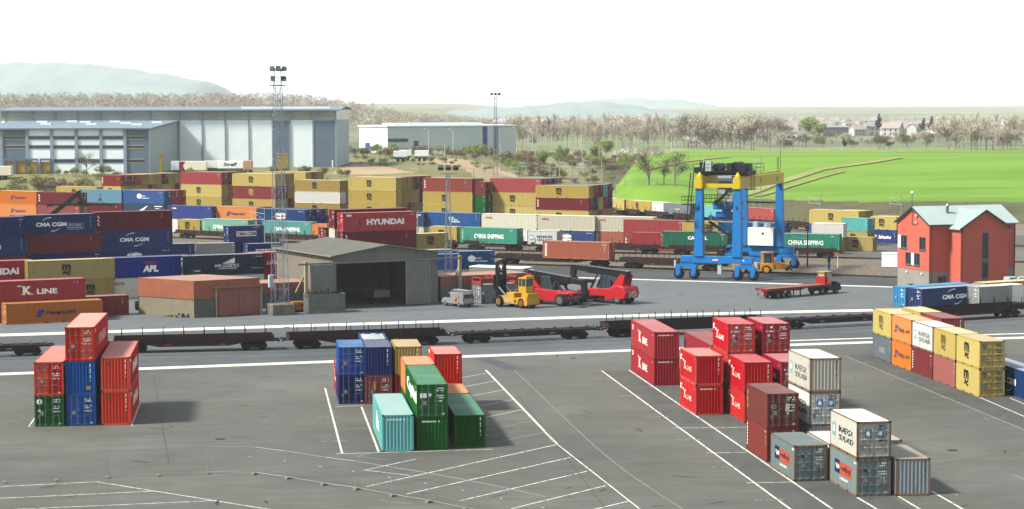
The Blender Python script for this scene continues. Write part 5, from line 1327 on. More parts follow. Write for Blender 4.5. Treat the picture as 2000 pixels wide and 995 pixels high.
# ---------------- red house
th = R(21.7)
HS = thing('house', 'red clad control house with a grey concrete base and green grey roofs', 'house', (60.1, 294.0, 0), th)
M_RED = mat('red_render', 'f47862', .75, var=.06, scale=.4); M_CONC = mat('concrete_base', 'b3b0a4', .85, var=.10, scale=.5)
M_GROOF = mat('grey_green_roof', '+8e9e9a', .55, var=.06, scale=.4)
HL, HDp, E1, A1 = 14.8, 8.4, 9.84, 12.05
b = MB(); b.prism([(0, 3.0), (HDp, 3.0), (HDp, E1), (HDp / 2, A1), (0, E1)], 'x', 0, HL); b.build('wall', M_RED, HS)
b = MB(); b.box(.04, HL - .04, .04, HDp - .04, 0, 2.997); b.build('base_wall', M_CONC, HS)
WX, WW, WP, WE, WA = 3.42, 8.06, 2.87, 9.33, 11.75
b = MB(); b.prism([(WX, 1.4), (WX + WW, 1.4), (WX + WW, WE), (WX + WW / 2, WA), (WX, WE)], 'y', -WP, .3); b.build('wing_wall', M_RED, HS)
b = MB(); b.box(WX + .04, WX + WW - .04, -WP + .04, .2, 0, 1.397); b.build('base_wall', M_CONC, HS)
def roof2(b, ax, a0, a1, lo0, zlo, mid_, zmid, hi0, t=.14):
    for (p0, z0, p1, z1) in ((lo0, zlo, mid_, zmid), (mid_, zmid, hi0, zlo)):
        q = [(p0, z0), (p1, z1), (p1, z1 + t), (p0, z0 + t)]
        b.prism(q, 'x' if ax == 'x' else 'y', a0, a1)
b = MB(); sl = (A1 - E1) / (HDp / 2); o = .45
roof2(b, 'x', -.35, HL + .35, -o, E1 - o * sl + .004, HDp / 2, A1 + .004, HDp + o)
r = b.build('roof', M_GROOF, HS)
b = MB(); q = (WA - WE) / (WW / 2)
roof2(b, 'y', -WP - .4, HDp / 2 - .2, WX - o, WE - o * q + .006, WX + WW / 2, WA + .006, WX + WW + o)
for k in range(26):
    pass
r2 = b.build('roof', M_GROOF, HS)
b = MB()
for k in range(1, 29): 
    x = -.35 + k * .52; b.bar((x, -o, E1 - o * sl + .16), (x, HDp / 2, A1 + .16), .04, .05)
b.build('roof_seam', M_GROOF, r)
b = MB()
for k in range(12):
    y = -WP - .2 + k * .5
    for sx, xe in ((WX - o, WX + WW / 2), (WX + WW + o, WX + WW / 2)): b.bar((sx, y, WE - o * q + .16), (xe, y, WA + .16), .04, .05)
b.build('roof_seam', M_GROOF, r2)
M_TRIM = mat('dark_trim', '4a5654', .5)
b = MB(); b.bar((-.37, -o, E1 - o * sl + .05), (-.37, HDp / 2, A1 + .06), .06, .2); b.bar((-.37, HDp / 2, A1 + .06), (-.37, HDp + o, E1 - o * sl + .05), .06, .2); b.bar((-.3, -o - .06, E1 - o * sl + .05), (WX - o, -o - .06, E1 - o * sl + .05), .12, .12); b.build('verge_trim', M_TRIM, r)
b = MB(); yv = -WP - .42; b.bar((WX - o, yv, WE - o * q + .05), (WX + WW / 2, yv, WA + .07), .06, .2); b.bar((WX + WW / 2, yv, WA + .07), (WX + WW + o, yv, WE - o * q + .05), .06, .2); b.build('verge_trim', M_TRIM, r2)
def hwin(parent, face, a, z0, w, h, n=2):
    """window in the gable (x=0 plane, along y) or front planes"""
    g = MB(); f = MB(); t_ = .07
    def P(u0, u1, v0, v1, d0, d1, B):
        if face == 'gable': B.box(-d1, -d0, u0, u1, v0, v1)
        elif face == 'wing': B.box(u0, u1, -WP - d1, -WP - d0, v0, v1)
        else: B.box(u0, u1, -d1, -d0, v0, v1)
    P(a, a + w, z0, z0 + h, .003, .02, g)
    for u in [a - t_] + [a + w * k / n - t_ / 2 for k in range(1, n)] + [a + w]: P(u, u + t_, z0 - t_, z0 + h + t_, .022, .07, f)
    for v in (z0 - t_, z0 + h): P(a, a + w, v, v + t_, .024, .068, f)
    P(a - .15, a + w + .15, z0 - .16, z0 - .08, .02, .16, f)
    o_ = f.build('window', mat('window_frame', '7f8a80', .5), parent); g.build('pane', M_GLASS, o_)
hwin(HS, 'gable', 5.9, 6.05, 1.45, 1.75); hwin(HS, 'gable', 1.0, 6.05, 1.45, 1.75); hwin(HS, 'gable', 4.7, 3.75, 1.35, 1.6); hwin(HS, 'gable', 2.45, 3.75, 1.35, 1.6)
for a, w in ((7.45, .75), (3.9, .72)):
    b = MB(); b.box(-.05, -.003, a, a + w, 6.0 if a > 5 else 3.7, 7.85 if a > 5 else 5.4); b.build('shutter_panel', M_WHITE, HS)
b = MB(); b.box(WX + 3.62, WX + 4.72, -WP - .03, -WP - .003, .3, 8.6); g = b.build('stair_window', mat('grey_infill', '7b8484', .5), HS)
for z0, z1 in ((5.9, 7.3), (4.9, 5.8), (7.35, 8.5), (2.9, 4.2), (2.0, 2.85), (.4, 1.6)):
    b = MB(); b.box(WX + 3.7, WX + 4.64, -WP - .05, -WP - .034, z0, z1); b.build('pane', M_GLASS, g)
b = MB(); b.box(1.55, 2.45, -.01, .02, 0, 2.2); d_ = b.build('door', mat('dark_door', '4c4540', .5), HS)
b = MB(); b.box(2.55, 2.95, -.012, .02, 0, 2.3); b.build('side_light', M_GLASS, d_)
for (x, y) in ((.3, -.12), (WX + .15, -WP - .12), (HL - .2, -.12)):
    b = MB(); b.tube((x, y, .1), (x, y, E1 - .6), .06); b.build('downpipe', mat('copper_pipe', '8a3a30', .5), HS)
b = MB(); b.tube((4.6, 2.4, 10.9), (4.6, 2.4, 12.3), .22, n=10); b.tube((4.6, 2.4, 12.3), (4.6, 2.4, 12.6), .3, .1, n=10); b.build('chimney', mat('steel_flue', '9aa0a0', .35, .6), HS)
b = MB(); b.bar((-.1, 4.4, 9.6), (-.1, 4.4, 11.4), .06); b.bar((-.1, 4.4, 11.4), (-.1, 3.6, 11.4), .06); b.bar((-.1, 4.4, 9.6), (-.1, 3.7, 9.6), .06); b.build('antenna_bracket', M_TRIM, HS)
for y in (3.2, 3.3):
    b = MB(); b.lathe((-.14, y, 10.9 if y < 3.25 else 9.9), (-1, 0, 0), [(0, .22), (.06, .22)], 12); b.build('wall_vent', M_GROOF, HS)
for y in (1.8, 5.8):
    b = MB(); b.lathe((-.03, y, 2.5), (-1, 0, 0), [(0, .15), (.16, .1)], 10); b.build('wall_lamp', M_WHITE, HS)
q = at(1757, 523); q2 = at(1722, 523)
t = thing('site_cabin', 'plain white cabin standing just left of the red house', 'cabin', q2, R(-12)); b = MB(); b.box(0, 3.6, 0, 2.5, .1, 2.3); b.build('wall', M_WHITE, t, .03); b = MB(); b.box(-.05, 3.65, -.05, 2.55, 2.303, 2.4); b.build('roof', M_WHITE, t)
q = at(1776, 566); t = thing('vent_cowl', 'small grey round topped vent box at the corner of the red house', 'vent box', q, R(20)); b = MB()
b.prism([(-.6, 0), (.6, 0), (.6, .55), (.42, .82), (0, .95), (-.42, .82), (-.6, .55)], 'y', -.5, .5); b.build('housing', mat('grey_metal', '8a9290', .5), t, .03); b = MB(); b.lathe((.1, -.503, .5), (0, -1, 0), [(0, .3), (.04, .3)], 14); b.build('grille', M_TRIM, t)
for k, (px, w, h) in enumerate(((1977, 1.9, 2.6), (1996, 1.6, 2.6))):
    q = at(px - 6, 578); t = thing('cooling_unit', ('pale grey cooling cabinet right beside the red house wing', 'pale grey cooling cabinet at the right edge of the picture')[k], 'cooling unit', q, R(21.7))
    b = MB(); b.box(0, w, 0, 1.4, .1, h); b.build('cabinet', M_PALEG, t, .03); b = MB(); b.box(.15, w / 2 - .08, -.03, -.002, h * .45, h - .2); b.box(w / 2 + .08, w - .15, -.03, -.002, h * .45, h - .2); b.lathe((w * .25, -.03, h * .25), (0, 1, 0), [(0, .25), (.02, .25)], 14); b.build('grille', M_TRIM, t)
# ------------------------------------------------------------ railway wagons
M_WAG = mat('wagon_brown', '3c2422', .8, var=.25, scale=1.2); M_WAGD = mat('wagon_dark', '2a1e1c', .85, var=.25, scale=1.2)
M_BOGIE = mat('bogie_black', '161413', .8, var=.2); M_WHEEL = mat('wheel_rust', '3a302c', .6, .4); M_REDM = mat('wagon_red_plate', 'a03038', .6)
M_SKEL = mat('skeletal_brown', '38302a', .85, var=.3, scale=1)
WPROTO = {}
b = MB(); b.box(-.04, .04, 0, .05, .95, 2.55); STAKE = b.mesh('stake', [M_WAGD])
def wagon_parts(kind, L):
    k = (kind, round(L, 2))
    if k in WPROTO: return WPROTO[k]
    out = []
    b = MB()
    if kind == 'flat':
        b.box(-L / 2, L / 2, -1.3, 1.3, 1.12, 1.24)
        for y in (-1.32, 1.2):
            b.prism([(-L / 2, 1.0), (-L * .33, 1.0), (-L * .22, .62), (L * .22, .62), (L * .33, 1.0), (L / 2, 1.0), (L / 2, 1.24), (-L / 2, 1.24)], 'y', y, y + .12)
        out.append(('underframe', b.mesh('underframe', [M_WAG]), None))
        b = MB()
        for y in (-1.36, 1.32): b.box(-L / 2 + .1, L / 2 - .1, y, y + .04, 1.243, 1.72)
        for x in (-L / 2 + .02, L / 2 - .06): b.box(x, x + .04, -1.3, 1.3, 1.243, 1.72)
        out.append(('side_board', b.mesh('side_board', [M_WAG]), None))
        n = int(L / 1.95)
        for i in range(n):
            x = -L / 2 + .9 + (L - 1.8) * i / (n - 1)
            for y in (-1.42, 1.37): out.append(('stake', STAKE, (x, y)))
    else:
        for y in (-1.1, .86): b.prism([(-L / 2, 1.0), (-L * .34, .95), (-L * .25, .58), (L * .25, .58), (L * .34, .95), (L / 2, 1.0), (L / 2, 1.2), (-L / 2, 1.2)], 'y', y, y + .24)
        n = 9
        for i in range(n):
            x = -L / 2 + .15 + (L - .3) * i / (n - 1); b.box(x - .13, x + .13, -1.3, 1.3, 1.203, 1.3)
        b.box(-.25 - L * .5 + .3, L * .5 - .05, -.25, .25, .9, 1.18)
        out.append(('underframe', b.mesh('underframe', [M_SKEL]), None))
    b = MB()
    for x in (-L * .18, L * .16): b.box(x, x + .6, -1.345 if kind == 'flat' else -1.125, -1.325 if kind == 'flat' else -1.105, .72, .95)
    out.append(('number_plate', b.mesh('number_plate', [M_REDM if kind == 'flat' else mat('plate_pale', '8a8678', .6)]), None))
    for s in (-1, 1):
        b = MB(); c = s * (L / 2 - 2.2)
        for y in (-1.08, .96): b.prism([(c - 1.5, .42), (c - .5, .3), (c + .5, .3), (c + 1.5, .42), (c + 1.3, .72), (c + .4, .8), (c - .4, .8), (c - 1.3, .72)], 'y', y, y + .12)
        b.box(c - .3, c + .3, -.95, .95, .55, .98)
        me = b.mesh('bogie', [M_BOGIE]); w = []
        for dx in (-.9, .9):
            b = MB(); b.tube((c + dx, -.8, .46), (c + dx, .8, .46), .08)
            for y in (-.82, .68): b.lathe((c + dx, y, .46), (0, 1, 0), [(0, .46), (.10, .46), (.105, .49), (.14, .49)], 18)
            w.append(b.mesh('wheelset', [M_WHEEL]))
        out.append(('bogie', me, w))
    b = MB()
    for s in (-1, 1):
        for y in (-.88, .88): b.tube((s * L / 2, y, 1.06), (s * (L / 2 + .55), y, 1.06), .09, n=8); b.lathe((s * (L / 2 + .55), y, 1.06), (s, 0, 0), [(0, .22), (.06, .22)], 12)
        b.bar((s * L / 2, 0, .98), (s * (L / 2 + .62), 0, .85), .1)
    out.append(('buffer', b.mesh('buffer', [M_BOGIE]), None))
    WPROTO[k] = out; return out
NW = 0
def wagon(kind, P, x0, x1, label, group, L=None, z=.06):
    """place a wagon on a track between world x0 and x1"""
    a, _ = track_frame(P, x0); c, _ = track_frame(P, x1); m_, h = (a + c) / 2, math.atan2((c - a).y, (c - a).x)
    LL = round((c - a).length - 1.3, 1)
    t = thing('flat_wagon' if kind == 'flat' else 'container_wagon', label, 'rail wagon', (m_.x, m_.y, z), h, group)
    for n, me, extra in wagon_parts(kind, LL):
        o = link(n, me, t)
        if isinstance(extra, list):
            for w in extra: link('wheelset', w, o)
        elif isinstance(extra, tuple): o.location = (extra[0], extra[1], 0)
    return t, h, LL
def px_x(px, P):
    """world x where a track passes photo column px"""
    best = min(P, key=lambda q: abs(1000 + q.x / q.y * CF - px))
    i = P.index(best); 
    for a, c in zip(P, P[1:]):
        u, v = 1000 + a.x / a.y * CF - px, 1000 + c.x / c.y * CF - px
        if u * v <= 0 and u != v: return a.x + (c.x - a.x) * u / (u - v)
    return best.x
def train(P, spec, group, z=.06):
    out = []
    for kind, p0, p1, label in spec: out.append(wagon(kind, P, px_x(p0, P), px_x(p1, P), label, group, z=z))
    return out
NG = 'wagons of the near empty train'
train(P_NEAR, [('skel', -170, 100, 'low skeletal container wagon at the left end of the near train'), ('flat', 205, 543, 'staked flat wagon just right of the left front stack'), ('flat', 547, 876, 'staked flat wagon behind the middle front cluster'),
               ('skel', 882, 1166, 'skeletal container wagon in the middle of the near train'), ('flat', 1170, 1500, 'staked flat wagon behind the red block'), ('skel', 1505, 1770, 'skeletal container wagon left of the mustard topped row'),
               ('flat', 1776, 2004, 'staked flat wagon before the red house'), ('flat', 2010, 2300, 'staked flat wagon leaving the picture at the right')], NG, z=.02)
TG = 'wagons on the crane track'
t1 = train(P_1, [('flat', 820, 963, 'staked flat wagon half hidden behind the long beige cabin'), ('flat', 967, 1203, 'staked flat wagon carrying the salmon container'), ('flat', 1208, 1424, 'empty staked flat wagon running under the crane')], TG, z=.14)
UG = 'wagons on the loaded middle track'
t2 = train(P_2, [('flat', 345, 505, 'loaded wagon at the left carrying a mustard and a pale green container'), ('flat', 509, 648, 'loaded wagon carrying the pale teal container'), ('flat', 652, 760, 'loaded wagon hidden behind the hangar roof'), ('flat', 764, 902, 'loaded wagon with a mustard container behind the thin mast'),
                ('flat', 905, 1031, 'loaded wagon under the first sea green container'), ('flat', 1034, 1150, 'loaded wagon under the light grey container'), ('flat', 1153, 1300, 'loaded wagon under the small red container'), ('flat', 1304, 1470, 'loaded wagon under the dark green container'), ('flat', 1474, 1645, 'loaded wagon under the last sea green container')], UG, z=.14)
VG = 'wagons on the curved far track'
t3 = train(P_3, [('flat', 1160, 1228, 'far wagon nearest the back stacks on the curved track'), ('flat', 1230, 1262, 'far wagon with a mustard container on the curved track'), ('flat', 1264, 1318, 'far wagon with the white container on the curved track'), ('flat', 1320, 1388, 'far wagon with the grey container on the curved track'), ('flat', 1391, 1460, 'far wagon with the turquoise container on the curved track'), ('flat', 1462, 1528, 'far wagon with the faded red container on the curved track'), ('flat', 1530, 1606, 'empty far wagon at the right of the crane')], VG, z=.14)
LG = 'containers on rail wagons'
def load(P, px, L, kind, label, anchor='L', H=STD, zoff=1.40):
    x = px_x(px, P); q, h = track_frame(P, x); c, s = math.cos(h), math.sin(h)
    if c < 0: c, s, h = -c, -s, h + math.pi
    d = L / 2 if anchor == 'L' else -L / 2
    return container(kind, L, H, (q.x + c * d, q.y + s * d, zoff), h, label, LG, False, 'msc' if kind == 'msc' else 'std')
load(P_1, 1066, L40, 'sal', 'salmon brown ribbed container with a white strip of letters, on the near side wagon', 'L', HC)
load(P_2, 354, L20, 'msc', 'mustard container on the leftmost visible loaded wagon')
load(P_2, 401, L40, 'chl', 'pale green container with tall white capitals partly behind a small navy one', H=HC)
load(P_2, 519, L40, 'cht', 'pale teal container with tall white capitals behind the tall mast', H=HC)
load(P_2, 597, L20, 'org', 'orange container on a wagon just left of the red container doors')
load(P_2, 845, L20, 'msc', 'mustard container on a wagon behind the thin floodlight mast', 'L', HC)
load(P_2, 905, L40, 'chi', 'sea green container with tall white capitals beyond the beige cabin', H=HC)
load(P_2, 1035, L20, 'mae', 'light grey container with black capitals and a pale star on a wagon')
load(P_2, 1238, L20, 'rdm', 'small faded red container on a wagon left of the dark green one')
load(P_2, 1296, L40, 'gcp', 'dark green container with white serif capitals behind the crane leg', H=HC)
load(P_2, 1510, L40, 'chi', 'sea green container with tall white capitals right of the crane', H=HC)
load(P_3, 1180, L20, 'whi', 'white container on the curved far track beside the back stacks')
load(P_3, 1184, L40, 'msc', 'first mustard container on the curved far track', H=STD)
load(P_3, 1203, L20, 'rdm', 'faded red container on the curved far track between two mustard ones')
load(P_3, 1232, L40, 'msc', 'second mustard container on the curved far track', H=STD)
load(P_3, 1279, L20, 'whi', 'white container on the curved far track below the bare trees')
load(P_3, 1304, L40, 'pog', 'grey container with a small navy and yellow panel on the curved far track')
load(P_3, 1372, L40, 'tql', 'turquoise container on the curved far track behind the crane')
load(P_3, 1422, L20, 'msc', 'small mustard container on the curved far track behind the crane')
load(P_3, 1458, L40, 'rdm', 'faded red container on the curved far track between the crane legs', H=HC)
# ------------------------------------------------------------ vehicles and the crane
M_TYRE = mat('tyre_rubber', '1d1d1c', .85, var=.15); M_RIM = mat('steel_rim', '8f9088', .5, .3); M_BLK = mat('black_steel', '1c1f22', .55, var=.15); M_CAB = mat('cab_glass', '3d5560', .08, spec=.8, var=.15)
def wheel(parent, c, r, w, rim=None, axis=(0, 1, 0)):
    a = Vector(axis); c = Vector(c); b = MB()
    b.lathe(c - a * w / 2, a, [(0, r * .62), (0, r * .9), (w * .12, r), (w * .88, r), (w, r * .9), (w, r * .62)], 22)
    o = b.build('wheel', M_TYRE, parent); b = MB()
    b.lathe(c - a * (w / 2 + .01), a, [(0, r * .6), (.03, r * .56), (w - .01, r * .56), (w + .02, r * .6)], 16); b.lathe(c - a * (w / 2 + .05), a, [(0, r * .22), (w + .1, r * .22)], 10)
    b.build('rim', rim or M_RIM, o); return o
def reach_stacker(name, label, loc, rz, boom=3.0, body='e0262c', spread=0.0, two=True, arm='15181b', reach=9.0, turn=False):
    t = thing('reach_stacker', label, 'reach stacker', loc, rz)
    RM = mat('machine_' + body, body, .45, var=.08); K = mat('boom_' + arm, arm, .5, var=.2)
    b = MB()
    b.prism([(1.0, .75), (1.0, 1.65), (-.8, 1.95), (-2.4, 1.95), (-5.0, 2.15), (-5.2, .6), (-3.0, .5)], 'y', -1.45, 1.45)
    b.box(-1.0, .9, -1.75, 1.75, 1.56, 1.72)
    b.build('chassis', RM, t, .05)
    b = MB(); b.prism([(-4.9, .75), (-4.9, 2.35), (-6.0, 2.6), (-7.2, 2.35), (-7.45, 1.6), (-7.2, .8)], 'y', -1.55, 1.55); b.build('counterweight', RM, t, .12)
    for y in (-.95, .75):
        b = MB(); b.prism([(-4.3, 2.1), (-6.4, 2.3), (-6.8, 4.0), (-6.0, 4.05)], 'y', y, y + .2); b.build('boom_support', RM, t, .02)
    for y in (-1.78, 1.78):
        for o in (-.42, .42): wheel(t, (0, y + o * .9, .82), .82, .62)
    for y in (-1.2, 1.2): wheel(t, (-5.9, y, .8), .8, .6)
    cb = MB(); X0, X1, y0, y1 = -4.2, -2.5, -.8, .8
    cb.prism([(X0, 1.95), (X1 + .25, 1.95), (X1, 2.6), (X1 - .35, 3.65), (X0 + .1, 3.65)], 'y', y0 + .05, y1 - .05); g = cb.build('cab', M_CAB, t)
    cb = MB(); cb.box(X0 - .05, X1 - .25, y0, y1, 3.65, 3.76)
    for (x, z0, z1, x2) in ((X0, 1.9, 3.66, X0 + .08), (X1 + .25, 1.9, 2.6, X1), (X1, 2.6, 3.66, X1 - .35)):
        for y in (y0, y1): cb.bar((x, y, z0), (x2, y, z1), .09)
    for y in (y0, y1): cb.bar((X0, y, 1.95), (X1 + .2, y, 1.95), .12); cb.bar((-3.3, y, 1.95), (-3.3, y, 3.65), .07)
    cb.build('cab_frame', mat('cab_frame_grey', '5c6468', .5), g)
    P0 = Vector((-6.45, 0, 4.05)); ang = R(boom); d = Vector((math.cos(ang), 0, math.sin(ang))); u = Vector((-d.z, 0, d.x))
    b = MB(); b.bar(P0 - d * .4, P0 + d * 6.6, .85, .95, up=u); b.build('boom', K, t, .04)
    b = MB(); b.bar(P0 + d * 6.6, P0 + d * reach, .66, .72, up=u); b.bar(P0 + d * .3 + u * .5, P0 + d * 6.4 + u * .5, .3, .05, up=u); b.build('boom_extension', K, t, .03)
    b = MB(); b.bar(P0 - d * .35 + u * .482, P0 + d * 6.5 + u * .482, .8, .012, up=u); b.build('boom_top', mat('boom_top_pale', 'b8bcba', .4, var=.1), t)
    for y in (-.75, .75):
        b = MB(); p, q = Vector((-.6, y, 1.6)), P0 + d * 4.6 + Vector((0, y * .7, -.3)); b.tube(p, p.lerp(q, .62), .17); b.tube(p.lerp(q, .6), q, .1); b.build('lift_cylinder', K, t)
    tip = P0 + d * reach; b = MB()
    b.bar(tip + d * .1 + u * .3, Vector((tip.x + .2, 0, tip.z - 1.1)), .7, .6); b.lathe((tip.x + .2, 0, tip.z - 1.75), (0, 0, 1), [(0, .7), (.35, .7), (.36, .45), (.7, .4)], 16); b.build('rotator', K, t)
    z = tip.z - 2.3; b = MB(); cx = tip.x + .2; W2 = 3.05 + spread
    ca, sa = 1, 0
    b.box(cx - .55, cx + .55, -1.5, 1.5, z, z + .5); b.box(cx - .42, cx - .08, -W2, W2, z + .05, z + .42); b.box(cx + .08, cx + .42, -W2, W2, z + .05, z + .42)
    for y in (-W2, W2 - .35): b.box(cx - 1.2, cx + 1.2, y, y + .35, z - .05, z + .4)
    for y in (-W2 + .17, W2 - .17):
        for x in (-1.12, 1.12): b.box(cx + x - .1, cx + x + .1, y - .1, y + .1, z - .3, z - .05)
    if turn: b.v = [(cx - (v[1]), v[0] - cx, v[2]) for v in b.v]
    b.build('spreader', K, t, .02)
    for y in (-1.35, 1.35):
        b = MB(); b.lathe((.98, y * .8, 1.45), (1, 0, 0), [(0, .12), (.06, .12)], 10); b.build('headlight', mat('lamp_glass', 'd8dcd8', .15), t)
    b = MB(); 
    for r_ in range(5):
        for c_ in range(6):
            if (r_ * 7 + c_ * 3) % 4: b.box(-7.47, -7.455, -.9 + c_ * .3, -.72 + c_ * .3, .95 + r_ * .17, 1.07 + r_ * .17)
    b.build('rear_marking', mat('marking_white', '+d8d4cc', .5), t)
    b = MB(); b.box(-.6, .3, -1.77, -1.755, 1.0, 1.5); b.build('side_badge', mat('marking_white', '+d8d4cc', .5), t)
    return t
q = at(1113, 596); reach_stacker('', 'red reach stacker facing right with its dark boom lowered, left of the two', (q.x, q.y, 0), R(-37), boom=-6, reach=8.7)
q = at(1152, 588.5); reach_stacker('', 'red reach stacker facing left with white marks on its rear, right of the two', (q.x, q.y, 0), R(139), boom=3.5, reach=9.2)
reach_stacker('', 'dark boomed reach stacker lifting its arm behind the tall left stacks', (-78.5, 352, 0), R(-4), boom=38, reach=13.5, spread=2.6, turn=True)
reach_stacker('', 'dark reach stacker hidden at the left edge behind the navy stacks', (-101.5, 350, 0), R(10), boom=20, reach=13.0, spread=1.0)
# yellow container lift truck
q = at(975, 599); t = thing('lift_truck', 'yellow heavy lift truck with a tall black mast facing left', 'lift truck', (q.x + .9, q.y + .6, 0), R(139)); t.scale = (.82, .9, 1)
M_YEL = mat('machine_yellow', 'f4bc2c', .45, var=.08)
b = MB(); b.prism([(.9, .6), (.9, 1.3), (.2, 1.5), (-1.2, 1.3), (-3.2, 1.3), (-5.4, 1.6), (-5.6, .55), (-3.4, .5), (-1.0, .5)], 'y', -1.3, 1.3); b.box(-2.6, -1.0, -.9, .9, 1.303, 1.95); b.build('chassis', M_YEL, t, .05)
b = MB(); b.prism([(-4.4, 1.5), (-5.9, 1.5), (-6.0, .5), (-5.6, .35), (-4.9, .5)], 'y', -1.45, 1.45); b.box(-5.95, -4.6, -1.3, 1.3, 1.503, 2.0); b.build('counterweight', M_YEL, t, .06)
b = MB(); b.box(-5.2, -3.6, -.85, .85, 2.003, 2.35); b.build('cab_base', M_YEL, t, .03)
b = MB(); b.box(-5.1, -3.6, -.8, .8, 2.353, 3.9); g = b.build('cab', M_CAB, t)
b = MB(); b.box(-5.3, -3.5, -.9, .9, 3.9, 4.05)
for x in (-5.15, -4.3, -3.62):
    for y in (-.85, .77): b.box(x, x + .09, y, y + .08, 2.35, 3.9)
for y in (-.86, .78): b.box(-5.15, -3.55, y, y + .08, 2.353, 2.9)
b.box(-5.18, -5.1, -.85, .85, 2.353, 2.9); b.box(-5.3, -4.6, -.9, .9, 4.053, 4.3)
b.build('cab_frame', M_YEL, g)
for y in (-1.45, 1.45): wheel(t, (0, y, .75), .75, .65, mat('rim_yellow', 'b08a30', .5)); wheel(t, (-4.6, y * .85, .7), .7, .5, mat('rim_orange', 'b8642c', .5))
b = MB()
for y in (-.95, .75): b.box(.75, 1.25, y, y + .22, .25, 6.0); b.box(1.0, 1.3, y - .12, y + .30, .3, 5.6)
for z in (1.6, 3.6, 4.5, 5.9): b.box(.75, 1.2, -.75, .75, z, z + .28)
b.tube((1.0, -.3, .4), (1.0, -.3, 5.4), .11); b.tube((1.0, .3, .4), (1.0, .3, 5.4), .11); b.build('mast', M_BLK, t)
b = MB(); b.box(1.32, 1.6, -1.25, 1.25, 2.2, 4.2); b.box(1.32, 1.5, -1.3, 1.3, .5, 1.1); b.build('carriage', M_BLK, t)
for y in (-.8, .8):
    b = MB(); b.tube((-1.0, y, 1.4), (.75, y, 2.6), .12); b.tube((.2, y, 2.2), (.75, y, 2.62), .07); b.build('tilt_cylinder', mat('chrome', 'c8ccd0', .25, .7), t)
b = MB(); 
for z in (1.75, 2.2):
    b.bar((.2, -1.25, z), (-2.6, -1.25, z), .05)
for x in (.2, -.7, -1.6, -2.6): b.bar((x, -1.25, 1.35), (x, -1.25, 2.2), .05)
b.build('handrail', M_YEL, t)
b = MB(); b.box(-3.0, -1.0, -1.32, -1.303, .75, 1.15); b.box(-2.6, -.6, 1.303, 1.32, .75, 1.15); b.build('side_panel', mat('label_cream', 'dcd0b8', .5), t)
b = MB(); b.box(-3.4, -3.1, 1.303, 1.325, .7, 1.1); b.build('number_mark', M_BLK, t)
# grey container with an orange spreader frame on it
q = at(940, 594.5); thc = R(34)
base_stack(940, 594.5, 34, L20, 'gry', 'grey container with doors at its left end between the van and the lift truck', 'L', group='containers beyond the long beige cabin')
t = thing('spreader_frame', 'orange red lifting frame resting on the grey container beside the van', 'spreader', (q.x, q.y, 2.6), thc)
MO = mat('spreader_orange', 'c04a2c', .5, var=.12); b = MB()
for y in (.1, 2.1): b.box(0, 6.05, y, y + .25, .45, .85)
for x in (0, 5.8): b.box(x, x + .25, .1, 2.35, .05, .45); b.box(x, x + .25, .1, 2.35, .853, 1.0)
for x in (2.2, 3.4): b.box(x, x + .3, .05, 2.4, .4, 1.15)
b.box(2.2, 3.7, .5, 1.9, .853, 1.25); b.build('beam', MO, t, .02)
b = MB()
for x in (.1, 5.7):
    for y in (.1, 2.15): b.box(x, x + .25, y, y + .2, .0, .05)
b.build('twist_lock', M_BLK, t)
b = MB(); b.bar((.1, .2, 1.0), (.1, .2, 1.35), .06); b.bar((.1, .2, 1.35), (1.6, .2, 1.35), .06); b.bar((1.6, .2, 1.35), (1.6, .2, .85), .06); b.build('handrail', MO, t)
# van
q = at(900, 600.5); V = thing('delivery_van', 'silver van with a flame coloured emblem and a roof rack, seen from behind', 'van', (q.x - .45, q.y + 1.5, 0), R(128))
MS = mat('silver_paint', 'c8cccc', .35, .3, var=.04)
b = MB(); b.prism([(2.45, .35), (2.5, .75), (2.3, 1.0), (1.55, 1.2), (.85, 1.85), (.4, 1.95), (-2.3, 1.92), (-2.42, 1.1), (-2.45, .4)], 'y', -.92, .92); b.build('body', MS, V, .1)
for y in (-.93, .925):
    b = MB(); b.prism([(1.45, 1.2), (.85, 1.75), (.45, 1.75), (.45, 1.2)], 'y', y, y + .01); b.build('side_window', M_GLASS, V)
b = MB(); b.face([(1.58, -.78, 1.22), (1.58, .78, 1.22), (.92, .72, 1.83), (.92, -.72, 1.83)]); b.build('windscreen', M_GLASS, V)
b = MB(); b.box(-2.44, -2.375, -.74, .74, 1.22, 1.75); b.build('rear_window', M_GLASS, V)
b = MB(); b.lathe((-2.452, -.38, 1.48), (-1, 0, 0), [(0, .17), (.004, .17)], 12); b.build('rear_emblem', mat('emblem_orange', 'e08030', .5), V)
b = MB(); b.lathe((-2.458, -.40, 1.46), (-1, 0, 0), [(0, .1), (.004, .1)], 12); b.build('rear_emblem', mat('emblem_red', 'b03028', .5), V)
for y in (-1.0, 1.0):
    s = -1 if y < 0 else 1
    b = MB(); b.lathe((-.75, s * .925, 1.05), (0, s, 0), [(0, .36), (.006, .36)], 14); b.build('side_emblem', mat('emblem_orange', 'e08030', .5), V)
    b = MB(); b.lathe((-.62, s * .933, 1.12), (0, s, 0), [(0, .22), (.006, .22)], 12); b.build('side_emblem', mat('emblem_yellow', 'e8c048', .5), V)
    b = MB(); b.lathe((-.85, s * .94, .95), (0, s, 0), [(0, .2), (.006, .2)], 12); b.build('side_emblem', mat('emblem_red', 'b03028', .5), V)
    b = MB(); b.box(-1.9, -1.1, min(s * .925, s * .935), max(s * .925, s * .935), 1.3, 1.42); b.build('side_script', mat('emblem_orange', 'e08030', .5), V)
for x in (1.6, -1.5):
    for y in (-.82, .82): wheel(V, (x, y, .33), .33, .24, mat('alloy', 'b8bab8', .4, .3))
b = MB()
for y in (-.7, .7): b.box(-2.5, .5, y - .04, y + .04, 2.1, 2.16)
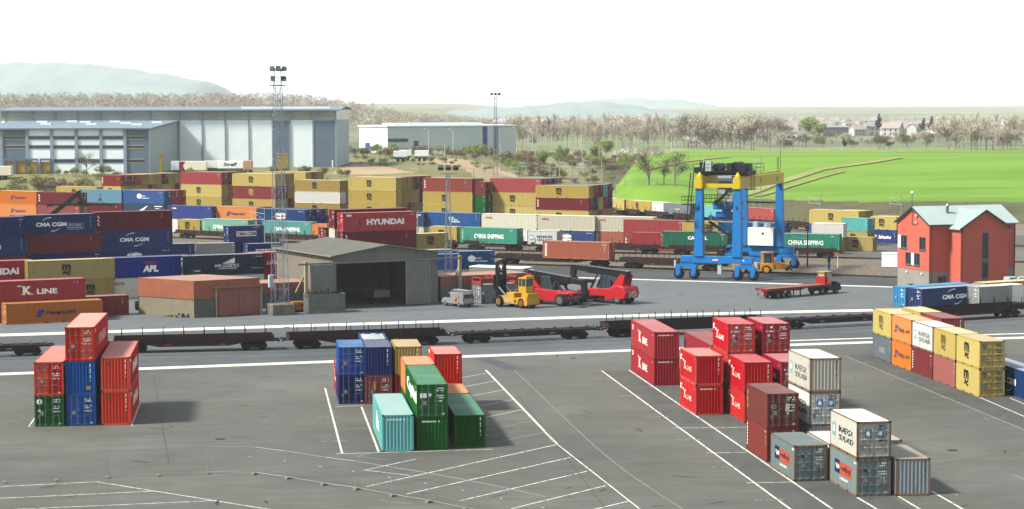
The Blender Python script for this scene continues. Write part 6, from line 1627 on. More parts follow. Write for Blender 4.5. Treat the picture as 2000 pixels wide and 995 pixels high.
for x in (-2.2, -1.2, -.2, .4): b.box(x, x + .06, -.75, .75, 2.04, 2.1); b.box(x, x + .05, -.74, -.69, 1.9, 2.05); b.box(x, x + .05, .69, .74, 1.9, 2.05)
b.tube((-2.9, -.35, 2.22), (.6, -.35, 2.22), .09); b.tube((-2.9, .25, 2.22), (.6, .25, 2.22), .09); b.build('roof_rack', mat('rack_alloy', 'c8ccca', .35, .4), V)
b = MB(); b.box(-2.5, -2.44, -.88, .88, .35, .55); b.build('rear_bumper', mat('bumper_grey', '55585a', .6), V)
for y in (-.9, .74):
    b = MB(); b.box(-2.45, -2.41, y, y + .16, .85, 1.3); b.build('tail_light', mat('tail_red', '9a2420', .3), V)
# flat trailer with yard tractor
q0 = at(1492, 584); hd = R(39); FT = thing('flatbed_trailer', 'long red flatbed trailer with an orange deck behind the yellow yard tractor', 'trailer', (q0.x, q0.y, 0), hd)
MRD = mat('trailer_red', 'a8242a', .5, var=.1); L = 12.2
b = MB(); b.box(-.4, L, -1.25, 1.25, 1.30, 1.42); d_ = b.build('deck', mat('timber_deck', 'a87462', .8, var=.2), FT)
b = MB()
for y in (-1.28, 1.2): b.box(-.45, L + .05, y, y + .08, 1.18, 1.46)
b.box(-.45, -.38, -1.2, 1.2, 1.18, 1.46)
for y in (-.5, .4): b.prism([(.1, .95), (7, .85), (8.5, 1.2), (L, 1.2), (L, 1.29), (.1, 1.29)], 'y', y, y + .1)
b.build('frame', MRD, FT)
b = MB(); b.box(-.42, -.36, -.85, .85, .35, .42); 
for y in (-.85, .75): b.box(-.42, -.36, y, y + .1, .42, 1.18)
b.build('rear_guard', MRD, FT)
b = MB(); b.box(L - .25, L - .1, -1.25, 1.25, 1.425, 2.5); b.build('headboard', mat('headboard_red', 'c8242a', .5, var=.06), FT, .03)
for x in (1.6, 2.75, 3.9):
    for y in (-1.0, 1.0): wheel(FT, (x, y, .48), .48, .36)
b = MB()
for y in (-.7, .6): b.box(6.6, 6.75, y, y + .1, .15, 1.2); b.box(6.5, 6.85, y - .05, y + .15, .08, .15)
b.build('landing_leg', M_BLK, FT)
for y in (-.75, .5):
    b = MB(); b.box(-.44, -.40, y, y + .25, .55, .75); b.build('tail_light', mat('tail_red', '9a2420', .3), FT)
ch_, sh_ = math.cos(hd), math.sin(hd); xo = L - 1.4
TT = thing('yard_tractor', 'yellow cabbed yard tractor pulling the red flatbed', 'tractor', (q0.x + ch_ * xo, q0.y + sh_ * xo, 0), hd)
b = MB(); b.box(-1.3, 3.6, -.55, .55, .55, 1.1); b.box(1.2, 3.9, -1.15, 1.15, .5, 1.05); b.prism([(3.0, 1.053), (3.9, 1.053), (3.95, 1.35), (3.0, 1.75)], 'y', -1.0, .2); b.build('chassis', mat('tractor_dark', '20302e', .5), TT, .03)
b = MB(); b.box(1.3, 2.95, -.2, 1.05, 1.06, 1.55); b.build('cab_base', mat('cab_yellow', 'd8b43c', .45), TT, .04)
b = MB(); g = MB(); g.box(1.36, 2.88, -.14, .99, 1.553, 3.0)
gl = bpy.data.materials.new('clear_glass'); gl.use_nodes = True; pg = gl.node_tree.nodes['Principled BSDF']; pg.inputs['Base Color'].default_value = (.5, .6, .58, 1); pg.inputs['Roughness'].default_value = .03; pg.inputs['Alpha'].default_value = .35
go = g.build('cab', gl, TT)
for x in (1.3, 2.1, 2.87):
    for y in (-.2, .98): b.box(x, x + .08, y, y + .07, 1.553, 3.0)
b.box(1.2, 3.0, -.28, 1.12, 3.0, 3.14); b.build('cab_frame', mat('cab_yellow', 'd8b43c', .45), go, .01)
b = MB(); b.tube((1.0, -.75, 1.05), (1.0, -.75, 3.1), .09); b.build('exhaust', M_BLK, TT)
for x, r_ in ((0, .52), (2.9, .52)):
    for y in (-.95, .95): wheel(TT, (x, y, r_), r_, .36)
b = MB(); b.lathe((0, 0, 1.1), (0, 0, 1), [(0, .5), (.08, .5)], 16); b.build('fifth_wheel', M_BLK, TT)
# yellow road rail shunter
q = at(1484, 534.5); SH = thing('shunting_tractor', 'amber yellow road rail shunter standing behind the front crane wheels', 'shunter', (q.x, q.y, 0), R(-14))
MA = mat('shunter_amber', 'ffb41c', .45, var=.06)
b = MB(); b.prism([(-4.2, .7), (-4.2, 1.5), (-3.6, 1.9), (-1.9, 1.9), (-1.9, .55), (-3.4, .55)], 'y', -1.05, 1.05); b.prism([(-1.6, .6), (-1.6, 1.7), (-.1, 1.7), (-.1, .6)], 'y', -1.1, 1.1); b.build('rear_body', MA, SH, .06)
b = MB(); b.prism([(.2, .7), (.2, 1.75), (2.4, 1.75), (2.4, .7)], 'y', -1.1, 1.1); b.prism([(2.4, .75), (2.4, 1.95), (4.1, 1.7), (4.35, 1.2), (4.2, .8)], 'y', -.85, .85); b.build('bonnet', MA, SH, .08)
b = MB(); b.prism([(.3, 1.753), (2.2, 1.753), (2.0, 3.3), (.35, 3.3)], 'y', -.9, .9); g = b.build('cab', M_CAB, SH)
b = MB(); b.box(.2, 2.1, -1.0, 1.0, 3.3, 3.5)
for y in (-.95, .87):
    b.bar((.32, y + .04, 1.75), (.38, y + .04, 3.3), .1); b.bar((2.2, y + .04, 1.75), (2.0, y + .04, 3.3), .1)
    b.box(.3, .75, y, y + .08, 1.753, 3.3)
b.build('cab_frame', MA, g, .02)
for x in (1.2, -2.7):
    for y in (-1.05, 1.05): wheel(SH, (x, y, .72), .72, .4, MA)
b = MB(); b.box(4.2, 4.6, -.9, .9, .6, 1.0); b.bar((4.5, 0, .8), (5.2, 0, .8), .2); b.bar((4.6, -.6, .9), (5.0, -.6, 1.6), .12); b.bar((4.7, .5, .9), (5.1, .5, 1.4), .15); b.tube((4.4, -.3, 1.2), (5.2, .2, .5), .07); b.tube((4.4, .4, 1.3), (5.1, -.3, .6), .07); b.build('coupling_gear', M_BLK, SH)
for y in (-.6, .6):
    b = MB(); b.lathe((4.22, y, 1.45), (1, 0, .2), [(0, .14), (.1, .14)], 10); b.build('headlight', mat('lamp_glass', 'd8dcd8', .15), SH)
b = MB(); b.tube((-1.75, .5, 1.7), (-1.75, .5, 2.9), .08); b.lathe((-2.6, .4, 1.9), (0, 0, 1), [(0, .35), (.5, .35), (.6, .2)], 12); b.build('exhaust', M_BLK, SH)
# ---------------- rubber tyred gantry crane
GC_ = (31.65, 316.3); gth = R(-22); CRN = thing('gantry_crane', 'tall blue and yellow gantry crane on rubber wheels straddling the tracks', 'crane', (*GC_, 0), gth)
MBL = mat('crane_blue', '0890e6', .45, var=.07, scale=.6); MYL = mat('crane_yellow', 'ffdc20', .45, var=.07); MDK = mat('crane_black', '1e2326', .6, var=.2)
SP = 25.5; LG_ = (-2.7, 3.4)
for k, y in enumerate((0, SP)):
    b = MB(); b.box(-5.6, 5.9, y - .5, y + .5, 2.55, 3.65); b.box(-5.3, -4.0, y - .56, y + .56, 2.7, 3.5); s = b.build('sill_beam', MBL, CRN, .03)
    if k == 0:
        b = MB(); b.box(-.6, .6, -.53, -.503, 2.95, 3.25); b.build('maker_plate', mat('plate_red', 'c84048', .5), s)
        b = MB(); b.box(-.45, .45, -.545, -.532, 3.03, 3.17); b.build('maker_plate', M_WHITE, s)
        b = MB(); b.box(4.4, 4.6, -.51, -.502, 3.0, 3.2); b.build('lamp', M_WHITE, s)
    for cx in (-4.75, 4.75):
        b = MB(); b.prism([(cx - 1.7, 1.75), (cx - 1.7, 2.15), (cx - .6, 2.54), (cx + .6, 2.54), (cx + 1.7, 2.15), (cx + 1.7, 1.75)], 'y', y - .42, y + .42); e = b.build('bogie_beam', MBL, CRN, .02)
        for dx in (-1.25, 1.25):
            b = MB()
            for yy in (y - .62, y + .5): b.prism([(cx + dx - .35, .55), (cx + dx + .35, .55), (cx + dx + .42, 2.0), (cx + dx - .42, 2.0)], 'y', yy, yy + .12)
            b.box(cx + dx - .42, cx + dx + .42, y - .5, y + .5, 1.5, 1.98); b.lathe((cx + dx, y - .63, .82), (0, -1, 0), [(0, .3), (.12, .3), (.13, .2)], 14); f = b.build('wheel_fork', MBL, CRN, .02)
            wheel(CRN, (cx + dx, y, .80), .80, .84, mat('rim_blue', '2a78c0', .5))
        b = MB(); o = cx + (-1.8 if cx < 0 else 1.75); b.tube((o, y - .2, 1.9), (o, y - .2, 2.9), .2, n=10); b.build('cable_can', M_PALEG, CRN)
    for x in LG_:
        b = MB(); w0, w1 = (.72, .52); z0, z1 = 3.65, 14.1
        b.v += [(x + sx * w, y + sy * w * 1.0, z) for z, w in ((z0, w0), (z1, w1)) for sx, sy in ((-1, -1), (1, -1), (1, 1), (-1, 1))]
        for q in ((0, 1, 5, 4), (1, 2, 6, 5), (2, 3, 7, 6), (3, 0, 4, 7), (3, 2, 1, 0), (4, 5, 6, 7)): b.f.append(q); b.m.append(0)
        g = b.build('leg', MBL, CRN)
        if k == 0:
            v, f = text_geo('3', .03); b = MB()
            for q in f: b.face([(x + v[i][0] * .36, -.62, 11.2 + v[i][1] * .62) for i in q])
            b.build('number', M_BLK, g)
for x in LG_:
    b = MB(); b.box(x - .5, x + .5, -.75, SP + .75, 14.12, 15.95); b.lathe((x, 0, 15.95), (0, 0, 1), [(0, .45), (.25, .4), (.5, .2), (.7, .12)], 12); b.box(x - .62, x + .62, -.72, .72, 14.1, 15.6); g = b.build('girder', MYL, CRN, .03)
    b = MB(); b.box(x + .505, x + .53, SP - 4.2, SP - 3.2, 14.6, 15.4); b.box(x + .505, x + .53, SP * .45, SP * .45 + .8, 14.7, 15.5); b.build('notice_board', mat('notice_grey', 'a8a090', .5), g)
    b = MB(); b.box(x - .06, x + .06, 0, SP, 15.98, 16.1); b.build('trolley_rail', MDK, g)
b = MB(); b.bar((LG_[0] + .55, SP, 10.9), (LG_[1] - .55, SP, 10.9), .3, .25); b.build('cross_tie', MDK, CRN)
b = MB(); b.bar((LG_[0] + .5, 0, 14.6), (LG_[1] - .5, 0, 14.6), .4, .6); b.build('end_tie', MYL, CRN)
# trolley and hoist
ty0, ty1 = 1.6, 7.4
b = MB(); b.box(LG_[0] - .9, LG_[1] + .9, ty0, ty0 + .45, 16.15, 16.75); b.box(LG_[0] - .9, LG_[1] + .9, ty1 - .45, ty1, 16.15, 16.75); b.box(LG_[0] - .9, LG_[0] + .1, ty0 + .45, ty1 - .45, 16.2, 16.6); b.box(LG_[1] - .1, LG_[1] + .9, ty0 + .45, ty1 - .45, 16.2, 16.6); tr = b.build('trolley', MDK, CRN)
b = MB(); b.tube((-.9, 3.0, 17.3), (-.9, 6.4, 17.3), .62, n=18); b.tube((2.2, 2.6, 17.4), (2.2, 6.2, 17.4), .8, n=18); b.build('hoist_drum', MDK, tr)
b = MB(); b.box(2.9, 4.5, 2.2, 4.2, 16.76, 18.0); b.lathe((3.9, 2.2, 17.5), (0, -1, 0), [(0, .42), (.3, .42), (.31, .2)], 14); b.box(-3.4, -2.0, 2.2, 4.4, 16.76, 18.2); b.box(-4.4, -3.5, 2.4, 4.0, 16.4, 17.3); b.box(1.0, 1.9, 2.0, 3.0, 16.76, 18.0); b.build('hoist_motor', MDK, tr)
b = MB(); b.box(-2.4, -1.5, 2.0, 3.0, 16.76, 18.3); b.bar((-2.9, 2.2, 17.2), (-2.6, 2.2, 19.3), .1); b.build('switch_cabinet', M_PALEG, tr)
b = MB()
for y in (ty0 - .5, ty1 + .4):
    for z in (17.3, 17.85): b.bar((LG_[0] - 1.4, y, z), (LG_[1] + 2.0, y, z), .06)
    for i in range(9): x = LG_[0] - 1.4 + i * (LG_[1] - LG_[0] + 3.4) / 8; b.bar((x, y, 16.7), (x, y, 17.85), .06)
for x in (LG_[0] - 1.4, LG_[1] + 2.0):
    for z in (17.3, 17.85): b.bar((x, ty0 - .5, z), (x, ty1 + .4, z), .06)
b.box(LG_[0] - 1.4, LG_[1] + 2.0, ty0 - .55, ty0 - .05, 16.62, 16.68); b.box(LG_[0] - 1.4, LG_[1] + 2.0, ty1 + .02, ty1 + .45, 16.62, 16.68)
for y in (ty0 - .4, ty0 + .5, ty0 + 1.4, ty0 + 2.2): b.bar((LG_[1] + 1.6, y, 14.0), (LG_[1] + 1.6, y, 17.3), .07)
b.box(LG_[1] + 1.0, LG_[1] + 2.1, ty0 - .5, ty0 + 2.3, 13.95, 14.03); b.build('walkway', MDK, tr)
# operator cab and its mast below the trolley
b = MB(); b.box(-.55, 1.6, 2.8, 4.8, 13.4, 15.9); cbn = b.build('operator_cab', M_CAB, tr)
b = MB()
for x in (-.6, 1.55):
    for y in (2.75, 4.75): b.box(x, x + .1, y, y + .1, 11.6, 16.2)
b.box(-.65, 1.7, 2.7, 4.9, 15.2, 16.0); b.bar((-.6, 2.6, 11.8), (LG_[1] + .3, 2.6, 16.2), .35); b.box(1.0, 1.8, 2.6, 3.4, 12.0, 13.2); b.box(-.6, .6, 2.72, 2.76, 13.3, 13.9); b.build('cab_frame', M_PALEG, cbn)
b = MB(); b.bar((-.9, 2.5, 11.6), (LG_[1] + .2, 2.5, 16.3), .42, .3); b.build('ladder', MDK, tr)
# head block and spreader
b = MB(); b.box(-1.6, 2.6, 3.6, 5.8, 10.7, 11.15); b.lathe((-1.0, 3.7, 11.5), (0, 1, 0), [(0, .75), (1.9, .75)], 16); b.lathe((.9, 3.7, 11.5), (0, 1, 0), [(0, .6), (1.9, .6)], 16); b.box(2.0, 2.8, 3.6, 5.6, 11.2, 12.2); hb = b.build('head_block', MBL, CRN, .04)
b = MB(); b.box(-1.3, 1.9, 4.0, 5.4, 9.5, 10.3); b.box(-1.9, 2.6, 4.3, 4.65, 9.2, 9.6); b.box(-1.9, 2.6, 4.9, 5.25, 9.2, 9.6); b.box(-2.1, -1.7, 3.5, 6.0, 9.0, 9.55); b.box(2.5, 2.9, 3.5, 6.0, 9.0, 9.55); b.box(-.3, .9, 4.2, 5.2, 10.3, 10.7); b.build('spreader', MBL, CRN, .03)
b = MB()
for x in (-1.0, 2.2):
    for y in (3.9, 5.5): b.bar((x, y, 11.9), (x, y, 16.3), .05)
b.build('hoist_rope', MDK, CRN)
# access platforms and stairs on the front left leg
b = MB(); lx = LG_[0]
def rail(x0, x1, y0, y1, z):
    for zz in (z + .55, z + 1.1):
        b.bar((x0, y0, zz), (x1, y0, zz), .06); b.bar((x0, y1, zz), (x1, y1, zz), .06); b.bar((x0, y0, zz), (x0, y1, zz), .06)
    n = max(2, int((x1 - x0) / .8))
    for i in range(n + 1):
        x = x0 + (x1 - x0) * i / n; b.bar((x, y0, z), (x, y0, z + 1.1), .05); b.bar((x, y1, z), (x, y1, z + 1.1), .05)
b.box(lx - 2.6, lx - .6, -1.2, .6, 11.6, 11.75); rail(lx - 2.6, lx - .6, -1.2, .6, 11.75)
b.box(lx - 2.2, lx - .62, -1.2, .6, 8.9, 9.02); rail(lx - 2.2, lx - .62, -1.2, .6, 9.02)
b.box(lx + .58, LG_[1] - 1.5, .7, 1.7, 11.9, 12.02); rail(lx + .58, LG_[1] - 1.5, .7, 1.7, 12.02)
b.bar((lx - 2.0, -.3, 9.0), (lx - 1.4, -.3, 16.5), .12); b.bar((lx - 1.5, -.3, 9.0), (lx - .9, -.3, 16.5), .12)
for i in range(18): b.bar((lx - 2.0 + .033 * i, -.3, 9.2 + .42 * i), (lx - 1.5 + .033 * i, -.3, 9.2 + .42 * i), .06)
b.box(lx + .7, lx + 2.6, -1.3, .9, 7.3, 7.42); rail(lx + .7, lx + 2.2, -1.3, .9, 7.42)
def flight(p, q):
    p, q = Vector(p), Vector(q)
    for dy in (-.4, .4):
        b.bar(p + Vector((0, dy, 0)), q + Vector((0, dy, 0)), .1, .28); b.bar(p + Vector((0, dy, 1.0)), q + Vector((0, dy, 1.0)), .06)
        for i in range(7): a = p.lerp(q, i / 6); b.bar(a + Vector((0, dy, 0)), a + Vector((0, dy, 1.0)), .05)
    for i in range(14): a = p.lerp(q, i / 13); b.box(a.x - .13, a.x + .13, a.y - .4, a.y + .4, a.z - .02, a.z + .02)
flight((lx + 1.2, 1.4, 8.9), (LG_[1] + .1, 1.4, 5.6)); flight((LG_[1] - .3, 1.4, 5.6), (lx + 2.7, 1.4, 3.6)); b.box(LG_[1] - .5, LG_[1] + .5, .9, 1.9, 5.5, 5.6); b.box(lx + 1.3, lx + 3.0, .9, 1.9, 3.5, 3.6)
b.build('stairway', MDK, CRN)
b = MB(); b.box(lx + 2.7, lx + 3.7, .3, 1.5, 3.66, 4.6); b.box(lx + 3.9, lx + 4.4, .3, .9, 4.2, 5.0); b.build('drive_unit', MDK, CRN)
b = MB(); b.box(LG_[0] + 1.0, LG_[1] - .75, SP - 1.2, SP + 1.0, 3.75, 6.7); eh = b.build('power_house', mat('power_white', '+d8d8cc', .55, var=.05), CRN, .04)
b = MB(); b.box(.7, 1.05, SP - 1.225, SP - 1.205, 5.6, 5.95); b.build('vent', M_BLK, eh)
b = MB(); b.box(-.9, -.2, SP - .9, SP + .1, 6.72, 7.7); b.box(1.0, 2.1, SP - .9, SP + .1, 6.72, 7.5); b.lathe((1.4, SP - .91, 7.1), (0, -1, 0), [(0, .3), (.05, .3)], 14); b.build('cooler', M_PALEG, eh)
b = MB(); b.box(LG_[0] + 1.2, LG_[1] - 1.2, SP - 1.0, SP + .9, .9, 2.5); b.box(-1.5, 1.2, SP - 1.15, SP - .9, 2.0, 2.6); b.build('engine_housing', MBL, CRN, .04)
b = MB(); b.bar((LG_[1], SP + .3, 16), (LG_[1], SP + .3, 19.6), .07); 
for y in (SP - .6, SP + .2):
    b.bar((LG_[1] - .3, y, 15.95), (LG_[1] - .3, y, 18.4), .06)
for z in (16.6, 17.2, 17.8, 18.4): b.bar((LG_[1] - .3, SP - .6, z), (LG_[1] - .3, SP + .2, z), .05)
b.build('antenna', MDK, CRN)
b = MB(); b.box(lx + 3.0, lx + 3.6, -.3, .3, .9, 2.54); b.build('sensor_box', M_PALEG, CRN)
# ---------------- people
def person(label, loc, rz, top, legs, skin='b98a6c', hair='3a2a20', hat=None, sitting=False, boots=None, stride=.28):
    """one continuous skinned figure, walking or seated"""
    me = bpy.data.meshes.new('person'); V = []; Ed = []; Rr = []
    def a(p, r, par=None):
        V.append(p); Rr.append(r)
        if par is not None: Ed.append((par, len(V) - 1))
        return len(V) - 1
    pel = a((0, 0, .93), .13); sp = a((.02, 0, 1.12), .125, pel); ch = a((.03, 0, 1.32), .15, sp); nk = a((.04, 0, 1.47), .065, ch); hd0 = a((.06, 0, 1.56), .085, nk); a((.06, 0, 1.68), .095, hd0)
    for s in (-1, 1):
        hp = a((0, .1 * s, .88), .095, pel)
        if sitting: kn = a((.42, .12 * s, .9), .075, hp); ft = a((.46, .12 * s, .5), .05, kn); a((.6, .12 * s, .47), .04, ft)
        else: kn = a((.12 * s * 1.2 + .05, .1 * s, .5), .068, hp); an = a((stride * s - .05, .1 * s, .1), .045, kn); a((stride * s + .1, .1 * s, .05), .04, an)
        sh = a((.03, .2 * s, 1.4), .06, ch); el = a((-.1 * s + .04, .26 * s, 1.14), .046, sh); wr = a((-.02 * s + .14, .24 * s, .93 if not sitting else 1.1), .035, el); hn = a((-.02 * s + .19, .24 * s, .86 if not sitting else 1.12), .034, wr)
        for k in range(4): a((-.02 * s + .20 + .012 * k, .24 * s - .03 + .02 * k, (.78 if not sitting else 1.1) - .006 * abs(k - 1)), .010, hn)
        a((-.02 * s + .24, .22 * s, .84 if not sitting else 1.14), .011, hn)
    me.from_pydata(V, Ed, []); o = bpy.data.objects.new('person', me); COL.objects.link(o)
    m = o.modifiers.new('skin', 'SKIN'); sv = me.skin_vertices[0].data
    for i, r_ in enumerate(Rr): sv[i].radius = (r_, r_)
    sv[0].use_root = True
    o.modifiers.new('sub', 'SUBSURF').levels = 1; o.modifiers['sub'].render_levels = 2
    dg = bpy.context.evaluated_depsgraph_get(); nm = bpy.data.meshes.new_from_object(o.evaluated_get(dg)); o.modifiers.clear(); o.data = nm
    cols = [mat('cloth_' + top, top, .8), mat('cloth_' + legs, legs, .8), mat('skin_' + skin, skin, .6), mat('cloth_' + (boots or legs), boots or legs, .8)]
    nm.materials.clear()
    for c in cols: nm.materials.append(c)
    for p in nm.polygons:
        z = p.center.z; y = abs(p.center.y)
        p.material_index = 2 if z > 1.5 or (y > .17 and z < .95 and not sitting) else (0 if z > .95 else (3 if z < .34 and boots else 1))
        p.use_smooth = True
    o.location = loc; o.rotation_euler = (0, 0, rz); tag(o, label, 'person')
    b = MB(); b.lathe((.045, 0, 1.63), (0, 0, 1), [(0, .115), (.08, .118), (.14, .08), (.165, .02)], 14); b.build('hard_hat' if hat else 'hair', mat('head_' + (hat or hair), hat or hair, .6), o)
    b = MB(); b.box(.14, .175, -.018, .018, 1.575, 1.61); b.build('nose', mat('skin_' + skin, skin), o)
    return o
q = at(945, 598); person('person in navy work clothes with lime leggings walking beside the grey container', (q.x, q.y, 0), R(170), '1c2440', '20305c', hat='d8d8d4', boots='b8d23a')
person('person in an orange vest driving the yellow yard tractor', (q0.x + ch_ * (xo + 1.75) - sh_ * .4, q0.y + sh_ * (xo + 1.75) + ch_ * .4, .95), hd, 'd8603a', '2a3040', sitting=True)
# ---------------- odds and ends by the shed
q = at(268, 606); t = thing('tyre_chassis', 'dark axle with big worn tyres and a red cover left of the brown shed', 'axle', q, R(20)); b = MB()
for x in (0, 1.7, 2.1): wheel(t, (x, 0, .62), .62, .5, M_BLK, axis=(1, 0, 0))
b = MB(); b.box(.3, 1.6, -.35, .35, .6, .9); b.box(.25, 1.4, -.45, .45, 1.0, 1.3); b.build('red_cover', mat('red_cover', '8a2228', .6), t, .04)
for k, (px, py) in enumerate(((303, 608), (341, 612.5))):
    q = at(px, py); t = thing('gas_bottle', ('dark green gas bottle by the beige wall, left of the two', 'dark green gas bottle by the beige wall, right of the two')[k], 'gas bottle', q); b = MB()
    b.lathe((0, 0, 0), (0, 0, 1), [(0, .2), (.62, .2), (.72, .12), (.76, .06)], 14); b.build('cylinder', mat('bottle_green', '1d3a28', .5), t); b = MB(); b.tube((0, 0, .76), (0, 0, .88), .05); b.build('valve', M_RIM, t)
q = at(310, 613); t = thing('steel_beam', 'bright red steel channel lying by the beige shed wall', 'beam', q, R(-28)); b = MB(); b.prism([(-.2, 0), (.2, 0), (.2, .3), (.14, .3), (.14, .05), (-.14, .05), (-.14, .3), (-.2, .3)], 'x', -1.2, 1.2); b.build('web', mat('channel_red', 'b0202a', .5), t)
qq = random.Random(3); PB = []
for k in range(14):
    q = at(qq.uniform(322, 372), qq.uniform(613, 621)); yel = k % 3 == 0; n_ = ('striped_barrier' if yel else 'concrete_block')
    b = MB(); l = qq.uniform(.5, 1.4); h = qq.uniform(.12, .3)
    if yel:
        for i in range(6): b.box(-l + i * l / 3, -l + (i + 1) * l / 3, -.09, .09, .02, .2, i % 2)
        o = b.build(n_, [mat('stripe_yellow', 'c8a030', .6), M_BLK])
    else: b.prism([(-l / 2, 0), (l / 2, 0), (l / 2 - .05, h), (-l / 2 + .05, h)], 'y', -.15, .15); o = b.build(n_, mat('block_grey', '9a968a', .9, var=.2), None, .02)
    o.location = (q.x, q.y, .01 + .14 * (k % 3)); o.rotation_euler = (0, qq.uniform(-.05, .05), qq.uniform(-1, 1))
    tag(o, 'yellow and black striped bar in the heap by the beige shed wall' if yel else 'loose grey block in the heap by the beige shed wall', 'barrier' if yel else 'block', 'striped bars in the heap' if yel else 'blocks in the heap')
# ------------------------------------------------------------ masts, poles, fence
M_GALV = mat('galvanised_steel', 'c4d0da', .45, .4, var=.12); M_CONCW = mat('stained_concrete', '8e8a78', .9, var=.35, scale=.9); M_DPOLE = mat('dark_pole', '40464a', .6)
def lattice(b, z0, z1, w0, w1, n, r=.05, ring=None):
    """four legged lattice; ring gives panel heights"""
    def W(z): return w0 + (w1 - w0) * (z - z0) / (z1 - z0)
    for sx, sy in ((-1, -1), (1, -1), (1, 1), (-1, 1)):
        b.bar((sx * w0 / 2, sy * w0 / 2, z0), (sx * w1 / 2, sy * w1 / 2, z1), r * 2)
    for i in range(n):
        za, zb_ = z0 + (z1 - z0) * i / n, z0 + (z1 - z0) * (i + 1) / n; a, c = W(za) / 2, W(zb_) / 2
        P = [(-1, -1), (1, -1), (1, 1), (-1, 1)]
        for k in range(4):
            p, q = P[k], P[(k + 1) % 4]
            b.bar((p[0] * c, p[1] * c, zb_), (q[0] * c, q[1] * c, zb_), r * 1.2)
            if i % 2 == 0: b.bar((p[0] * a, p[1] * a, za), (q[0] * c, q[1] * c, zb_), r)
            else: b.bar((q[0] * a, q[1] * a, za), (p[0] * c, p[1] * c, zb_), r)
q = at(539, 617); cx, cy = q.x + .35, q.y + 1.6
FM = thing('floodlight_mast', 'tall pale lattice floodlight mast on a stained concrete block beside the brown shed', 'mast', (cx, cy, 0), R(24))
b = MB(); b.prism([(-1.5, 0), (1.55, 0), (1.5, 1.42), (-1.45, 1.42)], 'y', -1.5, 1.5); b.build('footing', M_CONCW, FM, .05)
b = MB()
for k in range(5): b.bar((-1.53, -.25, .25 + k * .25), (-1.53, .25, .25 + k * .25), .05)
b.build('climbing_iron', M_GALV, FM)
b = MB(); lattice(b, 1.42, 29.6, 1.85, .9, 15, .034); b.build('lattice', M_GALV, FM)
b = MB()
for s in (-.2, .2): b.bar((s, -.75 , 1.6), (s, -.42, 29.6), .04)
for k in range(60): z = 1.8 + k * .46; y = -.75 + .33 * (z - 1.6) / 28; b.bar((-.2, y, z), (.2, y, z), .025)
b.build('ladder', M_GALV, FM)
b = MB(); b.box(-.95, .95, -.7, .7, 29.6, 29.7)
for z in (30.2, 30.7):
    for y in (-.7, .7): b.bar((-.95, y, z), (.95, y, z), .035)
    for x in (-.95, .95): b.bar((x, -.7, z), (x, .7, z), .035)
for x in (-.95, -.3, .3, .95):
    for y in (-.7, .7): b.bar((x, y, 29.6), (x, y, 30.7), .035)
b.bar((-.45, 0, 29.7), (-.45, 0, 31.7), .07); b.bar((.45, 0, 29.7), (.45, 0, 31.7), .07); b.bar((-.9, 0, 31.5), (.9, 0, 31.5), .08); b.build('platform', mat('mast_green_grey', '5e6e66', .5), FM)
for x, z, rz_ in ((-.8, 31.75, -.6), (0, 31.8, 0), (.8, 31.75, .6), (-.72, 30.5, -.3), (.72, 30.5, .3)):
    b = MB(); b.prism([(-.22, -.2), (.22, -.3), (.22, .3), (-.22, .2)], 'x', -.3, .3); o = b.build('floodlight', mat('lamp_body', '56645e', .5), FM, .03); o.location = (x, -.3, z); o.rotation_euler = (R(30), 0, rz_)
    g = MB(); g.box(-.27, .27, -.24, -.225, -.17, .17); g.build('lens', mat('lamp_glass', 'd8dcd8', .15), o)
b = MB(); b.box(-1.55, -.98, -.5, .1, 3.6, 5.2); b.build('switch_box', M_PALEG, FM, .02)
def thin_mast(px, py, ytop, Y, label, w=.9, z0=0.0):
    p = at_y(px, py, Y); h = at_y(px, ytop, Y).z - z0
    t = thing('floodlight_mast', label, 'mast', (p.x, Y, z0), R(10)); b = MB(); lattice(b, 0, h, w * 1.3, w * .55, int(h / 1.25), .045); b.build('lattice', M_GALV, t)
    b = MB(); b.box(-1.3, 1.3, -.3, .3, h, h + .12); b.bar((-1.2, 0, h + .9), (1.2, 0, h + .9), .1); b.build('platform', M_GALV, t)
    for x in (-1.2, 0, 1.2):
        b = MB(); b.prism([(-.3, -.25), (.3, -.38), (.3, .38), (-.3, .25)], 'x', -.38, .38); o = b.build('floodlight', M_DPOLE, t, .02); o.location = (x, -.2, h + .9); o.rotation_euler = (R(25), 0, x * .3)
    return t
thin_mast(876, 537, 340, 323, 'thin lattice floodlight mast rising right of the hangar', .8)
thin_mast(968, 332, 190, 640, 'distant floodlight mast before the grey hall', 1.0, height(wx(968, 640), 640))
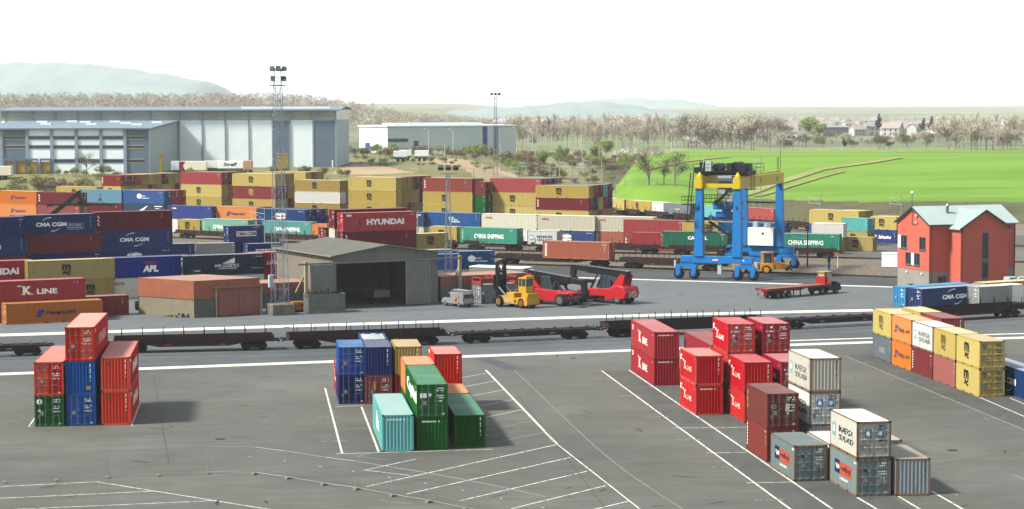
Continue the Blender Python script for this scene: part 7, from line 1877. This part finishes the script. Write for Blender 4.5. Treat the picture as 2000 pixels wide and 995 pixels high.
def pole(px, py, ytop, Y, label, cat='pole', kind='plain', r=.12, m=None, group=None, rz=0.0):
    p = at_y(px, py, Y); z0 = height(p.x, Y) if Y > 424 else 0.0; z0 = max(z0, 0) if Y <= 470 else z0
    h = max(1.0, at_y(px, ytop, Y).z - z0)
    nm = {'plain': 'utility_pole', 'lamp': 'street_lamp', 'cat': 'catenary_mast', 'globe': 'street_lamp', 'signal': 'rail_signal', 'lat': 'catenary_mast'}[kind]
    t = thing(nm, label, cat, (p.x, Y, z0), rz, group); m = m or M_GALV
    b = MB()
    if kind == 'lat': lattice(b, 0, h, r * 4, r * 3, max(4, int(h / 1.0)), .04)
    else: b.tube((0, 0, 0), (0, 0, h), r, r * .7, 8)
    b.build('pole', m, t)
    if kind == 'lamp':
        b = MB(); P = [(0, 0, h - .1)] + [(-1.6 * math.sin(a * .5), 0, h - .1 + .9 * math.sin(a)) for a in (.4, .8, 1.2, 1.57)]
        for u, v in zip(P, P[1:]): b.tube(u, v, .06, .05, 6)
        o = b.build('arm', m, t); b = MB(); b.cbox((P[-1][0] - .35, 0, P[-1][2]), (.8, .3, .16)); b.build('lamp_head', M_WHITE, o)
    if kind == 'globe':
        b = MB(); b.lathe((0, 0, h), (0, 0, 1), [(0, .1), (.1, .28), (.32, .34), (.5, .26), (.6, .08)], 14); b.build('lamp_globe', M_WHITE, t)
    if kind in ('cat', 'lat'):
        b = MB(); s = -1
        b.bar((0, 0, h - 1.0), (s * 2.6, 0, h - .6), .1); b.bar((0, 0, h - 2.2), (s * 2.6, 0, h - 1.9), .1); b.bar((s * 2.3, 0, h - .65), (0, 0, h - 2.2), .06); b.bar((s * 2.6, 0, h - 2.3), (s * 2.6, 0, h - .5), .05)
        b.build('cantilever_arm', mat('arm_pale', '+c0c0b4', .5), t)
    if kind == 'signal':
        b = MB(); b.box(-.25, .25, -.18, .12, h - 1.2, h); o = b.build('signal_head', M_DPOLE, t); b = MB()
        for z in (.9, .5): b.lathe((0, -.185, h - z), (0, -1, 0), [(0, .1), (.05, .1)], 10)
        b.build('lens', mat('lens_dark', '3c2c28', .3), o)
    return t
PG_ = 'slim poles on the railway bank'
pole(1577, 526, 441, 340, 'overhead line mast with a bracket in front of the sea green container', 'mast', 'cat', .14, M_DPOLE)
pole(1142, 478, 426, 396, 'overhead line mast with a bracket before the cream container', 'mast', 'cat', .12, M_DPOLE)
pole(517, 470, 408, 402, 'overhead line mast with a bracket left of the tall lattice mast', 'mast', 'cat', .12, M_GALV)
pole(816, 478, 414, 398, 'overhead line mast before the grey blue container', 'mast', 'cat', .12, M_GALV)
pole(1242, 500, 457, 372, 'dark rail signal between the two train tracks', 'signal', 'signal', .12, M_DPOLE)
pole(1619, 527, 497, 335, 'short blue steel post at the edge of the crane lane', 'post', 'signal', .22, mat('post_blue', '1e4a8c', .5))
pole(1636, 523, 500, 340, 'small white post beside the blue steel one', 'post', 'plain', .08, M_WHITE)
for k, (px, py, yt, Y, kd) in enumerate([(1221, 392, 350, 545, 'plain'), (1284, 400, 355, 530, 'cat'), (1485, 410, 306, 490, 'cat'), (1472, 415, 371, 480, 'plain'), (1602, 420, 380, 470, 'cat'), (1760, 430, 381, 462, 'cat'), (1202, 385, 352, 560, 'plain')]):
    pole(px, py, yt, Y, 'overhead line mast, ' + ['by the foot of the green hill', 'right of the bare trees', 'rising highest behind the crane girder', 'short behind the crane girder', 'above the mustard stack at the right', 'just left of the red house', 'at the far left foot of the green hill'][k], 'mast', kd, .13, M_GALV, PG_)
pole(1781, 425, 379, 455, 'black street lamp with a white globe left of the red house', 'street lamp', 'globe', .1, M_DPOLE)
for k, (px, yt) in enumerate([(1010, 253), (1049, 252), (1040, 260), (837, 255), (885, 256)]):
    pole(px, 296, yt, 800, 'curved street lamp ' + ['nearest the right end of the grey hall', 'farthest right of the grey hall', 'thin and low right of the grey hall', 'left in front of the grey hall', 'in the middle before the grey hall'][k], 'street lamp', 'lamp', .14, mat('lamp_pale', '+b4bab8', .5), 'street lamps by the grey hall')
for k, (px, py, yt, kd) in enumerate([(1012, 345, 322, 'cat'), (1030, 348, 313, 'lat'), (1074, 348, 318, 'cat'), (1093, 350, 311, 'plain'), (1085, 350, 322, 'cat'), (1118, 350, 320, 'cat'), (1143, 352, 315, 'lat'), (1154, 350, 309, 'lat'), (1175, 352, 308, 'plain'), (1178, 350, 320, 'cat'), (1130, 352, 326, 'cat'), (945, 345, 318, 'cat'), (925, 345, 330, 'plain'), (820, 342, 325, 'cat')]):
    pole(px, py, yt, 600 + (k * 37) % 60, 'overhead line mast in the cutting, %s' % ['leftmost of the cluster with an arm', 'left lattice one of the cluster', 'third from the left of the cluster', 'tall plain one in the cluster', 'low armed one beside the tall plain one', 'armed one in the middle of the cluster', 'thick lattice one in the right half', 'second lattice one in the right half', 'tall plain one at the right', 'armed one at the right end', 'low armed one before the lattice pair', 'armed one above the red topped back stack', 'plain one above the thin mast', 'armed one above the broad yellow stack'][k], 'mast', kd, .16, M_GALV, 'overhead line masts in the cutting')
for k, (px, yb, yt) in enumerate([(1137, 300, 262), (1170, 315, 285), (1227, 318, 286), (1274, 305, 294), (1312, 298, 265), (1045, 310, 281), (869, 318, 279), (977, 318, 280), (738, 320, 297)]):
    pole(px, yb, yt, 760, 'pale concrete post on the scrub land, %s' % ['behind the willow clump', 'left of the willow clump', 'beside the flowering shrub', 'low by the hill edge', 'tall by the hill crest', 'right of the far floodlight mast', 'before the white trailers', 'under the far floodlight mast', 'left before the grey hall'][k], 'post', 'plain', .15, mat('post_pale', '+b8b4a4', .7), 'posts on the scrub land')
q = at_y(1129, 352, 600); 
# mesh fence panels at the bottom edge
FPX = [(-88, 948.5), (10, 944), (110, 940), (210, 934), (309, 930), (405, 926), (497, 927), (563, 936), (632, 948), (697, 957), (767, 970), (838, 982), (910, 996.5), (985, 1013), (1066, 1032)]
FP = [at(*p) for p in FPX]
def fence_mesh():
    m = bpy.data.materials.new('wire_mesh'); m.use_nodes = True; nt = m.node_tree; L = nt.links; p = nt.nodes['Principled BSDF']
    p.inputs['Base Color'].default_value = (*lin('9aa2a2'), 1); p.inputs['Roughness'].default_value = .5; p.inputs['Metallic'].default_value = .4
    tc = nd(nt, 'ShaderNodeTexCoord'); sx = nd(nt, 'ShaderNodeSeparateXYZ'); L.new(tc.outputs['Object'], sx.inputs[0]); res = []
    for ax, per in (('X', .05), ('Z', .2)):
        d = nd(nt, 'ShaderNodeMath', operation='DIVIDE'); d.inputs[1].default_value = per; L.new(sx.outputs[ax], d.inputs[0])
        f = nd(nt, 'ShaderNodeMath', operation='FRACT'); L.new(d.outputs[0], f.inputs[0]); g = nd(nt, 'ShaderNodeMath', operation='LESS_THAN'); g.inputs[1].default_value = .004 / per; L.new(f.outputs[0], g.inputs[0]); res.append(g)
    mx = nd(nt, 'ShaderNodeMath', operation='MAXIMUM'); L.new(res[0].outputs[0], mx.inputs[0]); L.new(res[1].outputs[0], mx.inputs[1]); L.new(mx.outputs[0], p.inputs['Alpha'])
    return m
M_MESH = fence_mesh()
FLAB = ['second', 'third', 'fourth', 'fifth', 'sixth', 'seventh', 'eighth', 'ninth', 'tenth', 'eleventh', 'twelfth', 'thirteenth', 'fourteenth']
for i, (a, c) in enumerate(zip(FP, FP[1:])):
    d = c - a; L = d.length; t = thing('site_fence', 'wire mesh site fence section on block feet, %s from the left' % (['first'] + FLAB)[i], 'fence', a, math.atan2(d.y, d.x), 'site fence sections')
    b = MB()
    for x in (.06, L - .06): b.tube((x, 0, .12), (x, 0, 2.05), .019, n=6)
    for z in (.16, 2.03): b.tube((.06, 0, z), (L - .06, 0, z), .013, n=6)
    b.build('frame', M_GALV, t)
    b = MB(); b.face([(.07, 0, .17), (L - .07, 0, .17), (L - .07, 0, 2.02), (.07, 0, 2.02)]); b.build('mesh_infill', M_MESH, t)
    b = MB(); b.box(L - .42, L - .2, -.012, -.004, 1.27, 1.32); b.build('tag_plate', M_PALEG, t)
    o = MB(); o.prism([(-.34, 0), (.34, 0), (.28, .15), (-.28, .15)], 'x', -.12, .12); f = o.build('foot', mat('foot_concrete', '9a9480', .9, var=.3, scale=3), t, .02); f.location = (0, 0, .002); f.rotation_euler = (0, 0, R(10))
# ------------------------------------------------------------ trees and shrubs
M_BARK = mat('bark', 'b0a494', .9, var=.25, scale=3)
def leafmat(name, cols):
    m = bpy.data.materials.new(name); m.use_nodes = True; nt = m.node_tree; L = nt.links; p = nt.nodes['Principled BSDF']; p.inputs['Roughness'].default_value = .9; p.inputs['Specular IOR Level'].default_value = .1
    g = nd(nt, 'ShaderNodeNewGeometry'); cr = nd(nt, 'ShaderNodeValToRGB'); e = cr.color_ramp.elements
    while len(e) < len(cols): e.new(.5)
    for i, c in enumerate(cols): e[i].position = i / (len(cols) - 1); e[i].color = (*lin(c), 1)
    L.new(g.outputs['Random Per Island'], cr.inputs[0]); L.new(cr.outputs[0], p.inputs['Base Color']); return m
LM_TWIG = leafmat('bare_twigs', ['b0a492', 'c2b6a2', 'd2c6b0', 'b8ac92'])  # lightened twigs, distance haze put into the colour
LM_TWIGD = leafmat('dark_twigs', ['5c5044', '70624e', '7e705a'])
LM_PALE = leafmat('haze_pale_twigs', ['+a0988a', '+aca290', '+b2aa96', '+a4a288'])  # bleached twig tone carries the haze over distant trees
LM_GREEN = leafmat('spring_leaves', ['8cae44', 'a4c058', 'b4c870', '92a84c'])
LM_OLIVE = leafmat('olive_brush', ['868450', '9c9660', 'a8a468', '887a54'])
LM_BLOS = leafmat('white_blossom', ['+b8b4a8', '+c8c4b8', '+a8a294', '+c0bcae'])
LM_DARK = leafmat('conifer', ['26382c', '324636', '1e2e26'])
LM_RED = leafmat('reddish_brush', ['9a8068', 'ac9478', 'b8a488', '9a9068'])
def tree_mesh(seed, H, W, nleaf, lsize, leaf, shape='round', trunk_r=.18, elong=2.4, branches=26):
    q = random.Random(seed); b = MB(); ends = []
    def grow(p, d, L, r, lev):
        e = p + d * L; b.tube(p, e, r, r * .6, 5 if lev < 2 else 3, cap=False)
        if lev >= 3 or L < .35: ends.append((p, e)); return
        n = q.randint(2, 4) if lev else branches // 4
        for i in range(n):
            t = q.uniform(.45, 1.0) if lev else q.uniform(.28, 1.0)
            a = q.uniform(0, 6.283); tilt = q.uniform(.35, .85) if shape != 'poplar' else q.uniform(.12, .35)
            u = Vector((math.cos(a), math.sin(a), 0)); nd_ = (d * math.cos(tilt) + u * math.sin(tilt)).normalized()
            grow(p + d * L * t, nd_, L * q.uniform(.42, .62), r * .5, lev + 1)
        ends.append((p + d * L * .5, e))
    if shape == 'shrub':
        for k in range(7): a = q.uniform(0, 6.28); grow(Vector((q.uniform(-.2, .2) * W, q.uniform(-.2, .2) * W, 0)), Vector((math.cos(a) * .5, math.sin(a) * .5, 1)).normalized(), H * .6, .05, 1)
    else: grow(Vector((0, 0, 0)), Vector((q.uniform(-.05, .05), q.uniform(-.05, .05), 1)).normalized(), H * (.55 if shape != 'poplar' else .8), trunk_r, 0)
    trunk = b.mesh('trunk', [M_BARK]); c = MB()
    clumps = [(q.choice(ends)) for _ in range(max(8, nleaf // 14))]
    for i in range(nleaf):
        p, e = q.choice(clumps) if q.random() < .75 else q.choice(ends)
        o = p.lerp(e, q.uniform(.3, 1.15)) + Vector((q.gauss(0, 1), q.gauss(0, 1), q.gauss(0, .8))) * W * .07
        d = Vector((q.gauss(0, 1), q.gauss(0, 1), q.gauss(.5, 1))).normalized(); s = lsize * q.uniform(.6, 1.4)
        x = d.cross(Vector((q.gauss(0, 1), q.gauss(0, 1), q.gauss(0, 1)))).normalized()
        c.face([o - d * s * elong / 2 - x * s * .1, o - x * s / 2, o + d * s * elong / 2, o + x * s / 2])
    return trunk, c.mesh('crown', [leaf])
TP = {
 'bare': [tree_mesh(11 + k, 11, 9, 1500, .06, LM_TWIGD, 'round', .2, 10, 40) for k in range(3)],
 'poplar': [tree_mesh(31 + k, 15, 4, 2600, .085, LM_PALE, 'poplar', .11, 7, 44) for k in range(3)],
 'poplarg': [tree_mesh(41 + k, 14, 4, 2400, .085, LM_TWIG, 'poplar', .11, 7, 44) for k in range(2)],
 'shrub': [tree_mesh(51 + k, 4.5, 5, 1600, .15, LM_OLIVE, 'shrub', .1, 2.6) for k in range(2)],
 'green': [tree_mesh(61 + k, 5, 5, 1700, .15, LM_GREEN, 'shrub', .1, 2.4) for k in range(2)],
 'willow': [tree_mesh(71 + k, 9, 8, 2600, .20, LM_GREEN, 'round', .2, 2.6) for k in range(2)],
 'blossom': [tree_mesh(81, 5.5, 6, 1000, .28, LM_BLOS, 'shrub', .1, 1.8)],
 'red': [tree_mesh(91 + k, 4, 5, 1500, .14, LM_RED, 'shrub', .1, 3.2) for k in range(2)],
 'pale': [tree_mesh(95 + k, 10, 9, 2600, .10, LM_PALE, 'round', .14, 6, 38) for k in range(2)],
 'conifer': [tree_mesh(99, 9, 5, 1500, .42, LM_DARK, 'poplar', .2, 1.8, 40)],
}
TNAME = {'bare': ('bare_tree', 'bare'), 'poplar': ('poplar_tree', 'pale leafless poplar'), 'poplarg': ('poplar_tree', 'grey leafless poplar'), 'shrub': ('shrub', 'olive shrub'), 'green': ('shrub', 'light green shrub'), 'willow': ('willow_tree', 'light green willow'),
         'blossom': ('blossom_shrub', 'white flowering shrub'), 'red': ('shrub', 'reddish brown shrub'), 'pale': ('bare_tree', 'pale leafless tree'), 'conifer': ('conifer_tree', 'dark conifer')}
TR = random.Random(77)
def plant(kind, x, y, h, label, group, cat=None):
    tm, cm = TR.choice(TP[kind]); z = height(x, y); n = TNAME[kind][0]
    zmax = max(v.co.z for v in cm.vertices); s = h / zmax
    t = thing(n, label, cat or ('shrub' if 'shrub' in n else 'tree'), (x, y, z - .1), TR.uniform(0, 6.28), group); w = 1.35 if kind == 'bare' else 1.0; t.scale = (w * s * TR.uniform(.9, 1.15), w * s * TR.uniform(.9, 1.15), s)
    link('trunk', tm, t); link('crown', cm, t)
def band(kinds, n, px0, px1, Y0, Y1, h0, h1, label, group):
    for i in range(n):
        k = TR.choice(kinds); Y = TR.uniform(Y0, Y1); px = px0 + (px1 - px0) * (i + TR.uniform(0, 1)) / n
        plant(k, wx(px, Y), Y, TR.uniform(h0, h1), TNAME[k][1] + ' ' + label, group)
for px, Y, h in ((1268, 530, 10.5), (1318, 527, 9.6), (1297, 533, 7.5)):
    plant('bare', wx(px, Y), Y, h, {1268: 'large leafless tree at the left on the green hillside', 1318: 'leafless tree nearest the crane on the green hillside', 1297: 'small leafless tree between the two large ones on the green hillside'}[px], 'leafless trees on the green hillside')
band(['shrub', 'green', 'green', 'shrub', 'red'], 38, -20, 196, 512, 552, 4.0, 7.0, 'on the bank before the lower warehouse', 'shrubs on the left bank')
band(['shrub', 'green', 'shrub'], 22, 340, 690, 530, 575, 1.8, 3.4, 'on the bank before the tall warehouse', 'shrubs on the middle bank')
plant('bare', wx(170, 575), 575, 7.0, 'small leafless tree before the lower warehouse', 'trees before the warehouses')
band(['shrub', 'red', 'green', 'red'], 34, 690, 1010, 740, 815, 2.6, 5.5, 'on the scrub land before the grey hall', 'shrubs before the grey hall')
band(['shrub', 'green', 'red', 'shrub'], 46, 1010, 1200, 575, 680, 1.2, 3.2, 'in the rail cutting among the line masts', 'low shrubs among the line masts')
band(['shrub', 'green', 'shrub'], 30, 690, 960, 640, 730, 1.0, 2.6, 'on the earth bank below the trailers', 'low shrubs on the earth bank')
band(['green', 'shrub'], 26, -20, 250, 555, 580, 1.5, 3.2, 'along the loading yard of the lower warehouse', 'low shrubs by the loading yard')
band(['shrub', 'red', 'red', 'green', 'shrub'], 64, 990, 1240, 660, 860, 2.5, 6.5, 'on the scrub land behind the line masts', 'shrubs behind the line masts')
for px, Y, h, lab in ((935, 700, 8, 'light green willow below the blue stripes of the grey hall'), (1185, 800, 10, 'large light green willow left of the green hill'), (1100, 810, 7.5, 'light green willow in the middle of the scrub land'), (1165, 790, 8, 'light green willow leaning against the largest one'), (1062, 690, 8.5, 'light green willow behind the lattice line masts')):
    plant('willow', wx(px, Y), Y, h, lab, 'willows on the scrub land')
for px, Y, h, lab in ((858, 720, 4, 'white flowering shrub beside the white trailers'), (1235, 800, 6, 'white flowering shrub at the edge of the green hill'), (1210, 840, 5, 'white flowering shrub behind the largest willow'), (1352, 1000, 7, 'white flowering shrub beyond the hill crest, left'), (1385, 1020, 6, 'white flowering shrub beyond the hill crest, right')):
    plant('blossom', wx(px, Y), Y, h, lab, 'white flowering shrubs')
band(['poplar', 'poplarg', 'poplar', 'pale'], 90, 990, 1345, 980, 1180, 13, 20, 'in the belt beyond the scrub land', 'poplars in the middle belt')
band(['poplar', 'pale', 'bare', 'poplar'], 46, 1335, 1530, 860, 1150, 10, 19, 'just beyond the green hill crest', 'trees beyond the hill crest')
band(['poplar', 'pale', 'pale'], 44, 1830, 2030, 860, 1050, 10, 18, 'at the right beyond the green hill crest', 'trees beyond the hill at the right')
band(['pale', 'shrub', 'bare'], 30, 1530, 1840, 900, 1300, 4, 9, 'in the meadows beyond the hill crest', 'trees in the far meadows')
for px, Y, h, lab in ((1650, 900, 6, 'dark conifer just behind the hill crest'), (1715, 1500, 17, 'dark conifer beside the far white houses'), (1800, 1450, 14, 'dark conifer group left of the far tower'), (1815, 1460, 15, 'dark conifer clump right of the far tower'), (1823, 1440, 12, 'dark conifer low right of the far tower')):
    plant('conifer', wx(px, Y), Y, h, lab, 'dark conifers beyond the hill')
plant('willow', wx(1580, 1200), 1200, 17, 'broad pale green tree before the far long barn', 'trees in the far meadows'); plant('willow', wx(1600, 1190), 1190, 15, 'second broad pale green tree before the far long barn', 'trees in the far meadows')
# the wooded ridge: one mass nobody could count
def woodland(name, n, px0, px1, Y0, Y1, hh, mats_, label, seed, cl=40):
    q = random.Random(seed); b = MB()
    for i in range(n):
        Y = Y0 + (Y1 - Y0) * q.random() ** 1.2; px = q.uniform(px0, px1); x = wx(px, Y); z0 = height(x, Y); H = hh * q.uniform(.6, 1.15); W = H * q.uniform(.35, .5); mi = 0 if q.random() < .72 else (1 if q.random() < .7 else 2)
        for k in range(cl):
            u = q.random() ** .7; r_ = W * math.sin(math.pi * (.12 + .86 * u)) ** .7; a = q.uniform(0, 6.28); rr = r_ * q.random() ** .4
            o = Vector((x + rr * math.cos(a), Y + rr * math.sin(a), z0 + H * (.12 + .88 * u))); d = Vector((q.gauss(0, .6), q.gauss(0, .6), 1)).normalized(); s = q.uniform(.16, .36)
            e = d.cross(Vector((q.gauss(0, 1), q.gauss(0, 1), q.gauss(0, 1)))).normalized()
            b.face([o - d * s * 2, o - e * s * .5, o + d * s * 2, o + e * s * .5], mi)
    o = b.build(name, mats_); o['kind'] = 'stuff'; o['label'] = label; o['category'] = 'woodland'; return o
woodland('woodland', 1500, -90, 960, 1350, 1950, 12, [LM_TWIG, LM_PALE, LM_BLOS], 'leafless wood covering the long ridge behind the warehouses', 4, 120)  # pale and whitish mix paints haze into the ridge wood
woodland('woodland', 420, 820, 1420, 1500, 2300, 11, [LM_TWIG, LM_DARK, LM_PALE], 'distant wood around the far village', 5, 80)
woodland('woodland', 260, 1420, 2040, 1700, 2600, 10, [LM_PALE, LM_TWIG, LM_DARK], 'distant hedges and trees around the right hand village', 6, 70)
# ------------------------------------------------------------ far village, walls and roofs paled to paint in distance haze
HM = [mat('far_wall_white', '+d0cec6', .8), mat('far_wall_cream', '+c4bcac', .8), mat('far_wall_grey', '+a4a4a0', .8)]; RM_ = [mat('far_roof_slate', 'b4bac0', .7), mat('far_roof_tile', 'c8b4a8', .8), mat('far_roof_pale', 'b0aca6', .7)]
VQ = random.Random(12); NV = 0
HPROTO = []
for k in range(6):
    w, d, h = (VQ.uniform(8, 13), VQ.uniform(7, 9), VQ.uniform(4, 6.5)); r = h + VQ.uniform(2.2, 3.6)
    wl_ = MB(); wl_.box(-w / 2, w / 2, -d / 2, d / 2, -1, h); wl_.prism([(-d / 2, h), (d / 2, h), (0, r)], 'x', -w / 2 + .01, w / 2 - .01)
    rf = MB(); rf.prism([(-d / 2 - .5, h - .25), (0, r + .05), (0, r + .3), (-d / 2 - .5, h)], 'x', -w / 2 - .4, w / 2 + .4); rf.prism([(d / 2 + .5, h - .25), (0, r + .05), (0, r + .3), (d / 2 + .5, h)], 'x', -w / 2 - .4, w / 2 + .4)
    wn_ = MB()
    for x in (-.3, 0, .3):
        for z in (1.2, 3.4):
            if z + 1.3 < h: wn_.box(x * w - .5, x * w + .5, -d / 2 - .06, -d / 2 - .01, z, z + 1.3)
    HPROTO.append((wl_.mesh('wall', [HM[k % 3]]), rf.mesh('roof', [RM_[(k * 2 + k // 3) % 3]]), wn_.mesh('window', [M_GLASS])))
def house(px, Y, s, label, group):
    x = wx(px, Y); t = thing('house', label, 'house', (x, Y, height(x, Y)), VQ.uniform(-.8, .8), group); t.scale = (s, s, s)
    for n, m_ in zip(('wall', 'roof', 'window'), VQ.choice(HPROTO)): link(n, m_, t)
for i in range(34): house(1030 + 250 * VQ.random() if i > 12 else 930 + 130 * VQ.random(), VQ.uniform(1900, 2600), VQ.uniform(.9, 1.5), 'small pale house of the village under the central hill', 'houses of the central village')
for i in range(30): house(VQ.uniform(1425, 1720), VQ.uniform(1500, 2500), VQ.uniform(.8, 1.3), 'pale house of the far village left of the tower', 'houses of the far village')
for i in range(26): house(VQ.uniform(1715, 1835), VQ.uniform(1450, 1800), VQ.uniform(.8, 1.3), 'white house of the far village around the tower', 'houses around the far tower')
for i in range(16): house(VQ.uniform(1840, 2020), VQ.uniform(1500, 2300), VQ.uniform(.8, 1.2), 'pale house of the far village right of the tower', 'houses right of the far tower')
x = wx(1540, 1330); house(1540, 1330, 1.25, 'white gabled house alone on the slope beyond the hill crest', None)
def far_block(px0, px1, y0, y1, Y, d, wallm, roofm, label, name='barn'):
    a, c = at_y(px0, y1, Y), at_y(px1, y0, Y); gz = height((a.x + c.x) / 2, Y); h = c.z - gz; w = c.x - a.x
    t = thing(name, label, name, ((a.x + c.x) / 2, Y, gz), 0); b = MB(); b.box(-w / 2, w / 2, 0, d, -1, h * .8); b.build('wall', wallm, t)
    b = MB(); b.prism([(-.6, h * .8 + .003), (d + .6, h * .8 + .003), (d / 2, h)], 'x', -w / 2 - .5, w / 2 + .5); b.build('roof', roofm, t)
far_block(1605, 1692, 246, 262, 1700, 30, mat('far_wall_blue', '66788a', .7), RM_[2], 'long low grey barn with a pale roof in the far village')
far_block(1838, 1872, 240, 262, 1750, 25, HM[1], mat('far_roof_blue', '62788c', .6), 'barn with a blue roof ridge right of the far tower')
far_block(1100, 1160, 233, 242, 2300, 30, HM[0], RM_[2], 'long white shed under the central hill')
for k, (px, w, yt, cm) in enumerate(((1769, 7, 236, mat('silo_blue', '6a94ac', .5)), (1777, 5, 239, HM[0]), (1787, 6, 240, HM[2]))):
    Y = 1650; x = wx(px, Y); gz = height(x, Y); h = at_y(px, yt, Y).z - gz; r = w * Y / CF / 2
    t = thing('grain_silo', ['blue topped silo tower, tallest in the far village', 'slim white silo in the middle of the far three', 'grey silo, right of the far three'][k], 'silo', (x, Y, gz)); b = MB(); b.lathe((0, 0, -1), (0, 0, 1), [(0, r), (h, r)], 16); b.build('shaft', cm, t); b = MB(); b.lathe((0, 0, h - 1), (0, 0, 1), [(.003, r * 1.05), (r * .6, r * .3)], 16); b.build('cap', cm, t)
q = at_y(598, 329, 596)
